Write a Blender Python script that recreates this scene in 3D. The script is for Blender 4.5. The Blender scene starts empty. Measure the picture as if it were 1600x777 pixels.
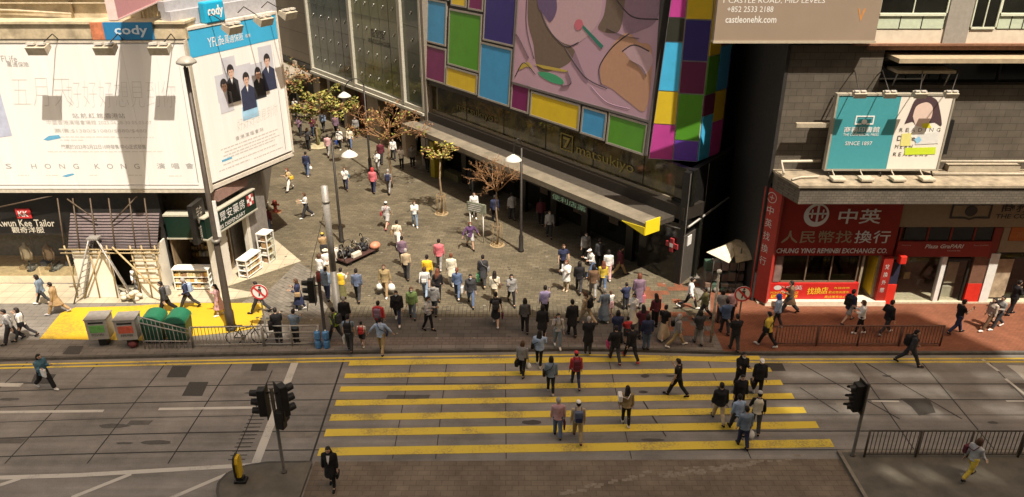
import bpy, bmesh, math, random
from math import radians, sin, cos, pi, atan2, sqrt
from mathutils import Vector, Matrix, noise
random.seed(7)
S = bpy.context.scene
COL = S.collection

# ---------------------------------------------------------------- camera, sky, sun, exposure
CAM_H, PITCH, FPX = 17.6, radians(24.7), 1204.0
cam = bpy.data.cameras.new('camera'); cam_o = bpy.data.objects.new('camera', cam); COL.objects.link(cam_o)
cam_o.location = (0, 0, CAM_H); cam_o.rotation_euler = (radians(90) - PITCH, 0, 0)
cam.sensor_fit = 'HORIZONTAL'; cam.sensor_width = 36; cam.lens = 36 * FPX / 1600
cam.clip_start = 0.1; cam.clip_end = 2000
S.camera = cam_o
SUN_EL, SUN_AZ = radians(60), atan2(.545, -.838)          # azimuth of the sun from +Y towards +X
W = bpy.data.worlds.new("World"); S.world = W; W.use_nodes = True
nt = W.node_tree; bg = nt.nodes['Background']
sky = nt.nodes.new('ShaderNodeTexSky'); sky.sky_type = 'NISHITA'; sky.sun_disc = False
sky.sun_elevation = SUN_EL; sky.sun_rotation = SUN_AZ; sky.dust_density = 3.0; sky.air_density = 1.0; sky.ozone_density = .6
hz = nt.nodes.new('ShaderNodeMix'); hz.data_type = 'RGBA'; hz.blend_type = 'MULTIPLY'; hz.inputs[0].default_value = 1; hz.inputs[7].default_value = (1.42, 1.1, .76, 1)   # dusty city air, warm
nt.links.new(sky.outputs[0], hz.inputs[6]); nt.links.new(hz.outputs[2], bg.inputs[0]); bg.inputs[1].default_value = 0.148
sun = bpy.data.lights.new('sun', 'SUN'); sun.energy = 4.1; sun.angle = radians(.5); sun.color = (1, .925, .81)
sun_o = bpy.data.objects.new('sun', sun); COL.objects.link(sun_o)
sun_dir = Vector((-sin(SUN_AZ) * cos(SUN_EL), -cos(SUN_AZ) * cos(SUN_EL), -sin(SUN_EL)))
sun_o.rotation_euler = sun_dir.to_track_quat('-Z', 'Y').to_euler(); sun_o.location = (40, -60, 110)
vs = S.view_settings
vs.view_transform = 'Standard'; vs.look = 'None'; vs.gamma = 1; vs.use_curve_mapping = False
vs.exposure = 0.9
S.render.engine = 'CYCLES'
S.cycles.use_denoising = True
S.cycles.max_bounces = 6; S.cycles.diffuse_bounces = 3; S.cycles.glossy_bounces = 3; S.cycles.transparent_max_bounces = 8
S.cycles.caustics_reflective = False; S.cycles.caustics_refractive = False

# ---------------------------------------------------------------- where a sight line meets the ground or an upright plane
_f = Vector((0, cos(PITCH), -sin(PITCH))); _u = Vector((0, sin(PITCH), cos(PITCH))); _c = Vector((0, 0, CAM_H))
def ray(px, py): return _f + Vector((1, 0, 0)) * ((px - 800) / FPX) + _u * (-(py - 388.5) / FPX)
def G(px, py, z=0.0):
    r = ray(px, py); return _c + r * ((z - CAM_H) / r.z)
def AtY(px, py, y):
    r = ray(px, py); return _c + r * (y / r.y)
class Frame:
    """upright working plane: x along the front, y into the building, z up"""
    def __init__(s, o, d):
        s.o = Vector(o); s.t = Vector((d[0], d[1], 0)).normalized(); s.n = Vector((-s.t.y, s.t.x, 0))
        s.m = Matrix(((s.t.x, s.n.x, 0, s.o.x), (s.t.y, s.n.y, 0, s.o.y), (0, 0, 1, s.o.z), (0, 0, 0, 1)))
    def px(s, x, y, n=0.0):
        r = ray(x, y); o = s.o + s.n * n
        p = _c + r * ((o - _c).dot(s.n) / r.dot(s.n)); return ((p - s.o).dot(s.t), p.z - s.o.z)
WORLD = Frame((0, 0, 0), (1, 0))
PAVE = .12

_tmp = bpy.data.scenes.new('workbench')
def evaluated(o, name):
    """the mesh of a text or of modifiers, worked out in a small scene of its own"""
    _tmp.collection.objects.link(o); vl = _tmp.view_layers[0]; vl.update(); dg = vl.depsgraph
    me = bpy.data.meshes.new_from_object(o.evaluated_get(dg)); me.name = name
    _tmp.collection.objects.unlink(o); return me
# ---------------------------------------------------------------- mesh builder
class MB:
    def __init__(s, fr=None): s.v = []; s.f = []; s.m = fr.m.copy() if fr else Matrix(); s.mi = 0
    def add(s, vs, fs, sm=False, mi=None):
        b = len(s.v); s.v += [s.m @ Vector(p) for p in vs]
        k = s.mi if mi is None else mi
        s.f += [(tuple(b + i for i in f), k, sm) for f in fs]; return s
    def box(s, x0, x1, y0, y1, z0, z1, mi=None, bev=0.0):
        if bev <= 0:
            v = [(x, y, z) for z in (z0, z1) for y in (y0, y1) for x in (x0, x1)]
            return s.add(v, [(0, 2, 3, 1), (4, 5, 7, 6), (0, 1, 5, 4), (2, 6, 7, 3), (0, 4, 6, 2), (1, 3, 7, 5)], False, mi)
        bm = bmesh.new(); bmesh.ops.create_cube(bm, size=1)
        for q in bm.verts: q.co = Vector(((x0 + x1) / 2 + q.co.x * (x1 - x0), (y0 + y1) / 2 + q.co.y * (y1 - y0), (z0 + z1) / 2 + q.co.z * (z1 - z0)))
        bmesh.ops.bevel(bm, geom=bm.edges[:], offset=bev, segments=2, affect='EDGES', profile=.5)
        bm.verts.index_update(); vv = [q.co[:] for q in bm.verts]; ff = [[q.index for q in f.verts] for f in bm.faces]; bm.free()
        return s.add(vv, ff, False, mi)
    def prism(s, pts, y0, y1, mi=None):            # outline in x,z pushed along y
        n = len(pts); a = sum(pts[i][0] * pts[(i + 1) % n][1] - pts[(i + 1) % n][0] * pts[i][1] for i in range(n))
        if a < 0: pts = pts[::-1]
        v = [(x, y0, z) for x, z in pts] + [(x, y1, z) for x, z in pts]
        return s.add(v, [tuple(range(n)), tuple(range(2 * n - 1, n - 1, -1))] + [(i, n + i, n + (i + 1) % n, (i + 1) % n) for i in range(n)], False, mi)
    def slab(s, pts, z0, z1, mi=None):             # outline in x,y pushed along z
        n = len(pts); a = sum(pts[i][0] * pts[(i + 1) % n][1] - pts[(i + 1) % n][0] * pts[i][1] for i in range(n))
        if a < 0: pts = pts[::-1]
        v = [(p[0], p[1], z1) for p in pts] + [(p[0], p[1], z0) for p in pts]
        return s.add(v, [tuple(range(n)), tuple(range(2 * n - 1, n - 1, -1))] + [(i, n + i, n + (i + 1) % n, (i + 1) % n) for i in range(n)], False, mi)
    def sheet(s, pts, z, mi=None):
        n = len(pts); a = sum(pts[i][0] * pts[(i + 1) % n][1] - pts[(i + 1) % n][0] * pts[i][1] for i in range(n))
        if a < 0: pts = pts[::-1]
        return s.add([(p[0], p[1], z) for p in pts], [tuple(range(n))], False, mi)
    def quad(s, a, b, c, d, mi=None): return s.add([a, b, c, d], [(0, 1, 2, 3)], False, mi)
    def tube(s, pts, r, n=8, mi=None, cap=True, flat=1.0):
        pts = [Vector(p) for p in pts]; k = len(pts); rs = r if isinstance(r, (list, tuple)) else [r] * k
        v = []; ref = None
        for i, p in enumerate(pts):
            d = (pts[min(i + 1, k - 1)] - pts[max(i - 1, 0)])
            if d.length < 1e-9: d = Vector((0, 0, 1))
            d.normalize()
            if ref is None: ref = Vector((1, 0, 0)) if abs(d.x) < .9 else Vector((0, 1, 0))
            a = (ref - d * ref.dot(d)).normalized(); ref = a; b = d.cross(a)
            for j in range(n):
                t = 2 * pi * j / n; v.append(p + a * (rs[i] * cos(t)) + b * (rs[i] * flat * sin(t)))
        f = [(i * n + j, i * n + (j + 1) % n, (i + 1) * n + (j + 1) % n, (i + 1) * n + j) for i in range(k - 1) for j in range(n)]
        s.add(v, f, True, mi)
        if cap:
            b = len(s.v) - len(v); kk = s.mi if mi is None else mi
            s.f.append((tuple(b + j for j in reversed(range(n))), kk, False)); s.f.append((tuple(b + (k - 1) * n + j for j in range(n)), kk, False))
        return s
    def lathe(s, prof, c=(0, 0, 0), n=16, mi=None, sx=1, sy=1, sm=True):   # profile of (r,z), closed at the ends
        v = []; 
        for r, z in prof:
            for j in range(n):
                t = 2 * pi * j / n; v.append((c[0] + r * sx * cos(t), c[1] + r * sy * sin(t), c[2] + z))
        k = len(prof)
        f = [(i * n + j, i * n + (j + 1) % n, (i + 1) * n + (j + 1) % n, (i + 1) * n + j) for i in range(k - 1) for j in range(n)]
        s.add(v, f, sm, mi); b = len(s.v) - len(v); kk = s.mi if mi is None else mi
        s.f.append((tuple(b + j for j in reversed(range(n))), kk, False)); s.f.append((tuple(b + (k - 1) * n + j for j in range(n)), kk, False))
        return s
    def ball(s, c, r, n=10, mi=None, sx=1, sy=1, sz=1):
        k = max(4, n // 2 + 1)
        return s.lathe([(max(1e-4, r * sin(pi * i / k)), -r * sz * cos(pi * i / k)) for i in range(k + 1)], c, n, mi, sx, sy)
    def build(s, name, mats, parent=None, root=None):
        """parent None: top-level, geometry in world space. otherwise coordinates are world and get moved to the root's space"""
        r = root or parent
        while r is not None and r.parent is not None: r = r.parent
        inv = r.matrix_basis.inverted() if r is not None else Matrix()
        me = bpy.data.meshes.new(name)
        me.from_pydata([inv @ v for v in s.v], [], [f for f, _, _ in s.f])
        if not isinstance(mats, (list, tuple)): mats = [mats]
        for m in mats: me.materials.append(m)
        me.polygons.foreach_set('material_index', [k for _, k, _ in s.f]); me.polygons.foreach_set('use_smooth', [q for _, _, q in s.f])
        me.update()
        o = bpy.data.objects.new(name, me); COL.objects.link(o)
        if parent is not None: o.parent = parent
        return o
def tag(o, label=None, cat=None, group=None, kind=None):
    if label: o['label'] = label
    if cat: o['category'] = cat
    if group: o['group'] = group
    if kind: o['kind'] = kind
    return o
def thing(name, label, cat, loc=(0, 0, 0), rz=0, group=None):
    o = bpy.data.objects.new(name, None); COL.objects.link(o); o.empty_display_size = .2
    o.location = loc; o.rotation_euler = (0, 0, rz); o.matrix_basis = Matrix.Translation(loc) @ Matrix.Rotation(rz, 4, 'Z')
    return tag(o, label, cat, group)
def copy_thing(o, loc, rz=0, label=None):
    def cp(a, p):
        b = a.copy(); COL.objects.link(b)
        if p is not None: b.parent = p
        for ch in [c for c in a.children]: cp(ch, b)
        return b
    r = cp(o, None); r.location = loc; r.rotation_euler = (0, 0, rz)
    if label: r['label'] = label
    return r
def text_mesh(s, shear=0, offset=0.0, ext=.003, space=1.0):
    cu = bpy.data.curves.new('t', 'FONT'); cu.body = s; cu.shear = shear; cu.offset = offset; cu.extrude = 0; cu.resolution_u = 2; cu.space_character = space
    o = bpy.data.objects.new('t', cu); me = evaluated(o, 'lettering')
    bpy.data.objects.remove(o); bpy.data.curves.remove(cu); return me
def lettering(parent, s, fr, x, z, w, h, mat, n=-.02, shear=0, offset=0.0, name='lettering', skew=0, space=1.0):
    """words fitted into the box x..x+w, z..z+h of the upright plane, n in front of it"""
    me = text_mesh(s, shear, offset, space=space)
    xs = [v.co.x for v in me.vertices]; ys = [v.co.y for v in me.vertices]
    if not xs: return None
    x0, x1, y0, y1 = min(xs), max(xs), min(ys), max(ys); sx = w / max(1e-6, x1 - x0); sy = h / max(1e-6, y1 - y0)
    mb = MB(fr)
    mb.add([(x + (v.co.x - x0) * sx, n, z + (v.co.y - y0) * sy + skew * (v.co.x - x0) * sx) for v in me.vertices], [tuple(p.vertices) for p in me.polygons])
    bpy.data.meshes.remove(me)
    return mb.build(name, mat, parent)

# ---------------------------------------------------------------- materials
_mats = {}
def M(name, col, rough=.6, metal=0.0, var=.18, scale=6.0, bump=0.0, spec=.35, fine=0.0, stretch=None, emit=0.0):
    if name in _mats: return _mats[name]
    m = bpy.data.materials.new(name); m.use_nodes = True; n = m.node_tree.nodes; l = m.node_tree.links; b = n['Principled BSDF']
    b.inputs['Roughness'].default_value = rough; b.inputs['Metallic'].default_value = metal; b.inputs['Specular IOR Level'].default_value = spec
    b.inputs['Base Color'].default_value = (*col, 1)
    tc = n.new('ShaderNodeTexCoord'); src = tc.outputs['Object']
    if stretch:
        mp = n.new('ShaderNodeMapping'); mp.inputs['Scale'].default_value = stretch; l.new(src, mp.inputs[0]); src = mp.outputs[0]
    if var > 0:
        nz = n.new('ShaderNodeTexNoise'); nz.inputs['Scale'].default_value = scale; nz.inputs['Detail'].default_value = 6; nz.inputs['Roughness'].default_value = .65; l.new(src, nz.inputs['Vector'])
        mr = n.new('ShaderNodeMapRange'); mr.inputs[1].default_value = .3; mr.inputs[2].default_value = .7; mr.inputs[3].default_value = 1 - var; mr.inputs[4].default_value = 1 + var; l.new(nz.outputs[0], mr.inputs[0])
        mx = n.new('ShaderNodeMix'); mx.data_type = 'RGBA'; mx.blend_type = 'MULTIPLY'; mx.inputs[0].default_value = 1; mx.inputs[6].default_value = (*col, 1); l.new(mr.outputs[0], mx.inputs[7]); l.new(mx.outputs[2], b.inputs['Base Color'])
        if bump > 0:
            bp = n.new('ShaderNodeBump'); bp.inputs['Strength'].default_value = bump; bp.inputs['Distance'].default_value = .02; l.new(nz.outputs[0], bp.inputs['Height']); l.new(bp.outputs[0], b.inputs['Normal'])
    if emit > 0:
        b.inputs['Emission Color'].default_value = (*col, 1); b.inputs['Emission Strength'].default_value = emit
    _mats[name] = m; return m
def brick_mat(name, c1, c2, mortar, bw, bh, msize=.012, rough=.8, rot=0.0, offset=.5, blot=.35, bscale=.6, wall=False, spec=.3, bias=0.0, lightfrac=0.0, lightcol=(.3, .25, .18), bump=.25):
    """set stones, bricks or tiles; wall: pattern runs along x and z"""
    m = bpy.data.materials.new(name); m.use_nodes = True; n = m.node_tree.nodes; l = m.node_tree.links; b = n['Principled BSDF']
    b.inputs['Roughness'].default_value = rough; b.inputs['Specular IOR Level'].default_value = spec
    tc = n.new('ShaderNodeTexCoord'); mp = n.new('ShaderNodeMapping'); l.new(tc.outputs['Object'], mp.inputs[0])
    if wall: mp.inputs['Rotation'].default_value = (radians(-90), 0, rot)
    else: mp.inputs['Rotation'].default_value = (0, 0, rot)
    src = mp.outputs[0]
    if wall:
        sp = n.new('ShaderNodeSeparateXYZ'); l.new(tc.outputs['Object'], sp.inputs[0]); cb = n.new('ShaderNodeCombineXYZ')
        l.new(sp.outputs[0], cb.inputs[0]); l.new(sp.outputs[2], cb.inputs[1]); src = cb.outputs[0]
    br = n.new('ShaderNodeTexBrick'); br.offset = offset; br.inputs['Scale'].default_value = 1; br.inputs['Brick Width'].default_value = bw; br.inputs['Row Height'].default_value = bh
    br.inputs['Mortar Size'].default_value = msize; br.inputs['Mortar Smooth'].default_value = .2; br.inputs['Bias'].default_value = bias
    br.inputs['Color1'].default_value = (*c1, 1); br.inputs['Color2'].default_value = (*c2, 1); br.inputs['Mortar'].default_value = (*mortar, 1); l.new(src, br.inputs['Vector'])
    col = br.outputs['Color']
    if lightfrac > 0:                               # stray pale stones
        b2 = n.new('ShaderNodeTexBrick'); b2.offset = offset; b2.inputs['Scale'].default_value = 1; b2.inputs['Brick Width'].default_value = bw; b2.inputs['Row Height'].default_value = bh
        b2.inputs['Mortar Size'].default_value = 0; b2.inputs['Color1'].default_value = (0, 0, 0, 1); b2.inputs['Color2'].default_value = (1, 1, 1, 1); l.new(src, b2.inputs['Vector'])
        sh = n.new('ShaderNodeMapping'); sh.inputs['Location'].default_value = (bw * 7, bh * 12, 0); l.new(src, sh.inputs[0]); l.new(sh.outputs[0], b2.inputs['Vector'])
        rp = n.new('ShaderNodeMapRange'); rp.inputs[1].default_value = 1 - lightfrac; rp.inputs[2].default_value = 1.02 - lightfrac * .5; rp.inputs[3].default_value = 0; rp.inputs[4].default_value = .8; l.new(b2.outputs['Color'], rp.inputs[0])
        mx0 = n.new('ShaderNodeMix'); mx0.data_type = 'RGBA'; l.new(rp.outputs[0], mx0.inputs[0]); l.new(col, mx0.inputs[6]); mx0.inputs[7].default_value = (*lightcol, 1); col = mx0.outputs[2]
    nz = n.new('ShaderNodeTexNoise'); nz.inputs['Scale'].default_value = bscale; nz.inputs['Detail'].default_value = 8; nz.inputs['Roughness'].default_value = .7; l.new(tc.outputs['Object'], nz.inputs['Vector'])
    mr = n.new('ShaderNodeMapRange'); mr.inputs[1].default_value = .3; mr.inputs[2].default_value = .7; mr.inputs[3].default_value = 1 - blot; mr.inputs[4].default_value = 1 + blot; l.new(nz.outputs[0], mr.inputs[0])
    mx = n.new('ShaderNodeMix'); mx.data_type = 'RGBA'; mx.blend_type = 'MULTIPLY'; mx.inputs[0].default_value = 1; l.new(col, mx.inputs[6]); l.new(mr.outputs[0], mx.inputs[7]); l.new(mx.outputs[2], b.inputs['Base Color'])
    if bump:
        bp = n.new('ShaderNodeBump'); bp.inputs['Strength'].default_value = bump; bp.inputs['Distance'].default_value = .01; l.new(br.outputs['Fac'], bp.inputs['Height']); bp.invert = True; l.new(bp.outputs[0], b.inputs['Normal'])
    return m
def worn_paint(name, col, under, wear=.32, scale=3.0, rough=.7):
    m = bpy.data.materials.new(name); m.use_nodes = True; n = m.node_tree.nodes; l = m.node_tree.links; b = n['Principled BSDF']; b.inputs['Roughness'].default_value = rough
    tc = n.new('ShaderNodeTexCoord'); a = n.new('ShaderNodeTexNoise'); a.inputs['Scale'].default_value = scale * 6; a.inputs['Detail'].default_value = 8; a.inputs['Roughness'].default_value = .8; l.new(tc.outputs['Object'], a.inputs['Vector'])
    c = n.new('ShaderNodeTexNoise'); c.inputs['Scale'].default_value = scale * .35; c.inputs['Detail'].default_value = 4; l.new(tc.outputs['Object'], c.inputs['Vector'])
    ad = n.new('ShaderNodeMath'); ad.operation = 'ADD'; l.new(a.outputs[0], ad.inputs[0]); l.new(c.outputs[0], ad.inputs[1])
    mr = n.new('ShaderNodeMapRange'); mr.inputs[1].default_value = .5 + wear; mr.inputs[2].default_value = .72 + wear; l.new(ad.outputs[0], mr.inputs[0])
    mr.inputs[3].default_value = .85; mr.inputs[4].default_value = 0.0
    mx = n.new('ShaderNodeMix'); mx.data_type = 'RGBA'; l.new(mr.outputs[0], mx.inputs[0]); mx.inputs[6].default_value = (*col, 1); mx.inputs[7].default_value = (*under, 1); l.new(mx.outputs[2], b.inputs['Base Color'])
    return m
def glass_mat(name, tint=(.8, .85, .8), rough=.02, see=.75):
    m = bpy.data.materials.new(name); m.use_nodes = True; n = m.node_tree.nodes; l = m.node_tree.links
    out = n['Material Output']; n.remove(n['Principled BSDF'])
    t = n.new('ShaderNodeBsdfTransparent'); t.inputs[0].default_value = (*[c * see for c in tint], 1)
    g = n.new('ShaderNodeBsdfGlossy'); g.inputs['Roughness'].default_value = rough
    fr = n.new('ShaderNodeFresnel'); fr.inputs[0].default_value = 1.5; mx = n.new('ShaderNodeMixShader')
    ge = n.new('ShaderNodeNewGeometry'); iv = n.new('ShaderNodeMath'); iv.operation = 'SUBTRACT'; iv.inputs[0].default_value = 1; l.new(ge.outputs['Backfacing'], iv.inputs[1]); ml_ = n.new('ShaderNodeMath'); ml_.operation = 'MULTIPLY'; l.new(fr.outputs[0], ml_.inputs[0]); l.new(iv.outputs[0], ml_.inputs[1])
    l.new(ml_.outputs[0], mx.inputs[0]); l.new(t.outputs[0], mx.inputs[1]); l.new(g.outputs[0], mx.inputs[2]); l.new(mx.outputs[0], out.inputs[0]); return m

# ---------------------------------------------------------------- shared materials
ROADC = (.192, .175, .152)
road_m = bpy.data.materials.new('road_concrete'); road_m.use_nodes = True
def _road(m, base, streak=.25):
    n = m.node_tree.nodes; l = m.node_tree.links; b = n['Principled BSDF']; b.inputs['Roughness'].default_value = .75; b.inputs['Specular IOR Level'].default_value = .3
    tc = n.new('ShaderNodeTexCoord'); col = None
    def lay(scale, stretch, lo, hi, prev):
        mp = n.new('ShaderNodeMapping'); mp.inputs['Scale'].default_value = stretch; l.new(tc.outputs['Object'], mp.inputs[0])
        nz = n.new('ShaderNodeTexNoise'); nz.inputs['Scale'].default_value = scale; nz.inputs['Detail'].default_value = 8; nz.inputs['Roughness'].default_value = .7; l.new(mp.outputs[0], nz.inputs['Vector'])
        mr = n.new('ShaderNodeMapRange'); mr.inputs[1].default_value = .32; mr.inputs[2].default_value = .68; mr.inputs[3].default_value = lo; mr.inputs[4].default_value = hi; l.new(nz.outputs[0], mr.inputs[0])
        mx = n.new('ShaderNodeMix'); mx.data_type = 'RGBA'; mx.blend_type = 'MULTIPLY'; mx.inputs[0].default_value = 1
        if prev is None: mx.inputs[6].default_value = (*base, 1)
        else: l.new(prev, mx.inputs[6])
        l.new(mr.outputs[0], mx.inputs[7]); return mx.outputs[2], nz
    col, _ = lay(.35, (1, 1, 1), .66, 1.26, None); col, _ = lay(1.0, (.06, 1.6, 1), 1 - streak, 1 + streak, col); col, nz = lay(30, (1, 1, 1), .8, 1.2, col)
    l.new(col, b.inputs['Base Color'])
    bp = n.new('ShaderNodeBump'); bp.inputs['Strength'].default_value = .25; bp.inputs['Distance'].default_value = .01; l.new(nz.outputs[0], bp.inputs['Height']); l.new(bp.outputs[0], b.inputs['Normal'])
_road(road_m, ROADC)
MT = {}
def m_(k, *a, **kw): MT[k] = M(k, *a, **kw); return MT[k]
joint_m = m_('joint_dark', (.022, .02, .018), var=.2)
white_paint = worn_paint('white_road_paint', (.46, .43, .37), ROADC, .22)
yellow_paint = worn_paint('yellow_road_paint', (.62, .45, .045), (.17, .14, .075), .262, 2.0)
yellow_floor = worn_paint('yellow_floor_paint', (.50, .315, .01), (.2, .13, .03), .235, 1.2)
iron = m_('cast_iron', (.04, .035, .03), rough=.7, var=.3, scale=20, bump=.3)
dark_metal = m_('dark_metal', (.028, .024, .02), rough=.5, metal=.3, var=.2)
black_metal = m_('black_metal', (.012, .011, .01), rough=.5, var=.2)
steel = m_('grey_steel', (.22, .2, .17), rough=.45, metal=.5, var=.2)
galv = m_('galvanised_steel', (.32, .3, .27), rough=.5, metal=.4, var=.2, scale=12)
white_metal = m_('white_metal', (.7, .68, .62), rough=.5, var=.08)
cream_paint = m_('cream_paint', (.62, .55, .42), rough=.7, var=.15, scale=2)
kerb_m = m_('granite_kerb', (.085, .075, .062), rough=.8, var=.35, scale=4)
# ---------------------------------------------------------------- the ground
def yc(x): return -.0023 * (x + 5) ** 2 if x < -5 else (-.0002 * (x - 12) ** 2 if x > 12 else 0)
def st(name, mb, mat): return tag(mb.build(name, mat), kind='structure')
st('ground', MB().sheet([(-300, -300), (300, -300), (300, 400), (-300, 400)], -.25), m_('ground_asphalt', (.05, .047, .043), var=.3))
KERB = [(-70, 18.0), (-40, 25.0), (-30, 26.35), (-21.2, 27.06), (-13, 27.4), (-5.4, 27.65), (2.7, 27.85), (6.5, 27.72), (10.7, 27.5), (21.5, 27.55), (45, 27.4), (70, 27.0)]
st('road', MB().sheet([(-70, -3), (70, -3)] + KERB[::-1], 0.0), road_m)
st('setts_strip', MB().sheet([(-6.72, 2), (70, 2), (70, 20.2), (30, 20.9), (11, 21.0), (-6.72, 20.85)], .004),
   brick_mat('brown_setts', (.142, .110, .078), (.166, .128, .09), (.105, .083, .06), .42, .24, .012, .8, blot=.4, bscale=.5, bias=-.1))
slab = [(x, y + .14) for x, y in KERB] + [(70, 120), (-70, 120)]
pave_m = brick_mat('pavement_slabs', (.15, .135, .115), (.185, .165, .14), (.08, .07, .06), .6, .3, .012, .8, blot=.3, bscale=.4)
st('pavement', MB().slab(slab, -.2, PAVE), pave_m)
k = MB()
for (x0, y0), (x1, y1) in zip(KERB, KERB[1:]):
    k.slab([(x0, y0), (x1, y1), (x1, y1 + .14), (x0, y0 + .14)], -.1, PAVE + .004)
st('kerb', k, kerb_m)
def zone(name, pts, mat, z): return st(name, MB().sheet(pts, PAVE + z), mat)
plaza_m = brick_mat('plaza_setts', (.088, .073, .047), (.13, .108, .069), (.06, .05, .034), .36, .2, .014, .75, rot=radians(6), blot=.3, bscale=.35, lightfrac=.03, lightcol=(.17, .145, .1))
def gp(*pts): return [tuple(G(x, y, PAVE)[:2]) for x, y in pts]
zone('plaza_paving', [(-13.9, 29.9), (8.9, 29.9), (8.9, 36), (8, 52), (-2, 92), (-40, 92), (-13.9, 36)], plaza_m, .004)
darkpave_m = brick_mat('dark_pavers', (.075, .066, .056), (.10, .088, .075), (.045, .04, .035), .6, .3, .012, .75, blot=.25, bscale=.6, lightfrac=.02, lightcol=(.16, .14, .12))  # darker, greyer pavers
zone('dark_paving', [(-8.6, 28.75), (8.6, 28.85), (8.6, 30.55), (-8.6, 30.5)], darkpave_m, .008)
small_m = brick_mat('small_square_setts', (.085, .072, .048), (.13, .11, .073), (.04, .034, .024), .19, .19, .016, .75, offset=0, blot=.25, bscale=.6)
zone('sett_band', [(-8.6, 30.5), (6.2, 30.55), (6.2, 31.6), (-8.6, 31.5)], small_m, .012)
pink_m = brick_mat('pinkish_pavers', (.125, .098, .082), (.15, .118, .1), (.07, .06, .05), .3, .2, .012, .8, blot=.25, bscale=.8)
zone('kerbside_paving', [(-8.6, 28.05), (2.7, 28.25), (8.6, 27.95), (8.6, 28.85), (-8.6, 28.75)], pink_m, .008)
pale_m = brick_mat('pale_pavers', (.36, .315, .225), (.41, .36, .26), (.22, .19, .135), .6, .6, .012, .75, offset=0, blot=.18, bscale=.5)
zone('pale_paving', gp((352, 459), (472, 411), (409, 375), (392, 352), (330, 420), (330, 470), (0, 500), (0, 438), (-300, 430), (-300, 505), (0, 510), (350, 478)), pale_m, .012) if False else None
zone('pale_paving', [(-14.6, 32.9), (-11.05, 36.4), (-13.2, 39.2), (-13.6, 39.2), (-14.6, 34)], pale_m, .012)
zone('shop_front_paving', [(-40, 31.6), (-14.2, 31.9), (-11.9, 32.7), (-14.4, 33.6), (-40, 34.2)], pale_m, .008)
grey_m = brick_mat('grey_pavers', (.13, .115, .092), (.17, .15, .12), (.07, .062, .05), .4, .2, .012, .8, rot=radians(40), blot=.3, bscale=.8)
zone('mixed_paving', [(-13.2, 30.4), (-8.6, 30.4), (-8.6, 33.5), (-11.2, 36.3), (-11.9, 32.7), (-12.6, 32.2)], grey_m, .008)
zone('painted_floor', gp((62, 530), (95, 490), (118, 481), (202, 479), (270, 474), (415, 474), (412, 492), (398, 514), (360, 520), (230, 533)), yellow_floor, .016)
orange_m = brick_mat('orange_pavers', (.165, .06, .03), (.21, .078, .04), (.10, .042, .025), .2, .1, .01, .75, blot=.22, bscale=.8)
zone('brick_paving', [(8.9, 27.64), (10.7, 27.66), (21.5, 27.7), (70, 27.2), (70, 33), (9.6, 33), (8.9, 30)], orange_m, .006)
random.seed(5)
pm = MB(); q = 0
for i in range(8):
    for j in range(12):
        x = 5.9 + i * .42; y = 28.9 + j * .42
        if x + (y - 28.9) * .25 > 6.3 and random.random() < .33: pm.sheet([(x, y), (x + .41, y), (x + .41, y + .41), (x, y + .41)], PAVE + .012)
st('orange_paver_patches', pm, orange_m)
# joints in the concrete, tram rails, cracks
jm = MB()
def line(mb, x0, y0, x1, y1, w, z):
    d = Vector((x1 - x0, y1 - y0)); d.normalize(); p = Vector((-d.y, d.x)) * (w / 2)
    mb.sheet([(x0 - p.x, y0 - p.y), (x1 - p.x, y1 - p.y), (x1 + p.x, y1 + p.y), (x0 + p.x, y0 + p.y)], z)
def run(mb, x0, x1, y, w, z, step=2.0, s=0.0):
    k = max(1, int((x1 - x0) / step)); xs = [x0 + (x1 - x0) * i / k for i in range(k + 1)]
    for a, b in zip(xs, xs[1:]): line(mb, a, y + yc(a) + s * a, b, y + yc(b) + s * b, w, z)
for y, w in ((22.5, .055), (21.47, .055), (25.45, .05), (24.4, .05), (23.45, .03)): run(jm, -60, 60, y, w, .006)
for x in (-26, -23.1, -20.2, -17.25, -14.45, -11.7, 14.0, 16.8, 19.6, 22.4, 25.2): line(jm, x, 20.75, x + .15, 27.0, .045, .0065)
line(jm, -6.86, 19.3, -7.0, 27.2, .07, .0065)
for x in (-4.1, -2.62, -.2, 4.1, 8.2): line(jm, x, 21, x - .08, 27.2, .03, .0065)
for a, b in (((4.95, 24.6), (5.25, 23.2)), ((5.25, 23.2), (5.5, 22.2)), ((8.0, 25.6), (8.3, 24.3)), ((11.9, 26.9), (14.3, 23.2)), ((14.6, 27), (16.6, 23.2)), ((11.3, 25.2), (12.2, 23.6))): line(jm, *a, *b, .05, .0065)
st('road_joints', jm, joint_m)
# painted markings
wm = MB(); z = .008
def wl(x0, y0, x1, y1, w=.12, mb=wm): line(mb, *G(x0, y0)[:2], *G(x1, y1)[:2], w, z)
wl(-60, 645, 162, 642.5, .15); wl(248, 639.5, 402, 637, .15)
line(wm, -8.98, 26.95, -8.72, 20.75, .3, z)
for a, b in (((-40, 748), (120, 743)), ((120, 743), (240, 736)), ((240, 736), (395, 727))): wl(*a, *b, .2)
z = .0105; wl(205, 741, 112, 778, .16); wl(372, 734, 250, 786, .16); wl(32, 748, -20, 765, .16); z = .008
wl(1362, 627, 1405, 627.5, .1); wl(1535, 562, 1560, 580, .12); wl(1571, 592, 1602, 617, .12); wl(1572, 627, 1620, 627, .1); wl(-40, 601, 34, 602, .25)
wm.sheet([tuple(G(x, y)[:2]) for x, y in ((1573, 571), (1612, 572), (1640, 596), (1600, 594), (1590, 584))], z)
st('white_road_marking', wm, white_paint)
lad = MB()
line(lad, -9.75, 26.4, -9.55, 20.9, .04, .0085)
for i in range(22): y = 20.95 + i * .22; line(lad, -9.72, y, -9.14, y + .02, .05, .0085)
st('ladder_road_marking', lad, m_('dark_marking', (.035, .03, .025), var=.3))
dy = MB()
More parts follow.
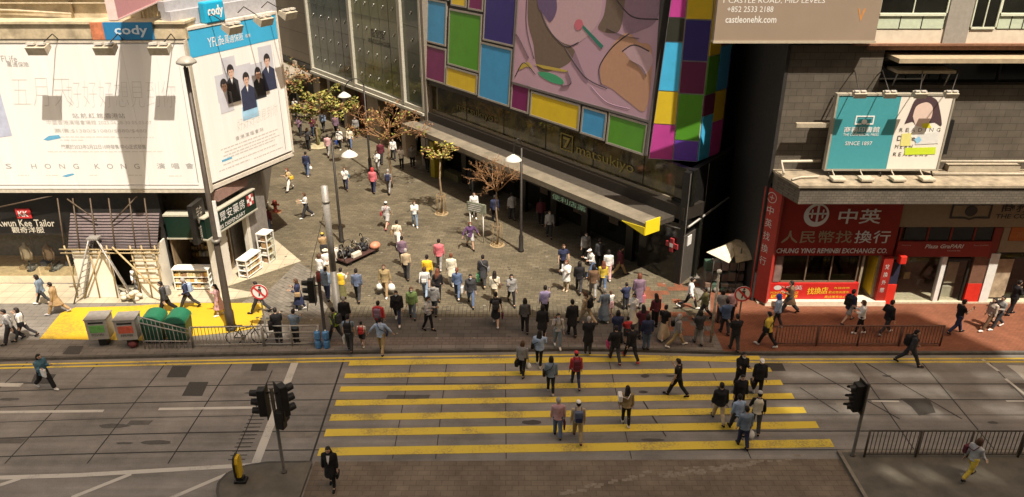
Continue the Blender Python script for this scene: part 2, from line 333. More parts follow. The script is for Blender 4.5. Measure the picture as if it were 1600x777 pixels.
for off in (.28, .52):
    for (x0, y0), (x1, y1) in zip(KERB[1:], KERB[2:]): line(dy, x0, y0 - off, x1, y1 - off, .11, .009)
st('double_yellow_line', dy, yellow_paint)
for i, (py, xr) in enumerate(((565.5, 10.35), (584.5, 10.55), (605, 10.7), (626.5, 10.85), (649, 11.0), (672.5, 11.15), (702, 11.3))):
    y = G(760, py).y; sl = .026
    mb = MB(); xl = -6.72
    pts = []
    for s_, wv in ((-1, .15 + .011 * i), (1, .15 + .011 * i)):
        row = []
        for kx in range(25):
            x = xl + (xr - xl) * kx / 24; row.append((x, y + sl * (x + .9) + s_ * (wv + .02 * noise.noise((x * 1.3, i * 7.0, s_)))))
        pts += row if s_ < 0 else row[::-1]
    mb.sheet(pts, .012); st('crossing_stripe', mb, yellow_paint)
# patches, covers
def patch(name, px, z, mat):
    return st(name, MB().sheet([tuple(G(x, y)[:2]) for x, y in px], z), mat)
dk = m_('dark_cover', (.045, .04, .034), var=.35, scale=25, bump=.3)
for q in (((270, 572), (300, 572), (290, 590), (260, 590)), ((296, 597), (326, 597), (316, 619), (284, 619)), ((395, 568), (420, 568), (416, 580), (391, 580)), ((54, 585), (88, 585), (78, 600), (48, 600)), ((1406, 623), (1452, 623), (1462, 645), (1436, 650), (1424, 636)), ((1192, 568), (1222, 568), (1228, 580), (1200, 580))):
    patch('manhole_cover', q, .0075, dk)
tag(MB().sheet(gp((108, 541), (131, 541), (124, 554), (97, 554)), PAVE + .012).build('manhole_cover', dk), kind='structure')
# pale worn stones in the setts
ws = MB(); random.seed(11)
for a, b, nn, ww in (((880, 772), (1020, 738), 26, .12), ((1035, 745), (1190, 724), 26, .14), ((1040, 738), (1200, 722), 20, .1), ((1190, 722), (1260, 712), 5, .1)):
    for i in range(nn):
        t = i / nn; x = a[0] + (b[0] - a[0]) * t; y = a[1] + (b[1] - a[1]) * t + random.uniform(-3, 3); g = G(x, y)
        if random.random() < .75: ws.sheet([(g.x - .12, g.y - ww / 2), (g.x + random.uniform(.02, .13), g.y - ww / 2), (g.x + .1, g.y + ww / 2), (g.x - .1, g.y + ww / 2)], .009 + .0004 * (len(ws.f) % 12))
st('pale_sett', ws, m_('pale_sett', (.205, .168, .125), var=.3, scale=10))
# old repair patches and oil stains
random.seed(44)
rp = MB(); rp2 = MB()
for i in range(9):
    x = random.uniform(-22, 20); y = random.uniform(21.8, 26.6) + yc(x); w = random.uniform(.5, 1.8); h = random.uniform(.25, .6)
    (rp if i % 2 else rp2).sheet([(x, y), (x + w, y + random.uniform(-.03, .03)), (x + w + .06, y + h), (x + .04, y + h)], .0055)
st('road_patch', rp, M('patch_pale', (.17, .15, .122), var=.25, scale=2)); st('road_patch', rp2, M('patch_dark', (.085, .075, .064), var=.3, scale=2))
def blot(x, y, rx, ry, z, mat, name):
    n_ = 14; return st(name, MB().sheet([(x + rx * (1 + .35 * noise.noise((i * 1.7, x, y))) * cos(2 * pi * i / n_), y + ry * (1 + .35 * noise.noise((i * 1.3, y, x))) * sin(2 * pi * i / n_)) for i in range(n_)], z), mat)
oil = M('oil_stain', (.06, .053, .046), var=.3, scale=5, rough=.5)
for i in range(16): x = random.uniform(-22, 20); blot(x, random.choice((22.0, 23.0, 24.9, 26.0)) + yc(x), random.uniform(.15, .6), random.uniform(.05, .14), .0062, oil, 'oil_stain')
gum = M('gum_spot', (.05, .045, .038), var=.2); gum2 = M('pale_spot', (.2, .18, .14), var=.2)
g1_ = MB(); g2_ = MB()
for i in range(260):
    x = random.uniform(-12, 8); y = random.uniform(28.6, 50); r_ = random.uniform(.03, .09); (g1_ if i % 3 else g2_).sheet([(x + r_ * cos(k * pi / 3), y + r_ * .9 * sin(k * pi / 3)) for k in range(6)], PAVE + .0185)
tag(g1_.build('gum_spots', gum), kind='stuff'); tag(g2_.build('litter_specks', gum2), kind='stuff')
# islands
isl_m = m_('island_concrete', (.105, .092, .07), var=.3, scale=1.2, bump=.15, rough=.8)
L = [(-6.78, 5), (-6.78, 20.72), (-8.3, 20.68), (-9.0, 20.5), (-9.45, 20.15), (-9.6, 19.7), (-9.5, 19.3), (-9.3, 18.9), (-9.3, 5)]
st('traffic_island', MB().slab(L, -.05, .12), isl_m)
km = MB()
for i_, (a, b) in enumerate(zip(L[1:-1], L[2:])): line(km, *a, *b, .09, .125 + .001 * (i_ % 2))
st('island_kerb', km, m_('island_kerb', (.06, .053, .045), var=.3))
R = [(11.25, 21.32), (11.6, 21.36), (60, 21.3), (60, 5), (11.25, 5)]
st('refuge_island', MB().slab(R, -.05, .12), isl_m)
km = MB(); line(km, 11.3, 21.3, 11.3, 5, .12, .125); line(km, 11.25, 21.25, 60, 21.22, .12, .127); st('refuge_kerb', km, m_('refuge_kerb', (.2, .17, .13), var=.3, scale=3))

# ================================================================ buildings
stone_m = brick_mat('stone_tiles', (.085, .070, .053), (.105, .087, .066), (.05, .042, .033), .62, .3, .012, .7, wall=True, blot=.28, bscale=.7, lightfrac=.012, lightcol=(.16, .135, .1))
fascia_m = brick_mat('small_tiles', (.105, .088, .066), (.135, .112, .086), (.06, .05, .04), .22, .11, .01, .7, wall=True, blot=.25, bscale=.8)
oldwall_m = M('old_cream_wall', (.46, .38, .25), rough=.85, var=.4, scale=1.6, bump=.3)
dark_wall = M('dark_wall', (.02, .018, .016), rough=.5, var=.3, scale=2)
black_board = M('black_signboard', (.014, .013, .012), rough=.35, var=.4, scale=1.5)
concrete = M('concrete', (.27, .24, .19), rough=.85, var=.25, scale=1.5, bump=.2)
brown_clad = brick_mat('brown_cladding', (.17, .135, .095), (.185, .15, .105), (.09, .07, .05), 5.5, 1.7, .03, .55, wall=True, offset=0, blot=.15, bscale=.3)
red_sign = M('red_signboard', (.285, .02, .013), rough=.45, var=.12, scale=3)
red_bright = M('red_panel', (.58, .03, .018), rough=.4, var=.1, scale=3)
white_letter = M('white_letters', (.72, .7, .66), rough=.5, var=.05)
ivory = M('ivory_panel', (.74, .725, .69), rough=.6, var=.05, scale=1, stretch=(2.5, 2.5, .12))
grey_letter = M('grey_letters', (.33, .31, .29), rough=.6, var=.05)
pale_grey_letter = M('pale_grey_letters', (.52, .49, .45), rough=.6, var=.05)
dark_letter = M('dark_letters', (.05, .046, .042), rough=.6, var=.05)
gold_letter = M('gold_letters', (.24, .19, .05), rough=.4, var=.15)
cody_blue = M('sign_blue', (.015, .33, .55), rough=.4, var=.05)
board_blue = M('board_blue', (.05, .36, .60), rough=.4, var=.08, scale=.6)
skin_print = M('print_skin', (.55, .36, .27), rough=.6, var=.08)
hair_print = M('print_dark_hair', (.03, .024, .024), rough=.6, var=.1)
suit_print = M('print_navy_suit', (.035, .04, .075), rough=.6, var=.15)
grey_print = M('print_pale_grey', (.5, .5, .54), rough=.6, var=.1, scale=1)
pane_m = glass_mat('window_glass', (.8, .84, .76), .02, .55)
clear_m = glass_mat('clear_glass', (.95, .97, .95), .02, .92)
dark_glass = M('dark_glass', (.012, .012, .009), rough=.06, var=.5, scale=.6, spec=.6)

def flood(parent, fr, base, hood, nb, nh, name='floodlight', s=1.0):
    """lamp on a bent arm: base and hood are (x,z) in the plane, nb/nh their distance from it"""
    mb = MB(fr)
    b = (base[0], nb, base[1]); h = (hood[0], nh, hood[1])
    mb.tube([b, (b[0] * .9 + h[0] * .1, nb * .75 + nh * .25, max(b[2], h[2]) + .3), h], .022, 6)
    o = mb.build(name, dark_metal, parent)
    hb = MB(fr); x, z = hood
    hb.add([(x + sx * .40 * s, nh + a * s, z + b * s) for sx in (-1, 1) for a, b in ((-.30, .02), (.16, .14), (.24, -.04), (-.16, -.30))], [(0, 1, 2, 3), (7, 6, 5, 4), (0, 4, 5, 1), (1, 5, 6, 2), (3, 2, 6, 7), (0, 3, 7, 4)], False, 0)
    hb.box(x - .36 * s, x - .05 * s, nh - .2 * s, nh + .02, z + .12 * s, z + .2 * s, 1).box(x + .05 * s, x + .36 * s, nh - .2 * s, nh + .02, z + .12 * s, z + .2 * s, 1)
    hb.build('lamp_hood', [M('lamp_housing', (.42, .37, .28), rough=.5, var=.2), M('lamp_lens', (.55, .52, .46), rough=.2, var=.1)], o)
    return o

# ---------------------------------------------------------------- left: corner building
FL = Frame((0, 33.9, 0), (1, 0))
FS = Frame((-14.1, 33.3, 0), (2.5, 5.3))          # plane of the side billboard
FW = Frame((-14.2, 33.35, 0), (.27, .963))        # lower side wall
bl = thing('corner_building', 'old cream corner building with ledges and pipes above the wide white billboard', 'building', (-20, 40, 0))
mb = MB(); mb.slab([(-45, 34.6), (-14.6, 34.6), (-13.2, 37.2), (-13.0, 38.6), (-17.5, 52), (-45, 56)], 12.4, 30); mb.build('upper_wall', oldwall_m, bl)
mb = MB(); mb.slab([(-45, 34.75), (-14.25, 34.4), (-12.9, 38.2), (-17, 52), (-45, 54)], 5.0, 12.4); mb.slab([(-45, 36.65), (-14.3, 36.0), (-13.6, 38.2), (-17, 52), (-45, 54)], .1, 4.99); mb.slab([(-45, 34.75), (-20.6, 34.75), (-20.6, 36.64), (-45, 36.64)], 2.85, 4.99); mb.build('lower_wall', M('lower_wall', (.16, .14, .12), var=.3), bl)
mb = MB(); mb.box(-45, -13.85, 33.55, 34.7, 11.98, 12.62); mb.box(-45, -13.8, 33.45, 34.8, 12.62, 12.72); mb.build('ledge', oldwall_m, bl)
mb = MB(); mb.box(-45, -14.4, 34.3, 34.72, 13.6, 13.75); mb.box(-45, -14.4, 34.25, 34.72, 14.4, 14.7); mb.build('cornice', oldwall_m, bl)
mb = MB()
for x in (-19.0, -16.0, -14.9, -23): mb.tube([(x, 34.5, 12.7), (x, 34.5, 25)], .06, 8)
mb.tube([(-24, 34.45, 13.1), (-21.5, 34.45, 13.05), (-19, 34.45, 12.9)], .05, 8); mb.tube([(-30, 34.42, 13.35), (-14.6, 34.42, 13.35)], .035, 8)
mb.build('drain_pipe', M('cream_pipe', (.42, .35, .24), var=.25), bl)
mb = MB()
for i in range(46):
    p = FS.o + FS.t * (-.6 + i * .17) + FS.n * 1.1; mb.box(p.x - .03, p.x + .03, p.y - .03, p.y + .03, 12.9, 14.9)
mb.build('balcony_rail', M('tan_slats', (.45, .34, .18), var=.25), bl)
for x0, x1 in ((-23.2, -20.2), (-18.7, -16.3)):
    w = MB().box(x0, x1, 34.5, 34.58, 14.8, 16.6).build('window', M('old_window', (.05, .05, .05), rough=.2, var=.3), bl)

# the wide billboard on the front
b1 = thing('billboard', 'wide ivory concert billboard with grey brush writing over the tailor shop', 'billboard', (-19, 33.3, 5))
F1 = Frame((0, 33.3, 0), (1, 0))
MB(F1).box(-33, -13.93, 0, .22, 5.3, 11.85).build('panel', ivory, b1)
MB(F1).box(-33, -13.85, -.03, .3, 11.87, 11.97).box(-33, -13.85, .02, .3, 5.1, 5.28).box(-13.92, -13.84, -.02, .3, 5.1, 11.87).build('frame', M('board_frame', (.5, .45, .36), var=.2), b1)
MB(F1).box(-33, -13.9, -.02, .5, 11.975, 12.0).build('top_cap', dark_metal, b1)
def L1(s, x0, y0, x1, y1, mat=grey_letter, **kw):
    a = F1.px(x0, y1); b = F1.px(x1, y0); lettering(b1, s, F1, a[0], a[1], b[0] - a[0], b[1] - a[1], mat, n=-.006, **kw)
L1('YFLife', -6, 87, 25, 97); L1('萬通保險', 12, 97, 44, 105)
L1('五月天', 22, 122, 108, 166, pale_grey_letter, shear=.25, offset=-.027); L1('好好好想見到你', 108, 126, 272, 168, pale_grey_letter, shear=.25, offset=-.025)
L1('站.前.紅.館.香港站', 114, 177, 194, 185); L1('中國香港演唱會場館 2023.04.28-30 05.03-07', 74, 188, 236, 195, pale_grey_letter)
L1('票價:$1380/$1080/$880/$480', 86, 201, 228, 208, pale_grey_letter); L1('門票於2023年2月22日10時發售/中心正式發售', 97, 226, 227, 233)
L1('S', 10, 256, 17, 264); L1('HONG', 50, 256, 122, 264, space=2.6); L1('KONG', 149, 256, 217, 264, space=2.6); L1('演唱會', 246, 255, 302, 264, space=2.2)
mb = MB(F1)
def dash(mb, x0, x1, y, w=.05, n=-.005):
    a = F1.px(x0, y); b = F1.px(x1, y); x = a[0]; random.seed(int(x0 * 7 + y))
    while x < b[0]:
        d = random.uniform(.06, .3); mb.box(x, min(x + d, b[0]), n, -.001, a[1] - w / 2, a[1] + w / 2); x += d + .05
for x0, x1, y in ((94, 180, 214), (94, 130, 219), (182, 240, 215), (74, 256, 237), (28, 46, 274), (72, 90, 274), (140, 154, 274), (200, 222, 274), (264, 284, 275)): dash(mb, x0, x1, y)
mb.build('fine_print', M('faint_print', (.6, .57, .52), var=.05), b1)
mb = MB(F1)
for x0, x1, y0, y1 in ((68, 94, 211, 220), (97, 116, 271, 277)):
    a = F1.px(x0, y1); b = F1.px(x1, y0); mb.prism([(a[0], a[1] + .05), (a[0] + .2, a[1]), (b[0], a[1] + .12), (b[0] - .05, b[1]), (a[0] + .3, b[1] - .04)], -.006, -.001)
mb.build('sponsor_mark', M('mark_blue', (.12, .36, .55), var=.1), b1)
a = F1.px(288, 279); mb = MB(F1); mb.lathe([(.16, -.003), (.16, .003)], (0, 0, 0), 20); mb.v = [F1.m @ Vector((a[0] + .17 + v.x - F1.o.x, -.004 + (v.z) * .3, a[1] + .1 + (v.y - F1.o.y) * .62)) for v in [F1.m.inverted() @ q for q in mb.v]]
mb.build('sponsor_mark', M('mark_red', (.6, .08, .05), var=.1), b1)
mb = MB(F1); P = [F1.px(*q) for q in ((-40, 100), (0, 145), (19, 212), (0, 215), (-40, 216))]; mb.prism(P, -.008, -.001); mb.build('printed_picture', M('print_blue_grey', (.42, .45, .56), var=.15, scale=2), b1)
mb = MB(F1); x0 = F1.px(278, 90); x1 = F1.px(322, 285); mb.tube([(x0[0], -.01, x0[1]), (x1[0] - .35, -.01, x1[1])], .012, 4); mb.tube([(-33, -.01, 5.5), (x1[0] - .35, -.01, 5.5)], .012, 4); mb.build('border_line', grey_letter, b1)
for x in (60, 165, 250, -60):
    h = F1.px(x, 74, -1.35); flood(b1, F1, (h[0] + .12, 12.0), h, 0.0, -1.35)
mb = MB(F1); [mb.box(x, x + .014, -.004, -.001, 5.3, 11.85) for x in (-26.4, -23.1, -19.85, -16.6)]; mb.build('sheet_seam', M('seam_grey', (.6, .58, .54), var=.05), b1)
MB(FL).box(-33, -13.9, -.34, .3, 5.0, 5.12).build('lower_beam', dark_metal, b1)

# the tall billboard on the side
b2 = thing('billboard', 'tall white billboard with blue top band and portraits of a band at the corner', 'billboard', FS.o[:])
MB(FS).box(.42, 6.05, 0, .25, 5.42, 12.3).build('panel', ivory, b2)
MB(FS).box(.30, .41, -.05, .6, 5.3, 12.42).box(6.06, 6.16, -.05, .3, 5.3, 12.42).box(.3, 6.16, -.04, .3, 12.31, 12.43).box(.3, 6.16, 0, .6, 5.1, 5.3).build('frame', M('board_frame_pale', (.55, .5, .42), var=.15), b2)
MB(FS).box(.43, 6.04, -.012, -.002, 11.15, 12.29).build('blue_band', board_blue, b2)
MB(FS).box(.1, 6.6, .35, .9, 12.3, 13.1).box(.1, 6.4, .6, 1.0, 13.1, 13.5).build('parapet', M('grey_parapet', (.36, .36, .38), var=.15), b2)
MB(FS).box(.2, 6.2, .26, .34, 4.9, 5.2).build('support_beam', dark_metal, b2)
lettering(b2, 'YFLife', FS, 1.55, 11.42, .95, .42, white_letter, n=-.02); lettering(b2, '萬通保險', FS, 2.56, 11.42, 1.15, .4, white_letter, n=-.02); lettering(b2, '香港', FS, 3.85, 11.5, .35, .16, white_letter, n=-.02)
def portrait(x, z, w, h, hair_side, jacket):
    mb = MB(FS)
    mb.box(x, x + w, -.006, -.002, z, z + h, 0)
    cx = x + w * .55
    mb.prism([(cx - w * .5, z - .5), (cx + w * .5, z - .5), (cx + w * .46, z + h * .28), (cx + .1, z + h * .42), (cx - .1, z + h * .42), (cx - w * .46, z + h * .28)], -.010, -.007, 1)
    mb.prism([(cx, z + h * .2), (cx + .09, z + h * .42), (cx - .09, z + h * .42)], -.013, -.0105, 3); mb.box(cx - .07, cx + .07, -.0155, -.0132, z + h * .36, z + h * .5, 2)
    hz = z + h * .58
    def disc(rx, rz, dx, dz, y, mi): mb.prism([(cx + dx + rx * cos(2 * pi * i / 16), hz + dz + rz * sin(2 * pi * i / 16)) for i in range(16)], y, y + .0025, mi)
    disc(.215, .27, 0, .06, -.0185, 4); disc(.165, .235, .01 * hair_side, -.05, -.0215, 2)
    mb.prism([(cx - .18, hz - .02), (cx - .17, hz + .22), (cx + .17, hz + .22), (cx + .18, hz - .02), (cx + .12, hz + .08), (cx - .02 * hair_side, hz + .06), (cx - .1, hz + .1)], -.0245, -.022, 4)
    for s in (-1, 1): mb.box(cx + s * .07 - .03, cx + s * .07 + .03, -.0245, -.022, hz - .05, hz - .02, 4)
    mb.box(cx - .045, cx + .045, -.0245, -.022, hz - .19, hz - .165, 5)
    mb.build('portrait', [grey_print, jacket, skin_print, ivory, hair_print, M('print_lips', (.4, .16, .13), var=.05)], b2)
dark_j = M('print_black_jacket', (.03, .03, .035), var=.2)
portrait(1.62, 8.9, .85, 1.25, 1, grey_print); portrait(2.15, 9.25, .85, 1.6, 1, dark_j); portrait(3.9, 9.05, .8, 1.2, -1, dark_j); portrait(4.55, 9.3, .95, 1.65, -1, suit_print); portrait(3.0, 8.7, .95, 1.65, -1, suit_print)
mb = MB(FS); mb.prism([(2.95, 7.75), (4.05, 7.75), (4.05, 8.6), (3.0, 8.4)], -.006, -.002); mb.build('printed_picture', M('print_pale_blue', (.3, .5, .66), var=.25, scale=1.2), b2)
lettering(b2, '好好好想見到你', FS, 2.5, 7.35, 2.9, .55, pale_grey_letter, n=-.006, shear=.25, offset=-.016, skew=.06)
lettering(b2, '香.港.演.唱.會.站', FS, 2.3, 6.95, 1.9, .2, grey_letter, n=-.006)
mb = MB(FS); random.seed(3)
for z, a, b in ((6.75, 1.3, 5.2), (6.58, 1.5, 5.0), (6.42, 1.4, 5.3), (6.28, 1.6, 4.9), (6.02, 1.3, 5.0), (5.8, 1.0, 3.0), (5.75, 3.3, 5.4)):
    x = a
    while x < b: d = random.uniform(.08, .3); mb.box(x, min(b, x + d), -.005, -.001, z, z + .06); x += d + .05
mb.build('fine_print', pale_grey_letter, b2)
MB(FS).box(1.25, 1.9, -.006, -.001, 6.2, 6.3).build('sponsor_mark', _mats['mark_blue'], b2)
mb = MB(FS); mb.tube([(5.6, -.01, 5.6), (5.6, -.01, 11.0)], .012, 4); mb.build('border_line', grey_letter, b2)
for (bx, by), (hx, hy) in (((318, 32), (362, 42)), ((369, 20), (411, 30)), ((406, 12), (449, 20))):
    h = FS.px(hx, hy, -1.6); bb = FS.px(bx, by, .3); flood(b2, FS, (bb[0], bb[1]), h, .2, -1.6)
c2 = thing('sign', 'small square blue sign reading cody on top of the tall billboard', 'sign', FS.o[:])
MB(FS).box(1.6, 2.75, -.1, .3, 12.42, 13.35, bev=.08).build('panel', cody_blue, c2); lettering(c2, 'cody', FS, 1.72, 12.62, .92, .55, white_letter, n=-.112, offset=.03)
c1 = thing('sign', 'flat blue sign reading cody fixed on the cream ledge', 'sign', (-16, 33.45, 12))
MB().box(-17.2, -15.15, 33.33, 33.44, 12.0, 12.7).build('panel', M('sign_deep_blue', (.02, .17, .36), var=.1), c1); lettering(c1, 'cody', Frame((0, 33.33, 0), (1, 0)), -16.75, 12.1, 1.4, .5, M('pale_blue_letters', (.5, .6, .68), var=.05), n=-.012, offset=.02)
MB().box(-17.75, -17.21, 33.34, 33.43, 12.0, 12.7).build('side_panel', M('sign_orange', (.45, .16, .08), var=.4, scale=4), c1)
g1 = AtY(250, 0, 34.3); zp = g1.z; g0 = G(184, 30, zp)
c3 = thing('projecting_sign', 'pink sign board jutting out from the cream wall towards the road', 'sign', g1[:])
dd = Vector((g1.x - g0.x, g1.y - g0.y, 0)); ln = dd.length; FP = Frame((g0.x, g0.y, 0), (dd.x, dd.y))
MB(FP).box(0, ln, 0, .28, zp, zp + 4.2).build('panel', M('sign_pink', (.62, .3, .32), var=.06), c3)
MB(FP).box(-.05, -.001, -.02, .3, zp - .03, zp + 4.2).box(0, ln, -.02, .3, zp - .06, zp - .001).build('frame', M('sign_rim', (.66, .5, .46), var=.1), c3)
MB(FP).tube([(ln * .5, .14, zp + 4.2), (ln, .14, zp + 5.2)], .05, 6).build('stay', dark_metal, c3)
mb = MB(FP); random.seed(2); x = ln * .45
while x < ln * .95: d = random.uniform(.15, .3); mb.box(x, x + d, -.006, -.001, zp + .75, zp + .95); x += d + .08
mb.build('lettering', white_letter, c3)

# tailor shop
ts = thing('tailor_shop', 'dark tailor shop front with red KK emblem and lit window display', 'shop', (-24, 33.9, .12))
MB(FL).box(-40, -20.4, 0, .3, 2.82, 5.0).build('signboard', black_board, ts)
a = FL.px(28, 341); b = FL.px(47, 326); MB(FL).box(a[0], b[0], -.06, -.002, a[1], b[1], bev=.02).build('emblem', M('emblem_red', (.5, .03, .03), var=.05), ts)
lettering(ts, 'KK', FL, a[0] + .12, a[1] + .1, b[0] - a[0] - .24, b[1] - a[1] - .2, white_letter, n=-.07, offset=.02)
a = FL.px(-3, 354); b = FL.px(84, 343); lettering(ts, 'Kwun Kee Tailor', FL, a[0], a[1], b[0] - a[0], b[1] - a[1], M('beige_letters', (.55, .5, .4), var=.05), n=-.02, offset=.012)
a = FL.px(20, 364); b = FL.px(68, 354.5); lettering(ts, '觀奇洋服', FL, a[0], a[1], b[0] - a[0], b[1] - a[1], _mats['beige_letters'], n=-.02, offset=.012)
MB(FL).box(-40, -20.6, .02, 2.6, .12, .5).build('plinth', M('cream_stone', (.56, .49, .35), var=.15, scale=2), ts)
MB(FL).box(-40, -20.6, 2.5, 2.6, .5, 2.82).box(-40, -20.6, .05, 2.5, 2.74, 2.8).build('back_wall', M('brown_display', (.42, .27, .14), var=.35, scale=1.5), ts)
MB(FL).box(-40, -20.6, .05, 2.5, .5, .53).build('display_floor', M('brown_floor', (.5, .36, .2), var=.3), ts)
for x0 in (-28, -25.6, -23.2): 
    MB(FL).box(x0, x0 + 2.36, .04, .05, .52, 2.8).build('pane', clear_m, ts)
MB(FL).box(-20.75, -20.55, -.02, .3, .12, 2.82).box(-40, -20.6, -.01, .06, 2.74, 2.83).build('frame', dark_metal, ts)
random.seed(4)
mb = MB(FL)
for i in range(9):
    x = -24.6 + i * .42; mb.box(x, x + .3, .5 + random.random() * .6, 1.0 + random.random(), .53, .6 + random.random() * .25, i % 3)
mb.build('folded_cloth', [M('cloth_tan', (.3, .2, .1), var=.2), M('cloth_grey', (.2, .19, .18), var=.2), M('cloth_blue', (.08, .1, .16), var=.2)], ts)
def mannequin(x, suit):
    t = thing('mannequin', 'headless shop dummy in a %s jacket behind the tailor window' % suit[0], 'mannequin', (x, 34.5, .53))
    MB().lathe([(.02, .0), (.2, .0), (.2, .03), (.03, .05), (.03, .7)], (x, 34.5, .53), 12).build('stand', dark_metal, t)
    MB().lathe([(.17, .6), (.19, .75), (.16, .95), (.2, 1.2), (.19, 1.32), (.07, 1.4), (.06, 1.5), (.03, 1.53)], (x, 34.5, .53), 14, sy=.65).build('torso', suit[1], t)
    MB().tube([(x - .2, 34.5, 1.82), (x - .25, 34.5, 1.5), (x - .23, 34.46, 1.15)], [.06, .05, .045]).build('sleeve', suit[1], t)
    MB().tube([(x + .2, 34.5, 1.82), (x + .25, 34.5, 1.5), (x + .23, 34.46, 1.15)], [.06, .05, .045]).build('sleeve', suit[1], t)
mannequin(-24.0, ('pale tan', M('suit_tan', (.4, .3, .2), var=.1))); mannequin(-22.9, ('brown', M('suit_brown', (.2, .12, .07), var=.1))); mannequin(-21.1, ('dark charcoal', M('suit_dark', (.03, .03, .035), var=.1)))

# hoarding with bamboo scaffold
hd = thing('hoarding', 'white boarded hoarding with an open doorway under striped sheeting', 'hoarding', (-18.6, 33.6, .12))
MB(FL).box(-20.5, -20.42, -1.4, 0, .12, 2.6).box(-20.42, -18.75, -1.45, -1.38, .12, 2.6).box(-17.62, -16.75, -1.45, -1.38, .12, 2.6).box(-16.75, -16.68, -1.4, 0, .12, 2.6).build('board', M('white_boarding', (.74, .70, .6), var=.08, scale=1.5), hd)
MB(FL).box(-20.5, -16.6, -.1, .3, .12, 5.0).build('dark_back', M('hoarding_back', (.022, .02, .018), var=.3), hd)
mb = MB(FL)
nx, nz = 30, 26; random.seed(8)
vs_ = []; 
for j in range(nz + 1):
    for i in range(nx + 1):
        x = -20.6 + 4.15 * i / nx; z = 2.62 + 1.5 * j / nz; rr = .035 * sin(j * pi) + .02 * noise.noise((x * 2, z * 3, 1)); 
        n_ = -1.5 + .95 * (j / nz) + rr + (.05 if j % 2 else 0); vs_.append((x, n_, z + .03 * noise.noise((x * 1.5, z, 4))))
mb.add(vs_, [(j * (nx + 1) + i, j * (nx + 1) + i + 1, (j + 1) * (nx + 1) + i + 1, (j + 1) * (nx + 1) + i) for j in range(nz) for i in range(nx)])
sheet_m = bpy.data.materials.new('striped_sheeting'); sheet_m.use_nodes = True
n = sheet_m.node_tree.nodes; l = sheet_m.node_tree.links; b = n['Principled BSDF']; b.inputs['Roughness'].default_value = .5
tc = n.new('ShaderNodeTexCoord'); mp = n.new('ShaderNodeMapping'); mp.inputs['Rotation'].default_value = (0, 0, radians(2)); l.new(tc.outputs['Object'], mp.inputs[0]); wv = n.new('ShaderNodeTexWave'); wv.bands_direction = 'Z'; wv.inputs['Scale'].default_value = 2.6; wv.inputs['Distortion'].default_value = 1.6; wv.inputs['Detail'].default_value = 3; l.new(mp.outputs[0], wv.inputs[0])
mx = n.new('ShaderNodeMix'); mx.data_type = 'RGBA'; l.new(wv.outputs['Fac'], mx.inputs[0]); mx.inputs[6].default_value = (.03, .024, .026, 1); mx.inputs[7].default_value = (.15, .115, .11, 1); l.new(mx.outputs[2], b.inputs['Base Color'])
mb.build('sheeting', sheet_m, hd)
bam = M('bamboo', (.36, .27, .14), rough=.6, var=.3, scale=10); bam_d = M('old_bamboo', (.075, .05, .03), rough=.6, var=.3, scale=10)
sc_ = thing('bamboo_scaffold', 'lashed bamboo pole scaffold standing round the white hoarding', 'scaffold', (-18.6, 32.5, .12))
mb = MB(FL); random.seed(21)
for x in (-20.65, -19.6, -18.75, -17.65, -17.1, -16.55): mb.tube([(x - .02, -1.55, .12), (x + .03, -1.55, 1.5), (x + random.uniform(-.06, .06), -1.52, 2.85)], .04, 6)
for z in (2.5, 2.7): mb.tube([(-20.9, -1.6 + random.uniform(-.03, .03), z), (-16.3, -1.6, z + random.uniform(-.05, .06))], .033, 6)
mb.tube([(-20.3, -1.65, .2), (-18.85, -1.68, 2.85)], .04, 6); mb.tube([(-18.4, -1.66, 2.85), (-16.3, -2.1, .5)], .045, 6)
for z in (1.2, 1.7, 2.1): mb.tube([(-17.75, -1.6, z), (-16.5, -1.6, z)], .03, 6)
mb.build('lower_pole', bam, sc_)
mb = MB(FL)
for x in (-20.7, -20.0, -19.2, -18.35, -17.4, -16.7): mb.tube([(x, -1.55, 2.6), (x - .2, -.75, 4.9)], .035, 6)
mb.tube([(-20.4, -.85, 4.9), (-19.2, -1.0, 3.9)], .035, 6); mb.tube([(-17.2, -.8, 5.0), (-18.5, -1.0, 3.8)], .035, 6); mb.tube([(-24.5, -.4, 4.2), (-21.3, -.45, 4.9)], .035, 6)
mb.build('upper_pole', bam_d, sc_)
ld = thing('step_ladder', 'tall metal stepladder opened in front of the white hoarding', 'ladder', (-19.3, 32.1, .12))
def ladder_leg(name, foot, top, w, rungs):
    mb = MB(); foot = Vector(foot); top = Vector(top); sx = Vector((0, 1, 0)).cross(top - foot).normalized()
    sx = Vector(w)
    for s in (-1, 1): mb.tube([foot + sx * s, top + sx * s * .55], .035, 6)
    for i in range(1, rungs): 
        t = i / rungs; p = foot.lerp(top, t); k = 1 - .45 * t; mb.tube([p - sx * k, p + sx * k], .025, 6)
    mb.build(name, galv, ld)
tp = AtY(148, 371, 32.45)
ladder_leg('front_ladder', (-17.85, 32.1, .13), (tp.x + .1, 32.35, tp.z), (.16, -.28, 0), 11); ladder_leg('rear_ladder', (-20.45, 32.05, .13), (tp.x - .1, 32.35, tp.z), (.1, .3, 0), 10)
MB().box(tp.x - .25, tp.x + .25, 32.15, 32.55, tp.z - .02, tp.z + .06).build('top_step', galv, ld)
rb = thing('rubble_sack', 'heap of pale rubble sacks beside the hoarding doorway', 'sack', (-17.6, 32.2, .12)); random.seed(6)
for i in range(16):
    c = (-17.95 + random.uniform(-.38, .38), 32.15 + random.uniform(-.3, .3), .22 + .13 * (i // 5)); MB().ball(c, random.uniform(.13, .19), 8, sx=random.uniform(.8, 1.2), sy=.8, sz=.7).build('sack', M('sack_white', (.5, .45, .36), var=.25, scale=8, bump=.6), rb)

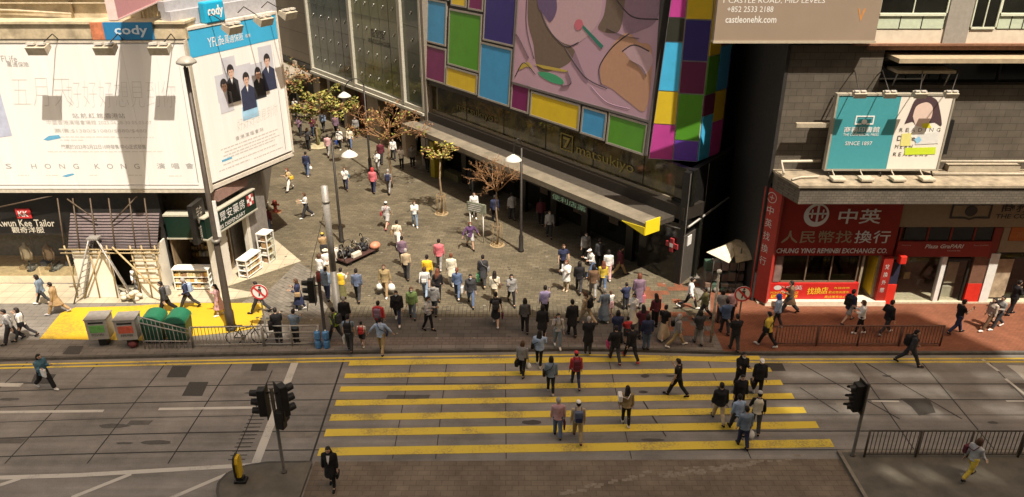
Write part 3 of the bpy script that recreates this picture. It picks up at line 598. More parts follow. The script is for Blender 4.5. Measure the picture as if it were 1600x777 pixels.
# dispensary
ds = thing('dispensary', 'corner dispensary with green signboards and open shop counter', 'shop', (-15.3, 33.6, .12))
MB(FL).box(-16.35, -14.25, -.4, .2, 2.75, 3.85).build('front_signboard', M('sign_green', (.006, .021, .014), rough=.35, var=.2), ds)
MB(FL).box(-16.4, -14.2, -.43, .22, 3.85, 3.93).box(-16.4, -14.2, -.43, .22, 2.68, 2.75).build('sign_trim', M('sign_trim', (.4, .38, .3), var=.1), ds)
MB(FL).box(-16.35, -14.3, 1.7, 1.8, .12, 2.7).box(-16.35, -16.28, -.3, 1.7, .12, 2.7).build('back_wall', M('shop_back', (.2, .14, .08), var=.4, scale=3), ds)
MB(FL).box(-14.55, -14.2, -.35, .9, .12, 2.7).build('corner_pier', M('white_pier', (.6, .56, .48), var=.08), ds)
random.seed(9)
gm = [M('goods_%s' % c, v, rough=.4, var=.15) for c, v in (('cream', (.6, .5, .3)), ('amber', (.5, .3, .08)), ('tan', (.4, .25, .12)), ('white', (.65, .63, .58)), ('straw', (.5, .42, .2)), ('brown', (.3, .18, .1)))]
mb = MB(FL)
for z in (.9, 1.3, 1.7, 2.1, 2.4):
    for i in range(11): mb.box(-16.2 + i * .17, -16.07 + i * .17, 1.45, 1.66, z, z + random.uniform(.14, .3), random.randrange(6))
mb.build('stock', gm, ds)
def counter(fr, x0, x1, y0, y1, lab, z1=1.15):
    o = (fr.m @ Vector(((x0 + x1) / 2, (y0 + y1) / 2, .12))); t = thing('display_counter', lab, 'display case', o[:])
    mb = MB(fr)
    for x in (x0, x1 - .05):
        for y in (y0, y1 - .05): mb.box(x, x + .05, y, y + .05, .13, z1)
    mb.box(x0 + .051, x1 - .051, y0 + .02, y1 - .02, z1 - .05, z1 - .005); mb.box(x0 - .01, x1 + .01, y0 - .01, y1 + .01, z1, z1 + .05); mb.box(x0 + .051, x1 - .051, y1 - .03, y1, .13, z1 - .05)
    for z in (.2, .5, .8): mb.box(x0 + .052, x1 - .052, y0 + .01, y1 - .035, z, z + .03)
    mb.build('frame', white_metal, t)
    g = MB(fr); random.seed(int(x0 * 10) + 3)
    for z in (.231, .531, .831):
        x = x0 + .08
        while x < x1 - .2: w = random.uniform(.08, .18); g.box(x, x + w, y0 + .05, y0 + .05 + .2, z, z + random.uniform(.1, .2), random.randrange(6)); x += w + .015
    g.build('goods', gm, t)
    return t
counter(FL, -16.35, -14.6, -.75, -.2, 'long white display counter of medicine boxes on the dispensary front', 1.2)
MB(FW).box(-.1, 3.4, .0, .25, 2.75, 3.05).box(-.1, 1.05, 0, .25, .12, 2.75).box(2.75, 3.0, 0, .25, .12, 2.75).box(1.05, 2.75, .9, 1.0, .12, 2.75).build('side_wall', _mats['white_pier'], ds)
MB(FW).box(3.0, 4.6, .02, .3, .12, 5.1).build('grey_side_wall', M('grey_side', (.2, .18, .16), var=.2), ds)
MB(FW).box(1.35, 2.2, .82, .895, 1.35, 2.2).build('side_window', dark_glass, ds)
MB(FW).box(-.75, 3.3, -.35, -.1, 3.1, 4.1).build('side_signboard', _mats['sign_green'], ds)
MB(FW).box(-.8, 3.35, -.38, -.09, 4.1, 4.16).box(-.8, 3.35, -.38, -.09, 3.03, 3.1).build('side_sign_trim', _mats['sign_trim'], ds)
MB(FW).box(.6, 3.0, -.25, .1, 4.45, 5.0).build('hanging_banner', M('banner_brown', (.26, .16, .13), var=.15), ds)
lettering(ds, '眾安藥房', FW, .35, 3.5, 2.0, .48, white_letter, n=-.365, space=1.1); lettering(ds, 'HERBS DISPENSARY', FW, -.3, 3.18, 2.6, .2, white_letter, n=-.365)
mb = MB(FW); cx, cz = 2.85, 3.72
for i in range(3): 
    for j in range(3): mb.box(cx - .27 + i * .18, cx - .1 + i * .18, -.37, -.352, cz - .27 + j * .18, cz - .1 + j * .18, (i + j) % 2)
mb.build('chequer_emblem', [M('emblem_dark_red', (.4, .05, .05), var=.1), white_letter], ds)
FB = Frame((-14.3, 33.45, 0), (-.35, -.94)); mb = MB()
bs = thing('blade_sign', 'dark double sided shop sign with white characters beside the lamp post', 'sign', (-13.9, 32.6, 3.4))
FBl = Frame((-14.35, 32.1, 0), (.1, 1)); MB(FBl).box(0, 1.1, 0, .22, 3.0, 4.9).build('panel', black_board, bs)
lettering(bs, '眾安', FBl, .3, 3.9, .5, .8, white_letter, n=-.015); lettering(bs, '藥房', FBl, .3, 3.1, .5, .7, white_letter, n=-.015)
counter(FW, 1.2, 2.55, -.75, -.2, 'low white counter of packets on the dispensary side wall', 1.1)
cs = thing('glass_showcase', 'upright white glass showcase standing at the end of the dispensary', 'display case', (FW.m @ Vector((3.3, -.5, .12)))[:])
mb = MB(FW)
for x in (3.0, 3.65):
    for y in (-.85, -.3): mb.box(x, x + .05, y, y + .05, .12, 1.75)
mb.box(2.99, 3.71, -.86, -.24, 1.75, 1.8); 
for z in (.14, .55, .95, 1.35): mb.box(3.051, 3.649, -.8, -.3, z, z + .025)
mb.build('frame', white_metal, cs)
g = MB(FW); random.seed(12)
for z in (.166, .576, .976, 1.376):
    for i in range(4): g.box(3.08 + i * .14, 3.19 + i * .14, -.7, -.45, z, z + random.uniform(.12, .26), random.randrange(6))
g.build('goods', gm, cs); MB(FW).box(3.051, 3.649, -.845, -.84, .16, 1.74).build('pane', clear_m, cs)

# ---------------------------------------------------------------- the shopping mall
FM = Frame((-4.36, 49.75, 0), (.617, -.787))
LEAN = .085
class LeanFrame(Frame):                          # the colour-panel wall leans back a little as it rises
    def __init__(s, base, z0, k):
        s.o = base.o; s.t = base.t; s.n = base.n; s.m = base.m @ Matrix(((1, 0, 0, 0), (0, 1, k, -k * z0), (0, 0, 1, 0), (0, 0, 0, 1))); s.k = k; s.z0 = z0
    def px(s, x, y, n=0.0):
        nn = (s.n + Vector((0, 0, -s.k))); o = s.o + s.n * (n - s.k * s.z0); r = ray(x, y)
        p = _c + r * ((o - _c).dot(nn) / r.dot(nn)); return ((p - s.o).dot(s.t), p.z)
FP_ = LeanFrame(FM, 6.1, LEAN)
mall = thing('shopping_mall', 'shopping mall with glass wall and big colourful panels beside the plaza', 'building', (FM.m @ Vector((5, 8, 0)))[:])
gl_m = bpy.data.materials.new('green_glass'); gl_m.use_nodes = True
def _gl(m, c, c2, spec=.5, rough=.12):
    n = m.node_tree.nodes; l = m.node_tree.links; b = n['Principled BSDF']; b.inputs['Roughness'].default_value = rough; b.inputs['Specular IOR Level'].default_value = spec
    tc = n.new('ShaderNodeTexCoord'); nz = n.new('ShaderNodeTexNoise'); nz.inputs['Scale'].default_value = .35; nz.inputs['Detail'].default_value = 4; l.new(tc.outputs['Object'], nz.inputs['Vector'])
    mr = n.new('ShaderNodeMapRange'); mr.inputs[1].default_value = .35; mr.inputs[2].default_value = .65; l.new(nz.outputs[0], mr.inputs[0])
    mx = n.new('ShaderNodeMix'); mx.data_type = 'RGBA'; l.new(mr.outputs[0], mx.inputs[0]); mx.inputs[6].default_value = (*c, 1); mx.inputs[7].default_value = (*c2, 1); l.new(mx.outputs[2], b.inputs['Base Color'])
    b.inputs['Coat Weight'].default_value = .35; b.inputs['Coat Roughness'].default_value = .03
_gl(gl_m, (.11, .12, .065), (.19, .19, .085))
gl2 = bpy.data.materials.new('green_glass_dark'); gl2.use_nodes = True; _gl(gl2, (.06, .075, .055), (.10, .115, .08))
frame_m = M('mall_frame', (.42, .4, .33), rough=.5, var=.12)
MB(FM).box(-20.4, 18.0, .6, 30, 4.3, 30).build('core', dark_wall, mall)
def glass_panel(t0, t1, mat, nb, words=False):
    f = MB(FM).box(t0, t1, .1, .25, 4.25, 22).build('glass_panel', mat, mall)
    mb = MB(FM)
    mb.box(t0 - .12, t0 + .12, -.12, .3, 4.1, 22).box(t1 - .10, t1 + .10, -.12, .3, 4.1, 22).box(t0 + .12, t1 - .1, -.1, .3, 4.05, 4.28).box(t0 - .12, t1 + .1, -.25, .3, 3.82, 4.0)
    mb.build('panel_frame', frame_m, f)
    mb = MB(FM)
    for j in range(9):
        for i in range(nb):
            t = t0 + (i + .75) * (t1 - t0) / (nb + .5); z = 5.2 + j * 1.75
            for dt, dz in ((-.07, 0), (.07, 0)): mb.tube([(t + dt, .1, z + dt), (t + dt, .03, z + dt)], .05, 6)
            mb.tube([(t - .07, .06, z - .07), (t + .07, .06, z + .07)], .02, 4)
    mb.build('spider_fixing', M('fixing_steel', (.6, .6, .55), rough=.3, metal=.6, var=.1), f)
    mb = MB(FM)
    for i in range(1, nb): t = t0 + (i + .25) * (t1 - t0) / (nb + .5); mb.box(t - .012, t + .012, .085, .099, 4.3, 22)
    for j in range(9): mb.box(t0 + .13, t1 - .11, .085, .099, 4.32 + j * 1.75, 4.34 + j * 1.75)
    mb.build('glass_joint', M('glass_joint', (.075, .085, .05), var=.1), f)
    return f
glass_panel(-20.3, -12.75, gl2, 5); g2 = glass_panel(-12.6, -5.35, gl_m, 5); glass_panel(-5.2, -2.6, gl2, 1)
lettering(g2, '皇室堡', FM, -9.7, 8.2, 2.0, .6, dark_letter, n=.07); lettering(g2, 'WINDSOR HOUSE', FM, -10.2, 7.7, 3.2, .35, dark_letter, n=.07)
MB(FM).box(-2.5, -2.15, -.1, .6, .12, 30).build('corner_column', M('mall_column', (.22, .19, .15), rough=.5, var=.15), mall)
# brown wing beyond the glass
MB(FM).box(-60, -20.45, .3, 20, 4.3, 30).build('brown_wing', brown_clad, mall)
MB(FM).box(-60, -20.45, .2, .6, 3.9, 4.29).build('brown_wing_soffit', dark_wall, mall)
MB(FM).box(-60, -20.5, -2.6, .2, 3.35, 3.6).build('wing_canopy', concrete, mall)
# ground floor under the glass
mb = MB(FM)
MB(FM).box(-60, -2.2, 2.2, 2.4, .12, 4.2).build('ground_floor_wall', M('brown_ground_floor', (.10, .07, .05), rough=.4, var=.5, scale=.8), mall)
for t in (-24.5, -20.6, -17.8, -15.2, -11.0, -9.8, -6.0, -3.3):
    MB(FM).box(t, t + (1.3 if t in (-20.6, -11.0) else .55), .0, .9, .12, 4.2).build('ground_floor_pillar', M('brown_pillar', (.3, .245, .18), rough=.5, var=.2), mall)
MB(FM).box(-15.1, -11.1, 1.4, 1.5, .12, 3.6).build('red_shop_window', M('red_shop_glass', (.22, .045, .02), rough=.15, var=.5, scale=.9), mall)
MB(FM).box(-9.2, -6.1, 1.4, 1.5, .12, 3.6).build('shop_window', dark_glass, mall)
MB(FM).box(-60, -2.2, .3, 2.2, 3.82, 4.24).build('arcade_ceiling', dark_wall, mall)
# colour panels
def pc(k, c): return M('panel_' + k, c, rough=.35, var=.08, scale=1.5, spec=.45)
CP = dict(blue=pc('blue', (.05, .25, .47)), purple=pc('purple', (.15, .018, .085)), green=pc('green', (.075, .24, .02)), yellow=pc('yellow', (.56, .40, .025)), navy=pc('navy', (.035, .026, .14)),
          violet=pc('violet', (.13, .055, .36)), magenta=pc('magenta', (.42, .05, .24)), black=pc('black', (.03, .03, .022)), cyan=pc('cyan', (.06, .40, .66)), plum=pc('plum', (.11, .018, .06)))
MB(FP_).box(-2.9, 17.75, .04, .5, 6.05, 24).build('panel_backing', M('panel_backing', (.04, .034, .028), rough=.5, var=.1), mall)
rim = M('panel_rim', (.3, .27, .23), rough=.45, metal=.3, var=.1)
def cpanel(t0, t1, z0, z1, c, words=None):
    o = MB(FP_).box(t0 + .1, t1 - .1, -.07, .035, z0 + .1, z1 - .1).build('colour_panel', CP[c], mall)
    MB(FP_).box(t0, t0 + .099, -.1, .037, z0, z1).box(t1 - .099, t1, -.1, .037, z0, z1).box(t0 + .1, t1 - .1, -.1, .037, z0, z0 + .099).box(t0 + .1, t1 - .1, -.1, .037, z1 - .099, z1).build('panel_rim', rim, o)
    return o
for a in ((-2.85, .0, 8.8, 11.5, 'blue'), (-2.95, .1, 6.4, 8.65, 'purple'), (.3, 3.75, 7.75, 11.15, 'green'), (.2, 3.6, 6.38, 7.65, 'yellow'), (3.95, 6.95, 9.72, 13.0, 'navy'), (3.75, 6.85, 6.3, 9.6, 'blue'),
          (-2.8, .2, 11.6, 15, 'green'), (.45, 2.1, 11.35, 13.5, 'yellow'), (2.3, 3.8, 11.3, 13.2, 'purple'), (6.98, 8.62, 6.25, 7.8, 'purple'), (8.75, 12.82, 6.2, 7.6, 'yellow'), (12.98, 14.8, 6.14, 7.58, 'blue'), (14.92, 17.55, 6.05, 7.62, 'green'),
          (2.3, 6.9, 13.3, 17, 'cyan'), (-2.8, 2.1, 15.1, 19, 'magenta')): cpanel(*a)
lettering(mall, '皇室堡', FP_, 7.25, 7.0, .25, .55, M('panel_letters', (.3, .12, .22), var=.1), n=-.085) if False else None
# mural: a generic pastel portrait print (stand-in artwork)
mu = thing('mural_billboard', 'huge mauve pastel poster of a pale figure holding a green straw on the mall', 'billboard', (FM.m @ Vector((12, 0, 7.9)))[:])
MB(FP_).box(7.05, 17.6, -.06, .035, 7.8, 18.5).build('panel', M('mural_mauve', (.41, .26, .325), rough=.6, var=.06, scale=.5), mu)
MB(FP_).box(6.95, 7.05, -.12, .037, 7.75, 18.5).box(17.6, 17.74, -.12, .037, 6.1, 18.5).box(7.05, 17.6, -.12, .037, 7.68, 7.8).build('frame', M('mural_frame', (.11, .095, .09), rough=.5, var=.1), mu)
def mural(pts, mat, n, name='printed_shape'):
    P = [FP_.px(*p) for p in pts]; MB(FP_).prism(P, n, n + .003).build(name, mat, mu)
mo = M('mural_olive', (.14, .10, .075), rough=.6, var=.1); mg = M('mural_grey_mauve', (.24, .15, .2), rough=.6, var=.08); mp_ = M('mural_peach', (.42, .235, .15), rough=.6, var=.06); mpl = M('mural_pale', (.45, .30, .33), rough=.6, var=.05)
ml = M('mural_dark_line', (.05, .035, .045), rough=.6, var=.1); mt = M('mural_teal', (.03, .16, .12), rough=.5, var=.05); mpk = M('mural_pink', (.48, .13, .17), var=.05); mgr = M('mural_green', (.05, .28, .14), var=.05); mye = M('mural_yellow', (.4, .3, .06), var=.05)
def curve(pts, k=6):
    out = []; n_ = len(pts)
    for i in range(n_ - 1):
        p0 = pts[max(i - 1, 0)]; p1 = pts[i]; p2 = pts[i + 1]; p3 = pts[min(i + 2, n_ - 1)]
        for j in range(k):
            t = j / k; out.append(tuple(.5 * ((2 * b_) + (-a_ + c_) * t + (2 * a_ - 5 * b_ + 4 * c_ - d_) * t * t + (-a_ + 3 * b_ - 3 * c_ + d_) * t ** 3) for a_, b_, c_, d_ in zip(p0, p1, p2, p3)))
    return out + [pts[-1]]
def mline(pts, w=.032, n=-.075, mat=None):
    P = [FP_.px(*p) for p in curve(pts)]; mb = MB(FP_)
    mb.tube([(a, n, b) for a, b in P], w, 4, flat=.12); mb.build('printed_line', mat or ml, mu)
mural(curve([(828, -30), (826, 30), (835, 70), (838, 95), (846, 112), (872, 108), (893, 96), (900, 80), (880, 62), (858, 40), (846, 12), (842, -30)]), mo, -.064)
mural(curve([(900, 80), (912, 110), (920, 128), (912, 126), (893, 98)]), mg, -.066)
mural(curve([(848, -30), (850, 20), (866, 54), (890, 70), (915, 60), (938, 30), (945, -30)]), mpl, -.068)
mural(curve([(952, -30), (946, 20), (936, 44), (955, 52), (970, 46), (977, 10), (980, -30)]), mo, -.067)
mural(curve([(962, -30), (973, 30), (980, 52), (1002, 48), (1028, 30), (1040, -30)]), mg, -.0655)
mural(curve([(941, 130), (940, 105), (955, 75), (972, 56), (985, 52), (1000, 66), (1018, 72), (1020, 110), (1010, 172), (985, 160), (960, 140)]), mp_, -.070)
mural(curve([(974, 78), (990, 70), (1014, 78), (1022, 95), (1010, 116), (1000, 104), (985, 92)]), mpl, -.072)
mural([(905, 36), (909, 35), (945, 72), (941, 76)], mt, -.080); mural(curve([(899, 38), (903, 31), (910, 31), (913, 38), (909, 46), (902, 46), (899, 38)]), mpk, -.082)
mural(curve([(842, 112), (862, 114), (880, 124), (880, 132), (862, 128), (845, 118)]), mgr, -.074)
mural(curve([(812, 110), (818, 100), (828, 98), (836, 112), (832, 106), (824, 104)]), mye, -.076); mural(curve([(836, 100), (850, 102), (880, 108), (890, 112), (880, 112), (850, 107)]), mye, -.0765)
mural(curve([(840, -30), (842, 8), (852, 24), (862, 34), (872, 12), (866, -30)]), M('mural_violet', (.12, .08, .16), var=.1), -.078)
mline([(826, -20), (824, 40), (836, 92)]); mline([(846, 14), (858, 44), (884, 72), (906, 66)]); mline([(884, 74), (916, 120), (950, 138)]); mline([(941, 132), (938, 105), (958, 74), (985, 52)]); mline([(974, 80), (992, 70), (1016, 80)]); mline([(985, 94), (1004, 104), (1012, 118)]); mline([(803, 50), (812, 58), (828, 90)], .03); mline([(806, 120), (820, 98), (838, 116)]); mline([(878, 134), (894, 130), (888, 110)])
mline([(950, 44), (975, 55), (1000, 60)]); mline([(965, 0), (990, 26), (1030, 30)], .03); mline([(925, 135), (950, 160), (985, 170)], .03, mat=mg)
# corner facets
P1, P2, P3, P4 = Vector((6.61, 35.72, 0)), Vector((8.85, 35.22, 0)), Vector((10.2, 36.6, 0)), Vector((11.2, 39.5, 0))
def zY(py, y): return AtY(800, py, y).z
FA = Frame(P1, P2 - P1); FC = Frame(P2, P3 - P2); FD = Frame(P3, P4 - P3); WA = (P2 - P1).length; WC = (P3 - P2).length; WD = (P4 - P3).length
def facet(fr, x0, x1, rows, lean0=0.0, gap=.03):
    zs = [r[0] for r in rows]
    for (z0, c), z1 in zip(rows, [r[0] for r in rows[1:]] + [22]):
        l0 = lean0 * (z0 - 6); l1 = lean0 * (z1 - 6)
        MB(fr).prism([(x0 + gap + l0, z0 + gap), (x1 - gap, z0 + gap), (x1 - gap, z1 - gap), (x0 + gap + l1, z1 - gap)], -.06, .0).build('corner_panel', CP[c], mall)
    MB(fr).prism([(x0, zs[0] - .02), (x1, zs[0] - .02), (x1, 22), (x0 + lean0 * 16, 22)], .002, .3).build('corner_backing', M('corner_frame', (.45, .43, .42), rough=.5, var=.1), mall)
facet(FA, 0, WA / 2, [(5.98, 'magenta'), (zY(195, 35.5), 'yellow'), (zY(143, 35.5), 'cyan'), (zY(66, 35.5), 'black'), (zY(28, 35.5), 'magenta'), (14.5, 'green')], .06)
facet(FA, WA / 2 + .0, WA, [(5.98, 'violet'), (zY(220, 35.3), 'green'), (zY(147, 35.3), 'plum'), (zY(96, 35.3), 'navy'), (zY(31, 35.3), 'yellow'), (14.5, 'blue')])
facet(FC, 0, WC * .5, [(5.98, 'cyan'), (zY(178, 35.8), 'plum'), (zY(145, 35.8), 'green'), (zY(85, 35.8), 'yellow'), (13.5, 'blue')]); facet(FC, WC * .5, WC, [(5.98, 'magenta'), (zY(188, 36.3), 'yellow'), (zY(140, 36.3), 'blue'), (zY(70, 36.3), 'plum')])
facet(FD, 0, WD, [(5.98, 'plum'), (8.5, 'navy'), (11, 'green')])
MB().slab([tuple((P1 + FA.n * .3)[:2]), tuple((P2 + FA.n * .35)[:2]), tuple((P3 + FC.n * .35)[:2]), tuple((P4 + Vector((-.2, 0, 0)))[:2]), (14, 52), (8, 52)], 5.9, 24).build('corner_core', dark_wall, mall)
# black glass band, canopy, ground floor shops
bz = bpy.data.materials.new('band_glass_painted_reflection'); bz.use_nodes = True; _gl(bz, (.010, .009, .005), (.085, .068, .018), .6, .08); [setattr(q.inputs['Scale'], 'default_value', 1.3) for q in bz.node_tree.nodes if q.type == 'TEX_NOISE']  # olive speckles paint tree reflections into the glass colour
MB(FM).box(19.31, 20.33, .3, .6, 4.16, 5.94).build('corner_glass', dark_glass, mall)
bgl = MB(FM).box(-2.1, 19.3, .35, .6, 4.3, 5.95).build('dark_glass_band', bz, mall)
mb = MB(FM)
for t in (1.9, 5.8, 9.7, 13.6, 17.2): mb.box(t, t + .05, .33, .36, 4.32, 6.04)
mb.build('band_mullion', dark_metal, bgl)
MB(FM).box(-2.1, 19.2, .25, .34, 4.15, 4.3).build('band_sill', M('band_sill', (.2, .17, .12), rough=.5, var=.1), mall)
mtk = thing('shop_sign', 'gold outline matsukiyo lettering with square emblem nearest the mall corner', 'sign', (FM.m @ Vector((13, .3, 4.8)))[:])
lettering(mtk, 'matsukiyo', FM, 12.35, 4.62, 4.25, .72, gold_letter, n=.30)
q = MB(FM); 
for a in ((11.05, 12.05, 5.62, 5.68), (11.05, 12.05, 4.74, 4.8), (11.05, 11.11, 4.8, 5.62), (11.99, 12.05, 4.8, 5.62)): q.box(a[0], a[1], .28, .33, a[2], a[3])
q.prism([(11.3, 4.9), (11.5, 4.9), (11.85, 5.5), (11.25, 5.5), (11.25, 5.38), (11.62, 5.38)], .28, .33); q.build('emblem', gold_letter, mtk)
mt2 = thing('shop_sign', 'dim gold matsukiyo lettering on the dark glass nearest the glass wall', 'sign', (FM.m @ Vector((2, .3, 4.8)))[:])
lettering(mt2, 'matsukiyo', FM, .9, 4.75, 3.9, .62, M('dim_gold_letters', (.12, .1, .03), rough=.4, var=.3), n=.30)
MB(FM).box(-2.1, 20.3, -.05, 1.4, 3.5, 4.15).build('dark_fascia', M('dark_fascia', (.03, .025, .02), rough=.35, var=.2), mall)
MB(FM).box(-2.15, 19.75, -2.1, -1.1, 3.42, 3.72).build('canopy_edge', M('canopy_concrete', (.17, .145, .105), rough=.85, var=.3, scale=1.2, bump=.2), mall)
MB(FM).box(-2.15, 19.75, -1.09, -.055, 3.36, 3.60).build('canopy_roof', M('canopy_dark_roof', (.05, .042, .033), rough=.6, var=.3), mall)
MB(FM).box(-2.05, 19.6, -2.0, -.06, 3.28, 3.355).build('canopy_soffit', dark_wall, mall)
MB(FM).box(-2.1, 20.3, 1.2, 1.4, .12, 3.5).build('shop_front', dark_glass, mall)
for t in (1.6, 4.6, 7.8, 10.6, 13.2, 16.6): MB(FM).box(t, t + .5, .05, .29, .12, 3.3).build('shop_pillar', M('dark_pillar', (.02, .017, .014), rough=.3, var=.3), mall)
MB(FM).box(-.75, -.25, -.9, -.3, .12, 2.6).build('yellow_pillar', M('yellow_pillar', (.38, .3, .02), rough=.4, var=.15), mall)
MB(FM).box(-.2, 1.5, -.2, .25, .12, .6).build('shop_step', M('olive_step', (.12, .11, .05), var=.2), mall)
w = MB(FM)
for i, (t, zz) in enumerate(((8.4, 1.2), (9.5, 1.0), (11.4, .9), (12.1, 1.4), (14.3, 1.2), (15.3, 1.6), (17.4, 1.2), (18.4, 1.3))): w.box(t, t + .7, 1.1, 1.15, zz, zz + .9)
w.build('window_poster', M('dim_posters', (.10, .07, .045), rough=.5, var=.6, scale=3), mall)
MB(FM).box(17.6, 20.3, -.02, .28, .12, 3.27).build('corner_glazing', M('corner_black_glass', (.016, .014, .011), rough=.1, var=.4, scale=.7, spec=.5), mall)
csn = thing('fascia_sign', 'green and white lit shop letters hung under the canopy edge', 'sign', (FM.m @ Vector((15, -1.9, 3)))[:])
lettering(csn, '便利店薬', FM, 13.0, 2.92, 2.6, .3, M('mint_letters', (.35, .6, .42), var=.1), n=-1.95, name='lettering')
MB(FM).box(12.9, 15.7, -1.94, -1.9, 2.88, 3.27).build('panel', dark_wall, csn)
ws_ = thing('fascia_sign', 'small white shop name lit under the canopy beside the plaza lamp', 'sign', (FM.m @ Vector((7, -1.9, 3)))[:])
lettering(ws_, 'matsukiyo', FM, 6.9, 3.02, 1.4, .16, white_letter, n=-1.95); MB(FM).box(6.8, 8.4, -1.94, -1.9, 2.96, 3.25).build('panel', dark_wall, ws_)
ys = thing('canopy_sign', 'bright yellow wedge sign wrapped round the end of the mall canopy', 'sign', (FM.m @ Vector((19.8, -1.5, 3.3)))[:])
yel = M('sign_yellow', (.75, .58, .02), rough=.4, var=.04)
MB(FM).box(19.78, 19.82, -2.13, -1.15, 3.15, 3.85).build('end_panel', yel, ys); MB(FM).prism([(18.3, 3.42), (19.78, 3.15), (19.78, 3.55)], -2.15, -2.11).build('front_panel', yel, ys)
MB(FM).tube([(19.9, -.9, 3.4), (20.6, -.6, 3.35)], .05, 6).build('bracket', dark_metal, ys)
cr = thing('cross_sign', 'red cross sign on the black glass near the alley corner', 'sign', (FM.m @ Vector((19.5, -.1, 2.4)))[:])
crm = M('cross_red', (.3, .03, .035), var=.05); a, b = FM.px(1050, 383, -.1)
MB(FM).box(a - .12, a + .12, -.16, -.06, b - .36, b + .36, bev=.03).build('upright', crm, cr); MB(FM).box(a - .36, a - .121, -.15, -.06, b - .12, b + .12).box(a + .121, a + .36, -.15, -.06, b - .12, b + .12).build('arm', crm, cr)
MB(FM).box(a - .1, a + .1, -.165, -.161, b - .1, b + .1).build('centre', white_letter, cr)
# alley side of the mall
Q0 = FM.m @ Vector((20.35, .0, 0)); FQ = Frame(Q0, (.62, .78))
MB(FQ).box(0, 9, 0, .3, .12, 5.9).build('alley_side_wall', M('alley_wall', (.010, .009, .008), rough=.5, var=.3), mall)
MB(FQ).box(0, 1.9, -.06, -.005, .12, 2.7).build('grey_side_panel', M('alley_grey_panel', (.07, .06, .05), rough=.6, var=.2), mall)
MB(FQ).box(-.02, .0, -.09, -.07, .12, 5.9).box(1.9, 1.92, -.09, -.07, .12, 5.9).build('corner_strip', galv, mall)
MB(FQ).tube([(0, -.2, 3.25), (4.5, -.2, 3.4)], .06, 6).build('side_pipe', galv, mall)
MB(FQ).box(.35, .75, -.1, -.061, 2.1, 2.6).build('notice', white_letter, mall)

# ---------------------------------------------------------------- right building
FRr = Frame((0, 32.1, 0), (1, 0)); WY = 32.1
rbld = thing('stone_building', 'stone clad building over the red exchange shop with wide ledge', 'building', (20, 38, 0))
MB().box(11.45, 46, WY, 40, 6.0, 10.35).build('stone_wall', stone_m, rbld)
MB().box(11.45, 13.9 + .0, WY + .002, 40, 10.35, 12.0).build('stone_pier', stone_m, rbld)
MB().slab([(13.9, WY + .001), (15.3, WY + .001), (15.3, WY + .4), (13.9, WY + .4)], 10.35, 12.0).build('stone_pier', stone_m, rbld)
MB().box(15.3, 46, WY + .55, 33, 9.8, 12.0).build('dark_window_band', dark_glass, rbld)
mb = MB()
for x in (18.1, 20.5, 23): mb.box(x, x + .07, WY + .48, WY + .55, 10.36, 11.3)
mb.build('window_mullion', black_metal, rbld)
MB().box(15.55, 46, 31.25, WY + .54, 11.42, 11.6).build('upper_cornice', M('cream_cornice', (.36, .285, .185), rough=.8, var=.2), rbld)
MB().box(15.75, 18.15, 31.6, WY + .5, 10.93, 11.05).build('small_canopy', _mats['cream_cornice'], rbld)
mb = MB()
for x in (15.85, 17.0, 18.0): mb.tube([(x, 31.75, 10.93), (x, 32.0, 10.36)], .03, 5)
mb.build('canopy_bracket', galv, rbld)
MB().box(13.9, 46, 31.85, 33, 12.0, 12.08).box(14.5, 46, 31.95, 33, 11.82, 12.0).build('string_course', M('rust_course', (.2, .1, .06), var=.35), rbld)
MB().box(14.5, 46, 32.05, 40, 12.08, 12.62).build('cream_band', M('cream_band', (.62, .54, .42), rough=.75, var=.12, scale=2.5), rbld)
MB().box(14.5, 46, 32.1, 40, 12.62, 30).build('upper_wall', M('upper_pale_wall', (.4, .36, .28), rough=.7, var=.15), rbld)
grey_pil = M('grey_pilaster', (.3, .27, .23), rough=.6, var=.12)
for x0, x1 in ((17.5, 18.45), (22.9, 24)): MB().box(x0, x1, 31.98, 32.1, 12.085, 30).build('pilaster', grey_pil, rbld)
spd = M('spandrel_green', (.5, .56, .42), rough=.3, var=.1)
for x0, x1 in ((14.75, 17.4), (19.6, 21.1), (21.2, 22.8)):
    wn = MB().box(x0, x1, 32.02, 32.09, 12.66, 13.15).build('spandrel_panel', spd, rbld)
    MB().box(x0, x1, 31.96, 32.09, 13.16, 13.25).build('sill', M('pale_green_frame', (.6, .62, .48), var=.08), wn)
    m2 = MB()
    for i in range(1, 3): x = x0 + (x1 - x0) * i / 3; m2.box(x - .015, x + .015, 32.005, 32.019, 12.66, 13.15)
    m2.build('joint', dark_metal, wn)
for x0, x1, zz in ((14.75, 17.4, 13.27), (18.55, 19.5, 12.72), (19.6, 22.8, 13.27)):
    wn = MB().box(x0, x1, 32.05, 32.085, zz, 16).build('window', dark_glass, rbld)
    MB().box(x0 - .05, x0, 31.99, 32.08, zz, 16).box(x1, x1 + .05, 31.99, 32.08, zz, 16).box(x0, x1, 31.99, 32.08, zz - .08, zz).box(x0 + (x1 - x0) * .5 - .02, x0 + (x1 - x0) * .5 + .02, 32.0, 32.049, zz, 16).build('window_frame', _mats['pale_green_frame'], wn)
MB().box(15.0, 15.6, 32.6, 33, 14, 14.6).build('plant', dark_wall, rbld) if False else None
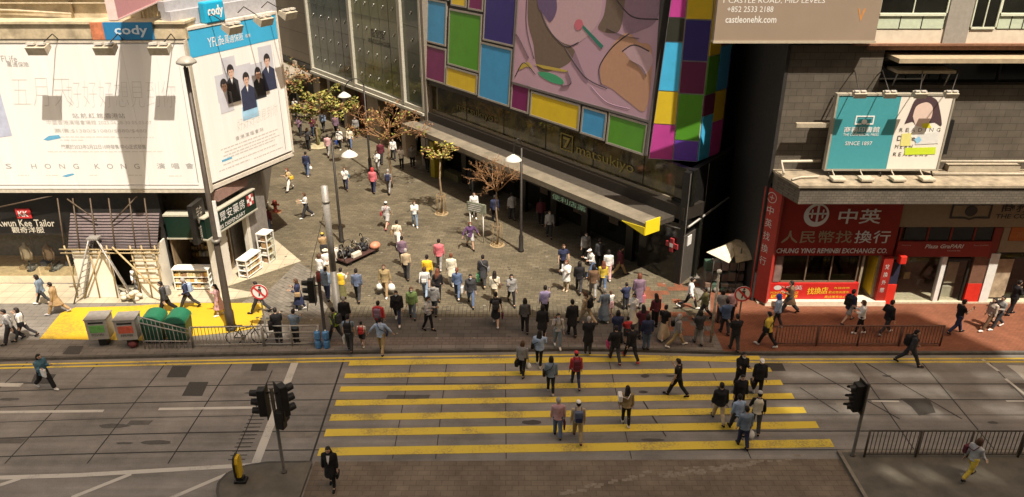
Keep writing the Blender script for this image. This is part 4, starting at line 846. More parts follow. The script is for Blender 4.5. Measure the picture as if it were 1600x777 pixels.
# ledge
MB().slab([(11.95, 30.05), (46, 30.05), (46, WY), (11.5, WY), (11.5, 31.6)], 5.82, 6.55).build('ledge_fascia', fascia_m, rbld)
MB().slab([(11.85, 29.98), (46, 29.98), (46, WY), (11.42, WY), (11.42, 31.6)], 6.555, 6.66).build('ledge_top', M('ledge_stone', (.27, .222, .155), rough=.85, var=.4, scale=2.5, bump=.2), rbld)
mb = MB(); mb.tube([(11.6, 31.2, 6.75), (11.6, 31.7, 7.15), (13.3, 31.75, 7.15)], .06, 8); mb.tube([(18.2, 31.7, 7.15), (30, 31.7, 7.15)], .06, 8); mb.tube([(18.0, 31.2, 6.76), (30, 31.15, 6.76)], .05, 8); mb.tube([(11.7, 30.5, 6.75), (12.2, 30.8, 6.75), (13, 30.9, 6.75)], .04, 6)
mb.build('pipe', M('pale_pipe', (.45, .4, .31), var=.2), rbld)
MB().box(18.9, 22.0, 31.75, 32.09, 6.67, 6.95).build('duct', M('beige_duct', (.35, .3, .22), var=.2), rbld)
MB().box(18.45, 18.75, 31.9, 32.09, 7.4, 8.9).build('vent', black_metal, rbld)
MB().box(11.9, 13.35, 31.4, 31.6, 8.72, 8.9).build('wall_beam', M('beige_beam', (.34, .29, .21), var=.2), rbld)
MB().box(11.3, 11.44, WY - .01, 60, .12, 30).build('alley_side', M('alley_side_dark', (.03, .027, .024), rough=.6, var=.3), rbld)  # dark colour stands in for the alley's shade
# ground floor shell
MB().box(11.8, 46, 34.2, 34.4, .12, 5.8).build('shop_back_wall', M('shop_back_brown', (.24, .15, .09), rough=.5, var=.5, scale=1.2), rbld)
MB().box(11.5, 46, WY, 34.2, 5.2, 5.79).build('shop_ceiling', dark_wall, rbld)
MB().box(11.5, 46, WY - .3, 34.2, .12, .2).build('shop_floor', M('cream_step', (.5, .42, .3), rough=.7, var=.2), rbld)

MB().box(10.0, 14.45, 31.6, 34, 15.3, 30).build('unseen_shade_bay', stone_m, rbld)  # unseen bay, placed so its shadow falls on the corner panels
# castle billboard
ca = thing('billboard', 'large taupe billboard with white castleonehk.com lettering above the alley', 'billboard', (11, 31.5, 12))
FCa = Frame((0, 31.5, 0), (1, 0)); a0 = FCa.px(1115, 65)[0]; a1 = FCa.px(1366, 67)[0]
MB(FCa).box(a0, a1, 0, .3, 12.27, 14.25).build('panel', M('board_taupe', (.27, .205, .15), rough=.6, var=.06, scale=.6), ca)
MB(FCa).box(a0 - .02, a1 + .04, -.04, .33, 12.17, 12.265).build('bottom_trim', M('taupe_trim', (.4, .34, .25), var=.1), ca)
MB(FCa).box(a0 + 1, a1, .3, .6, 12.6, 12.8).build('support', dark_metal, ca)
def LC(s, x0, y0, x1, y1, **kw):
    p = FCa.px(x0, y1); q = FCa.px(x1, y0); lettering(ca, s, FCa, p[0], p[1], q[0] - p[0], q[1] - p[1], white_letter, n=-.006, **kw)
LC('1 CASTLE ROAD, MID LEVELS', 1130, -3, 1290, 6); LC('+852 2533 2188', 1136, 10, 1209, 19); LC('castleonehk.com', 1133, 25, 1214, 36, offset=.01)
p = FCa.px(1344, 34); MB(FCa).prism([(p[0], p[1]), (p[0] + .14, p[1] + .5), (p[0] + .06, p[1] + .5), (p[0] - .02, p[1] + .2), (p[0] - .1, p[1] + .5), (p[0] - .17, p[1] + .5)], -.006, -.001).build('emblem', M('orange_mark', (.5, .22, .06), var=.1), ca)

# bookshop billboard
FB2 = Frame((0, 31.2, 0), (1, 0))
cp = thing('billboard', 'teal and white bookshop billboard with a dark haired woman over the ledge', 'billboard', (15.7, 31.2, 7))
MB(FB2).box(13.36, 15.92, 0, .2, 6.98, 10.12).build('teal_panel', M('board_teal', (.055, .27, .30), rough=.5, var=.05), cp)
MB(FB2).box(15.921, 18.05, 0, .2, 6.98, 10.12).build('white_panel', M('board_cream', (.72, .66, .57), rough=.6, var=.03), cp)
MB(FB2).box(13.28, 13.355, -.03, .25, 6.9, 10.2).box(18.055, 18.13, -.03, .25, 6.9, 10.2).box(13.36, 18.05, -.03, .25, 10.125, 10.2).box(13.36, 18.05, -.03, .25, 6.9, 6.975).build('frame', M('board_metal', (.3, .27, .21), var=.15), cp)
mb = MB(FB2)
for x in (13.5, 15.7, 17.9): mb.tube([(x, .2, 9.9), (x, .85, 9.9)], .04, 5); mb.tube([(x, .2, 7.2), (x, .85, 7.0)], .04, 5); mb.tube([(x, .2, 7.0), (x, -.1, 6.68)], .04, 5)
mb.build('support', dark_metal, cp)
def LB(s, x0, y0, x1, y1, mat=white_letter, **kw):
    p = FB2.px(x0, y1); q = FB2.px(x1, y0); lettering(cp, s, FB2, p[0], p[1], q[0] - p[0], q[1] - p[1], mat, n=-.014, **kw)
LB('商務印書館', 1318, 198, 1375, 207, offset=.008); LB('THE COMMERCIAL PRESS', 1317, 208.5, 1373, 212.5); LB('SINCE 1897', 1320, 221, 1363, 227)
p = FB2.px(1335, 195); q = FB2.px(1367, 181); mb = MB(FB2)
x0, z0, x1, z1 = p[0], p[1], q[0], q[1]
for a in ((x0, x1, z1 - .05, z1), (x0, x0 + .05, z0, z1 - .05), (x1 - .05, x1, z0, z1 - .05), (x0 + .05, (x0 + x1) / 2 - .1, z0, z0 + .06), ((x0 + x1) / 2 + .1, x1 - .05, z0, z0 + .06)): mb.box(a[0], a[1], -.014, -.002, a[2], a[3])
mb.prism([((x0 + x1) / 2 + .11 * cos(t * pi / 8), z0 + .12 + .11 * sin(t * pi / 8)) for t in range(16)], -.014, -.002); mb.build('emblem', white_letter, cp)
def pic(pts, mat, n, name='printed_shape'): MB(FB2).prism([FB2.px(*p_) for p_ in pts], n, n + .003).build(name, mat, cp)
pic(curve([(1413, 194), (1420, 178), (1430, 156), (1445, 150), (1462, 155), (1468, 170), (1471, 196), (1460, 192), (1440, 196), (1425, 190)]), M('print_brown_hair', (.07, .04, .045), var=.1), -.012)
pic(curve([(1426, 182), (1432, 166), (1448, 160), (1457, 168), (1454, 186), (1444, 198), (1430, 196)]), M('print_pale_skin', (.64, .48, .4), var=.04), -.017)
pic([(1420, 200), (1432, 194), (1446, 194), (1460, 192), (1466, 198), (1466, 225), (1455, 222), (1420, 214)], M('print_white_dress', (.74, .7, .64), var=.03), -.013)
pic([(1440, 193), (1452, 192), (1455, 200), (1441, 200)], M('print_lime_yellow', (.62, .56, .02), var=.05), -.018)
pic([(1409, 209), (1424, 208), (1422, 228), (1406, 228)], M('print_soft_yellow', (.66, .6, .2), var=.05), -.016)
pic([(1434, 209), (1467, 206), (1465, 224), (1430, 226)], M('print_pale_paper', (.64, .62, .58), var=.06), -.0165); pic([(1428, 218), (1436, 213), (1440, 219), (1433, 225)], M('print_sky_blue', (.25, .5, .68), var=.1), -.019)
pic([(1414, 231), (1462, 230), (1461, 241), (1413, 242)], M('print_lime', (.5, .62, .03), var=.04), -.016)
LB('READING', 1405, 200, 1470, 206, dark_letter, space=1.8); LB('Does', 1401, 212, 1439, 220, dark_letter, space=1.6); LB('MEAN', 1398, 226, 1426, 232, dark_letter, space=1.6); LB('READERS', 1395, 238, 1450, 244, dark_letter, space=1.5)
for bx, hx in ((1326, 1343), (1368, 1390), (1432, 1437), (1488, 1486)):
    h = FB2.px(hx, 146, -.75); flood(cp, FB2, (FB2.px(bx, 128, .9)[0], 10.75), (h[0], h[1]), .88, -.75, s=.62)
for hx, hy in ((1310, 271), (1356, 264), (1404, 272), (1450, 271)):
    h = FB2.px(hx, hy, -.7); mb = MB(FB2); mb.box(h[0] - .28, h[0] + .28, -.95, -.45, 6.72, 6.86, bev=.04); mb.tube([(h[0], -.45, 6.76), (h[0], 0, 6.95)], .03, 5); mb.build('lower_lamp', _mats['lamp_housing'], cp)

# exchange shop
ex = thing('exchange_shop', 'red currency exchange shop with counter window under the stone ledge', 'shop', (14, 31.9, .12))
FX = Frame((0, 31.9, 0), (1, 0))
MB(FX).box(11.75, 17.35, -.1, .15, 2.62, 5.75).build('signboard', red_sign, ex)
lettering(ex, 'CHUNG YING REMINBI EXCHANGE CO.', FX, 12.02, 2.74, 5.05, .25, white_letter, n=-.112, offset=.02, shear=.12)
lettering(ex, '中英', FX, 14.55, 4.2, 1.9, .72, white_letter, n=-.13, offset=.012)
lettering(ex, '人民幣找', FX, 12.15, 3.25, 3.2, .62, M('dull_gold_letters', (.36, .28, .17), rough=.5, var=.1), n=-.13, offset=.008, space=1.05); lettering(ex, '換行', FX, 15.45, 3.25, 1.6, .62, white_letter, n=-.13, offset=.008, space=1.05)
mb = MB(FX); c = (13.55, 4.62)
ring = [(c[0] + .56 * cos(t * pi / 16), c[1] + .56 * sin(t * pi / 16)) for t in range(32)]; inn = [(c[0] + .05 + .40 * cos(t * pi / 16), c[1] + .06 + .40 * sin(t * pi / 16)) for t in range(32)]
for i in range(32): j = (i + 1) % 32; mb.quad(*[(p_[0], -.125, p_[1]) for p_ in (ring[i], ring[j], inn[j], inn[i])])
mb.box(c[0] + .01, c[0] + .1, -.125, -.103, c[1] - .34, c[1] + .46); mb.box(c[0] - .35, c[0] + .009, -.125, -.103, c[1] + .02, c[1] + .1); mb.box(c[0] + .101, c[0] + .45, -.125, -.103, c[1] + .02, c[1] + .1); mb.box(c[0] - .22, c[0] - .16, -.125, -.103, c[1] - .16, c[1] + .26); mb.box(c[0] + .26, c[0] + .32, -.125, -.103, c[1] - .16, c[1] + .26); mb.build('emblem', white_letter, ex)
MB(FX).box(11.75, 12.1, -.05, .15, .3, 2.6).build('red_jamb', red_sign, ex)
MB(FX).box(12.1, 12.4, -.06, .14, 1.25, 2.55).build('rate_board', M('rate_board', (.2, .13, .11), var=.3, scale=4), ex)
w = MB(FX).box(12.45, 15.95, .05, .09, 1.25, 2.58).build('counter_window', glass_mat('counter_glass', (.6, .6, .5), .05, .6), ex)
mb = MB(FX)
for x in (12.42, 13.55, 14.7, 15.93): mb.box(x, x + .05, 0, .12, 1.25, 2.58)
mb.box(12.47, 15.93, -.02, .12, 1.2, 1.27); mb.build('window_frame', M('brown_frame', (.16, .11, .07), var=.2), w)
mb = MB(FX); random.seed(31)
for i in range(10): x = 12.6 + i * .33; mb.box(x, x + .24, .12, .13, 1.9 + random.random() * .2, 2.3 + random.random() * .15)
mb.box(12.5, 15.9, .9, .95, 1.5, 2.6, 0); mb.build('cards_and_partition', M('cards_and_partition', (.5, .45, .35), var=.3, scale=3), ex)  # pale partition panel behind the cards, added to brighten the window
MB(FX).box(12.47, 15.9, .16, .6, 1.1, 1.5).build('inner_counter', M('inner_counter', (.3, .26, .18), var=.2), ex)
lp = MB(FX).box(11.9, 16.1, -.12, .1, .38, 1.2).build('lower_panel', M('panel_red_print', (.5, .022, .018), rough=.4, var=.12, scale=1.2), ex)
yl = M('yellow_letters', (.75, .45, .03), rough=.5, var=.05)
lettering(lp, '中英', FX, 12.75, .86, .75, .24, pale_grey_letter, n=-.13); lettering(lp, '找換店', FX, 13.75, .62, .95, .36, yl, n=-.13, offset=.015, skew=.05)
lettering(lp, 'MONEY EXCHANGE', FX, 12.05, .66, 1.3, .12, yl, n=-.13); lettering(lp, '匯兌 批發', FX, 12.1, .42, 1.25, .2, yl, n=-.13, offset=.01)
lettering(lp, '各國貨幣', FX, 14.95, .92, .75, .1, yl, n=-.13); lettering(lp, '歡迎查詢匯率', FX, 14.75, .68, .95, .13, yl, n=-.13); lettering(lp, '最佳匯率信心保證', FX, 14.6, .44, 1.35, .13, yl, n=-.13)
mb = MB(FX); mb.lathe([(.2, 0), (.2, .01)], (0, 0, 0), 20); mb.v = [Vector((12.35 + v.x * .9, 31.9 - .125 - v.z * .2, .98 + v.y * .6 - 31.9 * .6)) for v in mb.v]; mb.build('emblem', pale_grey_letter, lp)
MB(FX).box(11.8, 17.4, -.35, .3, .12, .36).build('white_plinth', M('white_plinth', (.68, .6, .46), var=.12), ex)
MB(FX).box(16.1, 16.2, .0, 2.2, .12, 2.6).build('recess_wall', M('recess_wall', (.3, .24, .16), var=.2), ex); rc = MB(FX).box(16.85, 16.95, .0, 2.2, .12, 2.6).build('recess_wall', _mats['recess_wall'], ex)
MB(FX).box(16.8, 16.848, .1, .9, .5, 2.4).build('yellow_notice', M('notice_yellow', (.62, .42, .02), var=.1), ex)
MB(FX).box(16.95, 17.38, -.25, .12, .36, 2.6).build('red_pillar', red_sign, ex); lettering(ex, '兌', FX, 17.05, 2.0, .2, .25, pale_grey_letter, n=-.262); lettering(ex, '換', FX, 17.05, 1.6, .2, .25, pale_grey_letter, n=-.262); lettering(ex, '外', FX, 17.05, 1.2, .2, .25, pale_grey_letter, n=-.262); lettering(ex, '幣', FX, 17.05, .8, .2, .25, pale_grey_letter, n=-.262)
MB(FX).box(17.4, 17.85, -.15, .12, .13, 1.15).build('red_box_panel', red_bright, ex); MB(FX).box(17.4, 17.85, -.1, .12, 1.15, 2.3).build('dark_box_panel', M('navy_panel', (.02, .02, .04), var=.1), ex)
FSx = Frame((11.15, 31.0, 0), (.32, -.32)); 
rs = thing('side_signboard', 'tall narrow red sign with vertical white characters at the alley corner', 'sign', (11.3, 31.5, .2))
FSx = Frame((11.28, 32.3, 0), (.55, -.83)); MB(FSx).box(0, .95, -.02, .15, .3, 5.8).build('panel', M('side_red', (.34, .03, .022), rough=.45, var=.12), rs)
mb = MB(FSx)
for i, s in enumerate('中英找換行'): lettering(rs, s, FSx, .28, 4.6 - i * .62, .36, .4, pale_grey_letter, n=-.03)
lettering(rs, '⊕', FSx, .2, 5.15, .5, .5, pale_grey_letter, n=-.03)
MB().box(11.35, 12.0, 29.9, 31.6, 5.6, 5.75).build('lamp', _mats['lamp_housing'], rs) if False else None
# red shop beside it, and the shop at the right edge
gs = thing('red_shop', 'red fronted shop with glass doors next to the exchange counter', 'shop', (19.8, 31.9, .12))
MB(FX).box(17.4, 46, -.02, .18, 4.0, 5.2).build('beige_fascia', M('beige_fascia', (.3, .24, .155), rough=.7, var=.1), gs)
MB(FX).box(17.4, 46, -.02, .18, 5.2, 5.75).build('dark_header', dark_wall, gs)
tr = MB(FX).box(17.75, 21.85, .02, .1, 3.32, 3.98).build('transom_glass', dark_glass, gs)
mb = MB(FX)
for x in (17.5, 18.75, 19.8, 20.85): mb.box(x, x + .08, -.03, .12, 3.32, 3.98)
mb.box(21.75, 22.1, -.05, .12, 2.45, 3.98); mb.build('transom_frame', M('dark_red_frame', (.2, .03, .02), var=.1), tr)
MB(FX).box(17.5, 21.75, -.08, .12, 2.55, 3.31).build('signboard', M('shop_red', (.28, .03, .022), rough=.45, var=.08), gs)
lettering(gs, 'Plaza GraPARI', FX, 18.75, 2.98, 1.75, .2, white_letter, n=-.095, shear=.25, offset=.02); lettering(gs, 'Causeway Bay', FX, 19.8, 2.82, .6, .07, white_letter, n=-.095); lettering(gs, 'Hong Kong', FX, 17.7, 3.1, .4, .06, pale_grey_letter, n=-.095); lettering(gs, 'Plaza GraPARI', FX, 20.95, 3.1, .65, .06, pale_grey_letter, n=-.095)
MB(FX).box(17.9, 19.75, .1, .13, .2, 2.54).build('door_glass', clear_m, gs); MB(FX).box(19.75, 19.95, -.05, .2, .2, 2.54).build('white_post', white_metal, gs)
dr = MB(FX).box(20.1, 21.05, .12, .16, .2, 2.3).build('door', clear_m, gs); MB(FX).box(20.0, 20.1, .05, .2, .2, 2.4).box(21.05, 21.15, .05, .2, .2, 2.4).box(20.1, 21.05, .05, .2, 2.3, 2.4).build('door_frame', dark_metal, dr)
MB(FX).box(20.25, 20.9, .5, .9, .9, 2.0).box(20.25, 20.9, .45, .9, .2, .75, 0).build('vending_cabinet', M('cream_cabinet', (.5, .45, .35), var=.15), gs)
MB(FX).box(21.2, 21.85, -.06, .14, .2, 1.15).build('red_lower_panel', red_bright, gs); MB(FX).box(21.2, 21.85, -.04, .14, 1.15, 2.54).build('brown_panel', M('brown_door', (.16, .08, .05), var=.2), gs)
mb = MB(FX); random.seed(17)
for i in range(14): x = 17.95 + random.random() * 1.7; z = .3 + random.random() * 1.6; mb.box(x, x + random.uniform(.1, .3), 1.0 + random.random(), 2.1, z, z + random.uniform(.1, .4), random.randrange(3))
mb.build('stock', [M('stock_red', (.3, .05, .03), var=.3), M('stock_tan', (.3, .2, .1), var=.3), M('stock_grey', (.15, .14, .13), var=.3)], gs)
MB(FX).box(17.55, 17.85, -.5, -.15, 2.35, 2.75, bev=.04).build('projecting_lamp', red_bright, gs)
bf = thing('bookshop_sign', 'dark bookshop lettering with open book emblem on the shaded beige fascia', 'sign', (20, 31.9, 4.2)); 
lettering(bf, '商務印書館', FX, 21.75, 4.72, 3.4, .5, dark_letter, n=-.04, offset=.012); lettering(bf, 'THE COMMERCIAL PRESS', FX, 21.6, 4.42, 4.2, .22, dark_letter, n=-.04, offset=.015)
mb = MB(FX)
for a in ((19.55, 21.35, 5.05, 5.12), (19.55, 19.63, 4.42, 5.05), (21.27, 21.35, 4.42, 5.05)): mb.box(a[0], a[1], -.05, -.022, a[2], a[3])
mb.prism([(19.63, 4.42), (20.2, 4.42), (20.45, 4.34), (20.7, 4.42), (21.27, 4.42), (21.27, 4.5), (20.7, 4.5), (20.45, 4.42), (20.2, 4.5), (19.63, 4.5)], -.05, -.022); mb.prism([(20.45 + .27 * cos(t * pi / 10), 4.78 + .25 * sin(t * pi / 10)) for t in range(20)], -.05, -.022); mb.build('emblem', dark_letter, bf)
bo = thing('bookshop', 'bookshop with orange panel and white pillar at the frame edge', 'shop', (24, 31.9, .12))
MB(FX).box(22.15, 46, -.03, .12, 2.75, 3.3).build('beige_band', _mats['beige_fascia'], bo); MB(FX).box(22.15, 22.45, -.03, .12, 3.301, 3.99).build('beige_band', _mats['beige_fascia'], bo)
MB(FX).box(22.5, 46, -.02, .12, 3.32, 3.98).build('orange_panel', M('orange_panel', (.42, .13, .03), rough=.4, var=.12), bo); lettering(bo, '商務', FX, 22.8, 3.45, .9, .32, M('orange_letters', (.5, .22, .08), var=.05), n=-.03)
MB(FX).box(21.9, 22.3, -.08, .3, .2, 2.7).build('white_pillar', white_metal, bo)
MB(FX).box(22.4, 23.2, .2, .24, .3, 2.3).build('poster', M('poster_brown', (.35, .27, .18), var=.4, scale=3), bo); MB(FX).box(22.3, 46, .3, .33, .2, 2.74).build('pane', pane_m, bo)

# ---------------------------------------------------------------- alley and what closes the view
MB().box(9.0, 11.3, 47, 47.4, .12, 26)
al = thing('alley_building', 'dark building closing the end of the narrow alley', 'building', (12, 50, 0)); MB().box(9.5, 18, 50, 60, .1, 26).build('wall', dark_wall, al)  # dark wall material carries the shade at the alley's end
fb = thing('far_block', 'dull brown block beyond the far end of the plaza', 'building', (-30, 96, 0)); MB().box(-60, 0, 95, 110, .1, 34).build('wall', M('far_brown', (.09, .075, .06), var=.3), fb)
mb = MB()
for j in range(7):
    for i in range(14): mb.box(-50 + i * 3.4, -48.4 + i * 3.4, 94.9, 95.05, 5 + j * 3.6, 7 + j * 3.6)
mb.build('window', dark_glass, fb)
# blocks on this side of the road: they shade it
back_m = M('tower_concrete', (.3, .27, .23), rough=.8, var=.2)
def shade_h(y): return (y + 2.0) / .838 * math.tan(SUN_EL) * cos(0) if False else (y + 2.0) / .838 * math.tan(SUN_EL)
kx = .545 / .838
def block(x0, x1, yshadow, lab):
    h = shade_h(yshadow) + PAVE; sh = kx * (yshadow + 2.0)          # the shadow falls towards -x
    t = thing('tower_block', lab, 'building', ((x0 + x1) / 2 + sh, -12, 0))
    MB().box(x0 + sh, x1 + sh, -22, -2.0, 0, h).build('wall', back_m, t)
    mb = MB()
    nfl = int(h // 3.4)
    for f in range(1, nfl):
        mb.box(x0 + sh + .5, x1 + sh - .5, -2.0, -1.97, f * 3.4, f * 3.4 + 1.7)
    mb.build('window', dark_glass, t)
block(-40, -9.73, 28.75, 'lower tower block across the road to the left of the viewpoint')
def screened_block(x0, x1, ybase, ytop, lab, holes):  # added screen with slatted openings, shaped to throw sun patches on the road
    h0 = shade_h(ybase); t = thing('tower_block', lab, 'building', ((x0 + x1) / 2, -12, 0))
    MB().box(x0 + kx * (ytop + 2), x1, -22, -2.0, 0, h0).build('wall', back_m, t)
    mb = MB(); lv = MB(); ys = sorted(set([ybase, ytop] + [v for h in holes for v in h[2:]]))
    for a, b in zip(ys, ys[1:]):
        za, zb = shade_h(a) + PAVE, shade_h(b) + PAVE; sh = kx * ((a + b) / 2 + 2); x = x0 + kx * (ytop + 2)
        for hx0, hx1, ha, hb in sorted(h for h in holes if h[2] <= a and h[3] >= b):
            mb.box(x, hx0 + sh, -2.03, -2.0, za, zb); x = hx1 + sh; k = int((hx1 - hx0) / .16)
            for i in range(k): lv.box(hx0 + sh + i * .16, hx0 + sh + i * .16 + .11, -2.02, -2.012, za, zb)
        mb.box(x, x1, -2.03, -2.0, za, zb)
    mb.build('added_patch_screen', back_m, t); lv.build('patch_slats', steel, t)
HOLES = [(xa, xb, ya, yb) for ya, yb, cols in ((25.75, 26.25, ((11.0, 13.7), (14.8, 17.0), (18.7, 20.4))), (24.55, 25.2, ((10.6, 13.3), (14.7, 16.9), (18.4, 20.0))), (23.3, 24.1, ((10.2, 12.9), (14.3, 15.9), (17.9, 19.4))), (19.7, 20.5, ((12.2, 12.8), (13.3, 14.0), (14.8, 15.8)))) for xa, xb in cols]  # ground areas the added screen lets dimmed sun reach
screened_block(-11.19, 18.4 + kx * 33, 17.0, 31.0, 'tall tower block behind the viewpoint with an added screen for sun patches', HOLES)
block(18.41 + kx * 3.65, 80, 27.35, 'lower tower block across the road to the right of the viewpoint')

# ================================================================ street furniture
hood_m = M('lamp_hood_white', (.62, .6, .54), rough=.4, var=.08)
def pv(px, py, z=PAVE): g = G(px, py, z); return g
def street_lamp(base, h, reach, lab, drop=.75, r=.075, heading=0.0):
    t = thing('street_lamp', lab, 'street lamp', base[:]); x, y, z = base
    MB().lathe([(r * 2.2, 0), (r * 2.2, .1), (r * 1.7, .14), (r * 1.6, .9), (r, 1.0), (r * .75, h - .6)], base, 12).build('pole', dark_metal, t)
    pts = []; c, s_ = cos(heading), sin(heading)
    for i in range(11):
        a = pi * i / 10; q = reach / 2 - reach / 2 * cos(a); pts.append((x + q * c, y + q * s_, z + h - .6 + .75 * sin(a) * .9 - (drop - .2) * i / 10))
    MB().tube(pts, r * .45, 8).build('arm', dark_metal, t)
    e = Vector(pts[-1])
    MB().lathe([(.05, .1), (.12, .05), (.3, -.06), (.45, -.2), (.44, -.23), (.3, -.17), (.05, -.1)], e, 20).build('hood', hood_m, t)
    MB().ball((e.x, e.y, e.z - .18), .12, 10, sz=.8).build('bulb', M('lamp_bulb', (.7, .68, .6), rough=.2, var=.05), t)
    return t
street_lamp(pv(534, 378), 6.45, 1.0, 'dark lamp post with crook arm and white hood nearest the loaded handcart', heading=radians(-20))
street_lamp(pv(579, 268), 6.6, 1.35, 'dark lamp post with crook arm beneath the green glass wall', heading=radians(178))
street_lamp(pv(814, 393), 6.4, .45, 'dark lamp post with crook arm standing by the mall canopy shadow', heading=radians(200), drop=.6)
# tall lamp on the kerb at the left
tl = thing('street_lamp', 'tall thick lamp post with round hood between the two white concert billboards', 'street lamp', pv(362, 515)[:]); bx, by, bz_ = pv(362, 515)
MB().lathe([(.2, 0), (.2, .9), (.16, 1.0), (.13, 4.2), (.11, 4.25), (.09, 11.5)], (bx, by, bz_), 12).build('pole', M('brown_pole', (.05, .038, .028), rough=.5, var=.2), tl)
MB().lathe([(.24, 0), (.24, .18)], (bx, by, bz_), 12).build('base', dark_metal, tl)
hp = AtY(291, 97, by - .35)
MB().tube([(bx, by, 11.4), (bx - .02, by - .05, 11.9), (hp.x, by - .35, hp.z + .1)], .05, 8).build('arm', dark_metal, tl)
MB().lathe([(.06, .22), (.2, .18), (.36, .04), (.37, -.04), (.3, -.06), (.2, -.12)], hp, 18).build('hood', M('hood_grey', (.3, .28, .24), rough=.4, var=.1), tl)
MB().box(bx + .12, bx + .26, by - .03, by + .02, 4.6, 6.2).build('white_strip', white_metal, tl); MB().lathe([(.2, 4.35), (.2, 4.5)], (bx, by, 0), 12).build('clamp', steel, tl)
# plain steel pole with a stay wire
sp = thing('steel_pole', 'thick grey steel pole with a stay wire behind the signal post', 'pole', pv(528, 490)[:]); x, y, z = pv(528, 490)
MB().lathe([(.24, 0), (.24, .05), (.19, .06), (.15, 2.2)], (x, y, z), 14).build('lower_pole', M('dark_grey_pole', (.11, .098, .08), rough=.5, var=.25), sp)
MB().lathe([(.15, 2.201), (.145, 6.2), (.02, 6.24)], (x, y, z), 14).build('upper_pole', galv, sp)
MB().tube([(x, y, 5.5), (x - .9, y + .05, 2.8), (x - 1.45, y + .2, .12)], .012, 5).build('stay_wire', black_metal, sp); MB().lathe([(.17, 5.45), (.17, 5.55)], (x, y, z), 12).build('clamp', steel, sp)
# traffic signals
red_l = M('lens_red', (.10, .012, .01), rough=.2, var=.05); amb_l = M('lens_amber', (.12, .06, .008), rough=.2, var=.05); grn_l = M('lens_green', (.01, .07, .035), rough=.2, var=.05)
def signal_head(t, c, ang, n=3, board=True, s=1.0):
    """c: centre of the head, ang: direction it faces"""
    d = Vector((cos(ang), sin(ang), 0)); fr = Frame((c[0], c[1], c[2]), (sin(ang) * -1, cos(ang)))   # fr.n points opposite the light
    fr = Frame((c[0], c[1], c[2]), (-d.y, d.x))
    hgt = .33 * n * s
    o = MB(fr).box(-.15 * s, .15 * s, -.14, .12, -hgt / 2, hgt / 2, bev=.03).build('signal_head', black_metal, t)
    if board: MB(fr).box(-.22 * s, .22 * s, .121, .145, -hgt / 2 - .08, hgt / 2 + .08).build('backing_board', black_metal, o)
    for i in range(n):
        zc = hgt / 2 - .33 * s * (i + .5); mb = MB(fr); rr = .115 * s
        v = []
        for k in range(13):
            a = radians(-30) + radians(240) * k / 12
            for (dy, q) in ((-.14, 1.0), (-.36 if k not in (0, 12) else -.2, 1.02)): v.append((rr * q * cos(a), dy, zc + rr * q * sin(a)))
        mb.add(v, [(2 * k, 2 * k + 2, 2 * k + 3, 2 * k + 1) for k in range(12)], True); mb.build('visor', black_metal, o)
        mb = MB(fr); mb.tube([(0, -.139, zc), (0, -.165, zc)], rr * .92, 14); mb.build('lens', (red_l, amb_l, grn_l)[i if n == 3 else i * 2], o)
def post(t, x, y, z, h, r=.055, name='post', mat=None):
    MB().lathe([(r * 1.7, 0), (r * 1.7, .06), (r, .08), (r, h), (r * .6, h + .02)], (x, y, z), 12).build(name, mat or M('post_grey', (.09, .08, .066), rough=.5, var=.2), t)
x, y, z = pv(444, 738); tsg = thing('traffic_signal', 'traffic signal post with two black heads on the traffic island', 'traffic light', (x, y, z)); post(tsg, x, y, z, 3.35)
signal_head(tsg, (x - .3, y - .05, 3.0), radians(183)); signal_head(tsg, (x + .28, y + .1, 2.95), radians(40), s=1.15); signal_head(tsg, (x + .18, y - .1, 2.35), radians(75), 2, False)
MB().tube([(x - .3, y, 3.3), (x + .3, y, 3.3)], .03, 6).build('bracket', dark_metal, tsg)
x, y, z = pv(1332, 712); ts2 = thing('traffic_signal', 'traffic signal post with one black head beside the railing on the refuge', 'traffic light', (x, y, z)); post(ts2, x, y, z, 2.95)
signal_head(ts2, (x - .3, y, 2.55), radians(188), s=1.05); MB().tube([(x - .25, y, 2.75), (x, y, 2.75)], .025, 6).build('bracket', dark_metal, ts2); MB().box(x - .12, x - .075, y - .03, y + .03, 2.1, 3.0).build('white_edge', white_metal, ts2)
x, y, z = pv(510, 540); ts3 = thing('traffic_signal', 'dark signal post with side facing head at the kerb by the water bottles', 'traffic light', (x, y, z)); post(ts3, x, y, z, 3.5, .07, mat=dark_metal)
signal_head(ts3, (x - .35, y + .02, 2.75), radians(185), s=1.05); MB().tube([(x - .3, y, 3.0), (x, y, 3.0)], .025, 6).build('bracket', dark_metal, ts3)
MB().lathe([(.09, 3.2), (.09, 3.6), (.03, 3.65)], (x, y, 0), 10).build('top_cap', M('cap_red', (.2, .04, .03), var=.2), ts3)
# keep-left bollard on the island
x, y, z = G(377, 752, .12); kb = thing('island_bollard', 'yellow lozenge marker on a black foot at the island tip', 'bollard', (x, y, z))
MB().box(x - .2, x + .2, y - .15, y + .15, z, z + .1, bev=.02).box(x - .12, x + .12, y - .1, y + .1, z + .1, z + .2).build('foot', black_metal, kb)
fk = Frame((x, y, z), (-.02, 1)); pts = [(-.17, .28), (0, .2), (.17, .28), (.2, .85), (.12, 1.02), (-.12, 1.02), (-.2, .85)]
MB(fk).prism(pts, -.05, .05).build('plate', M('marker_yellow', (.62, .40, .015), var=.08), kb); MB(fk).prism([(-.22, .3), (0, .16), (.22, .3), (.25, .86), (.14, 1.07), (-.14, 1.07), (-.25, .86)], .052, .1).build('back_plate', black_metal, kb)
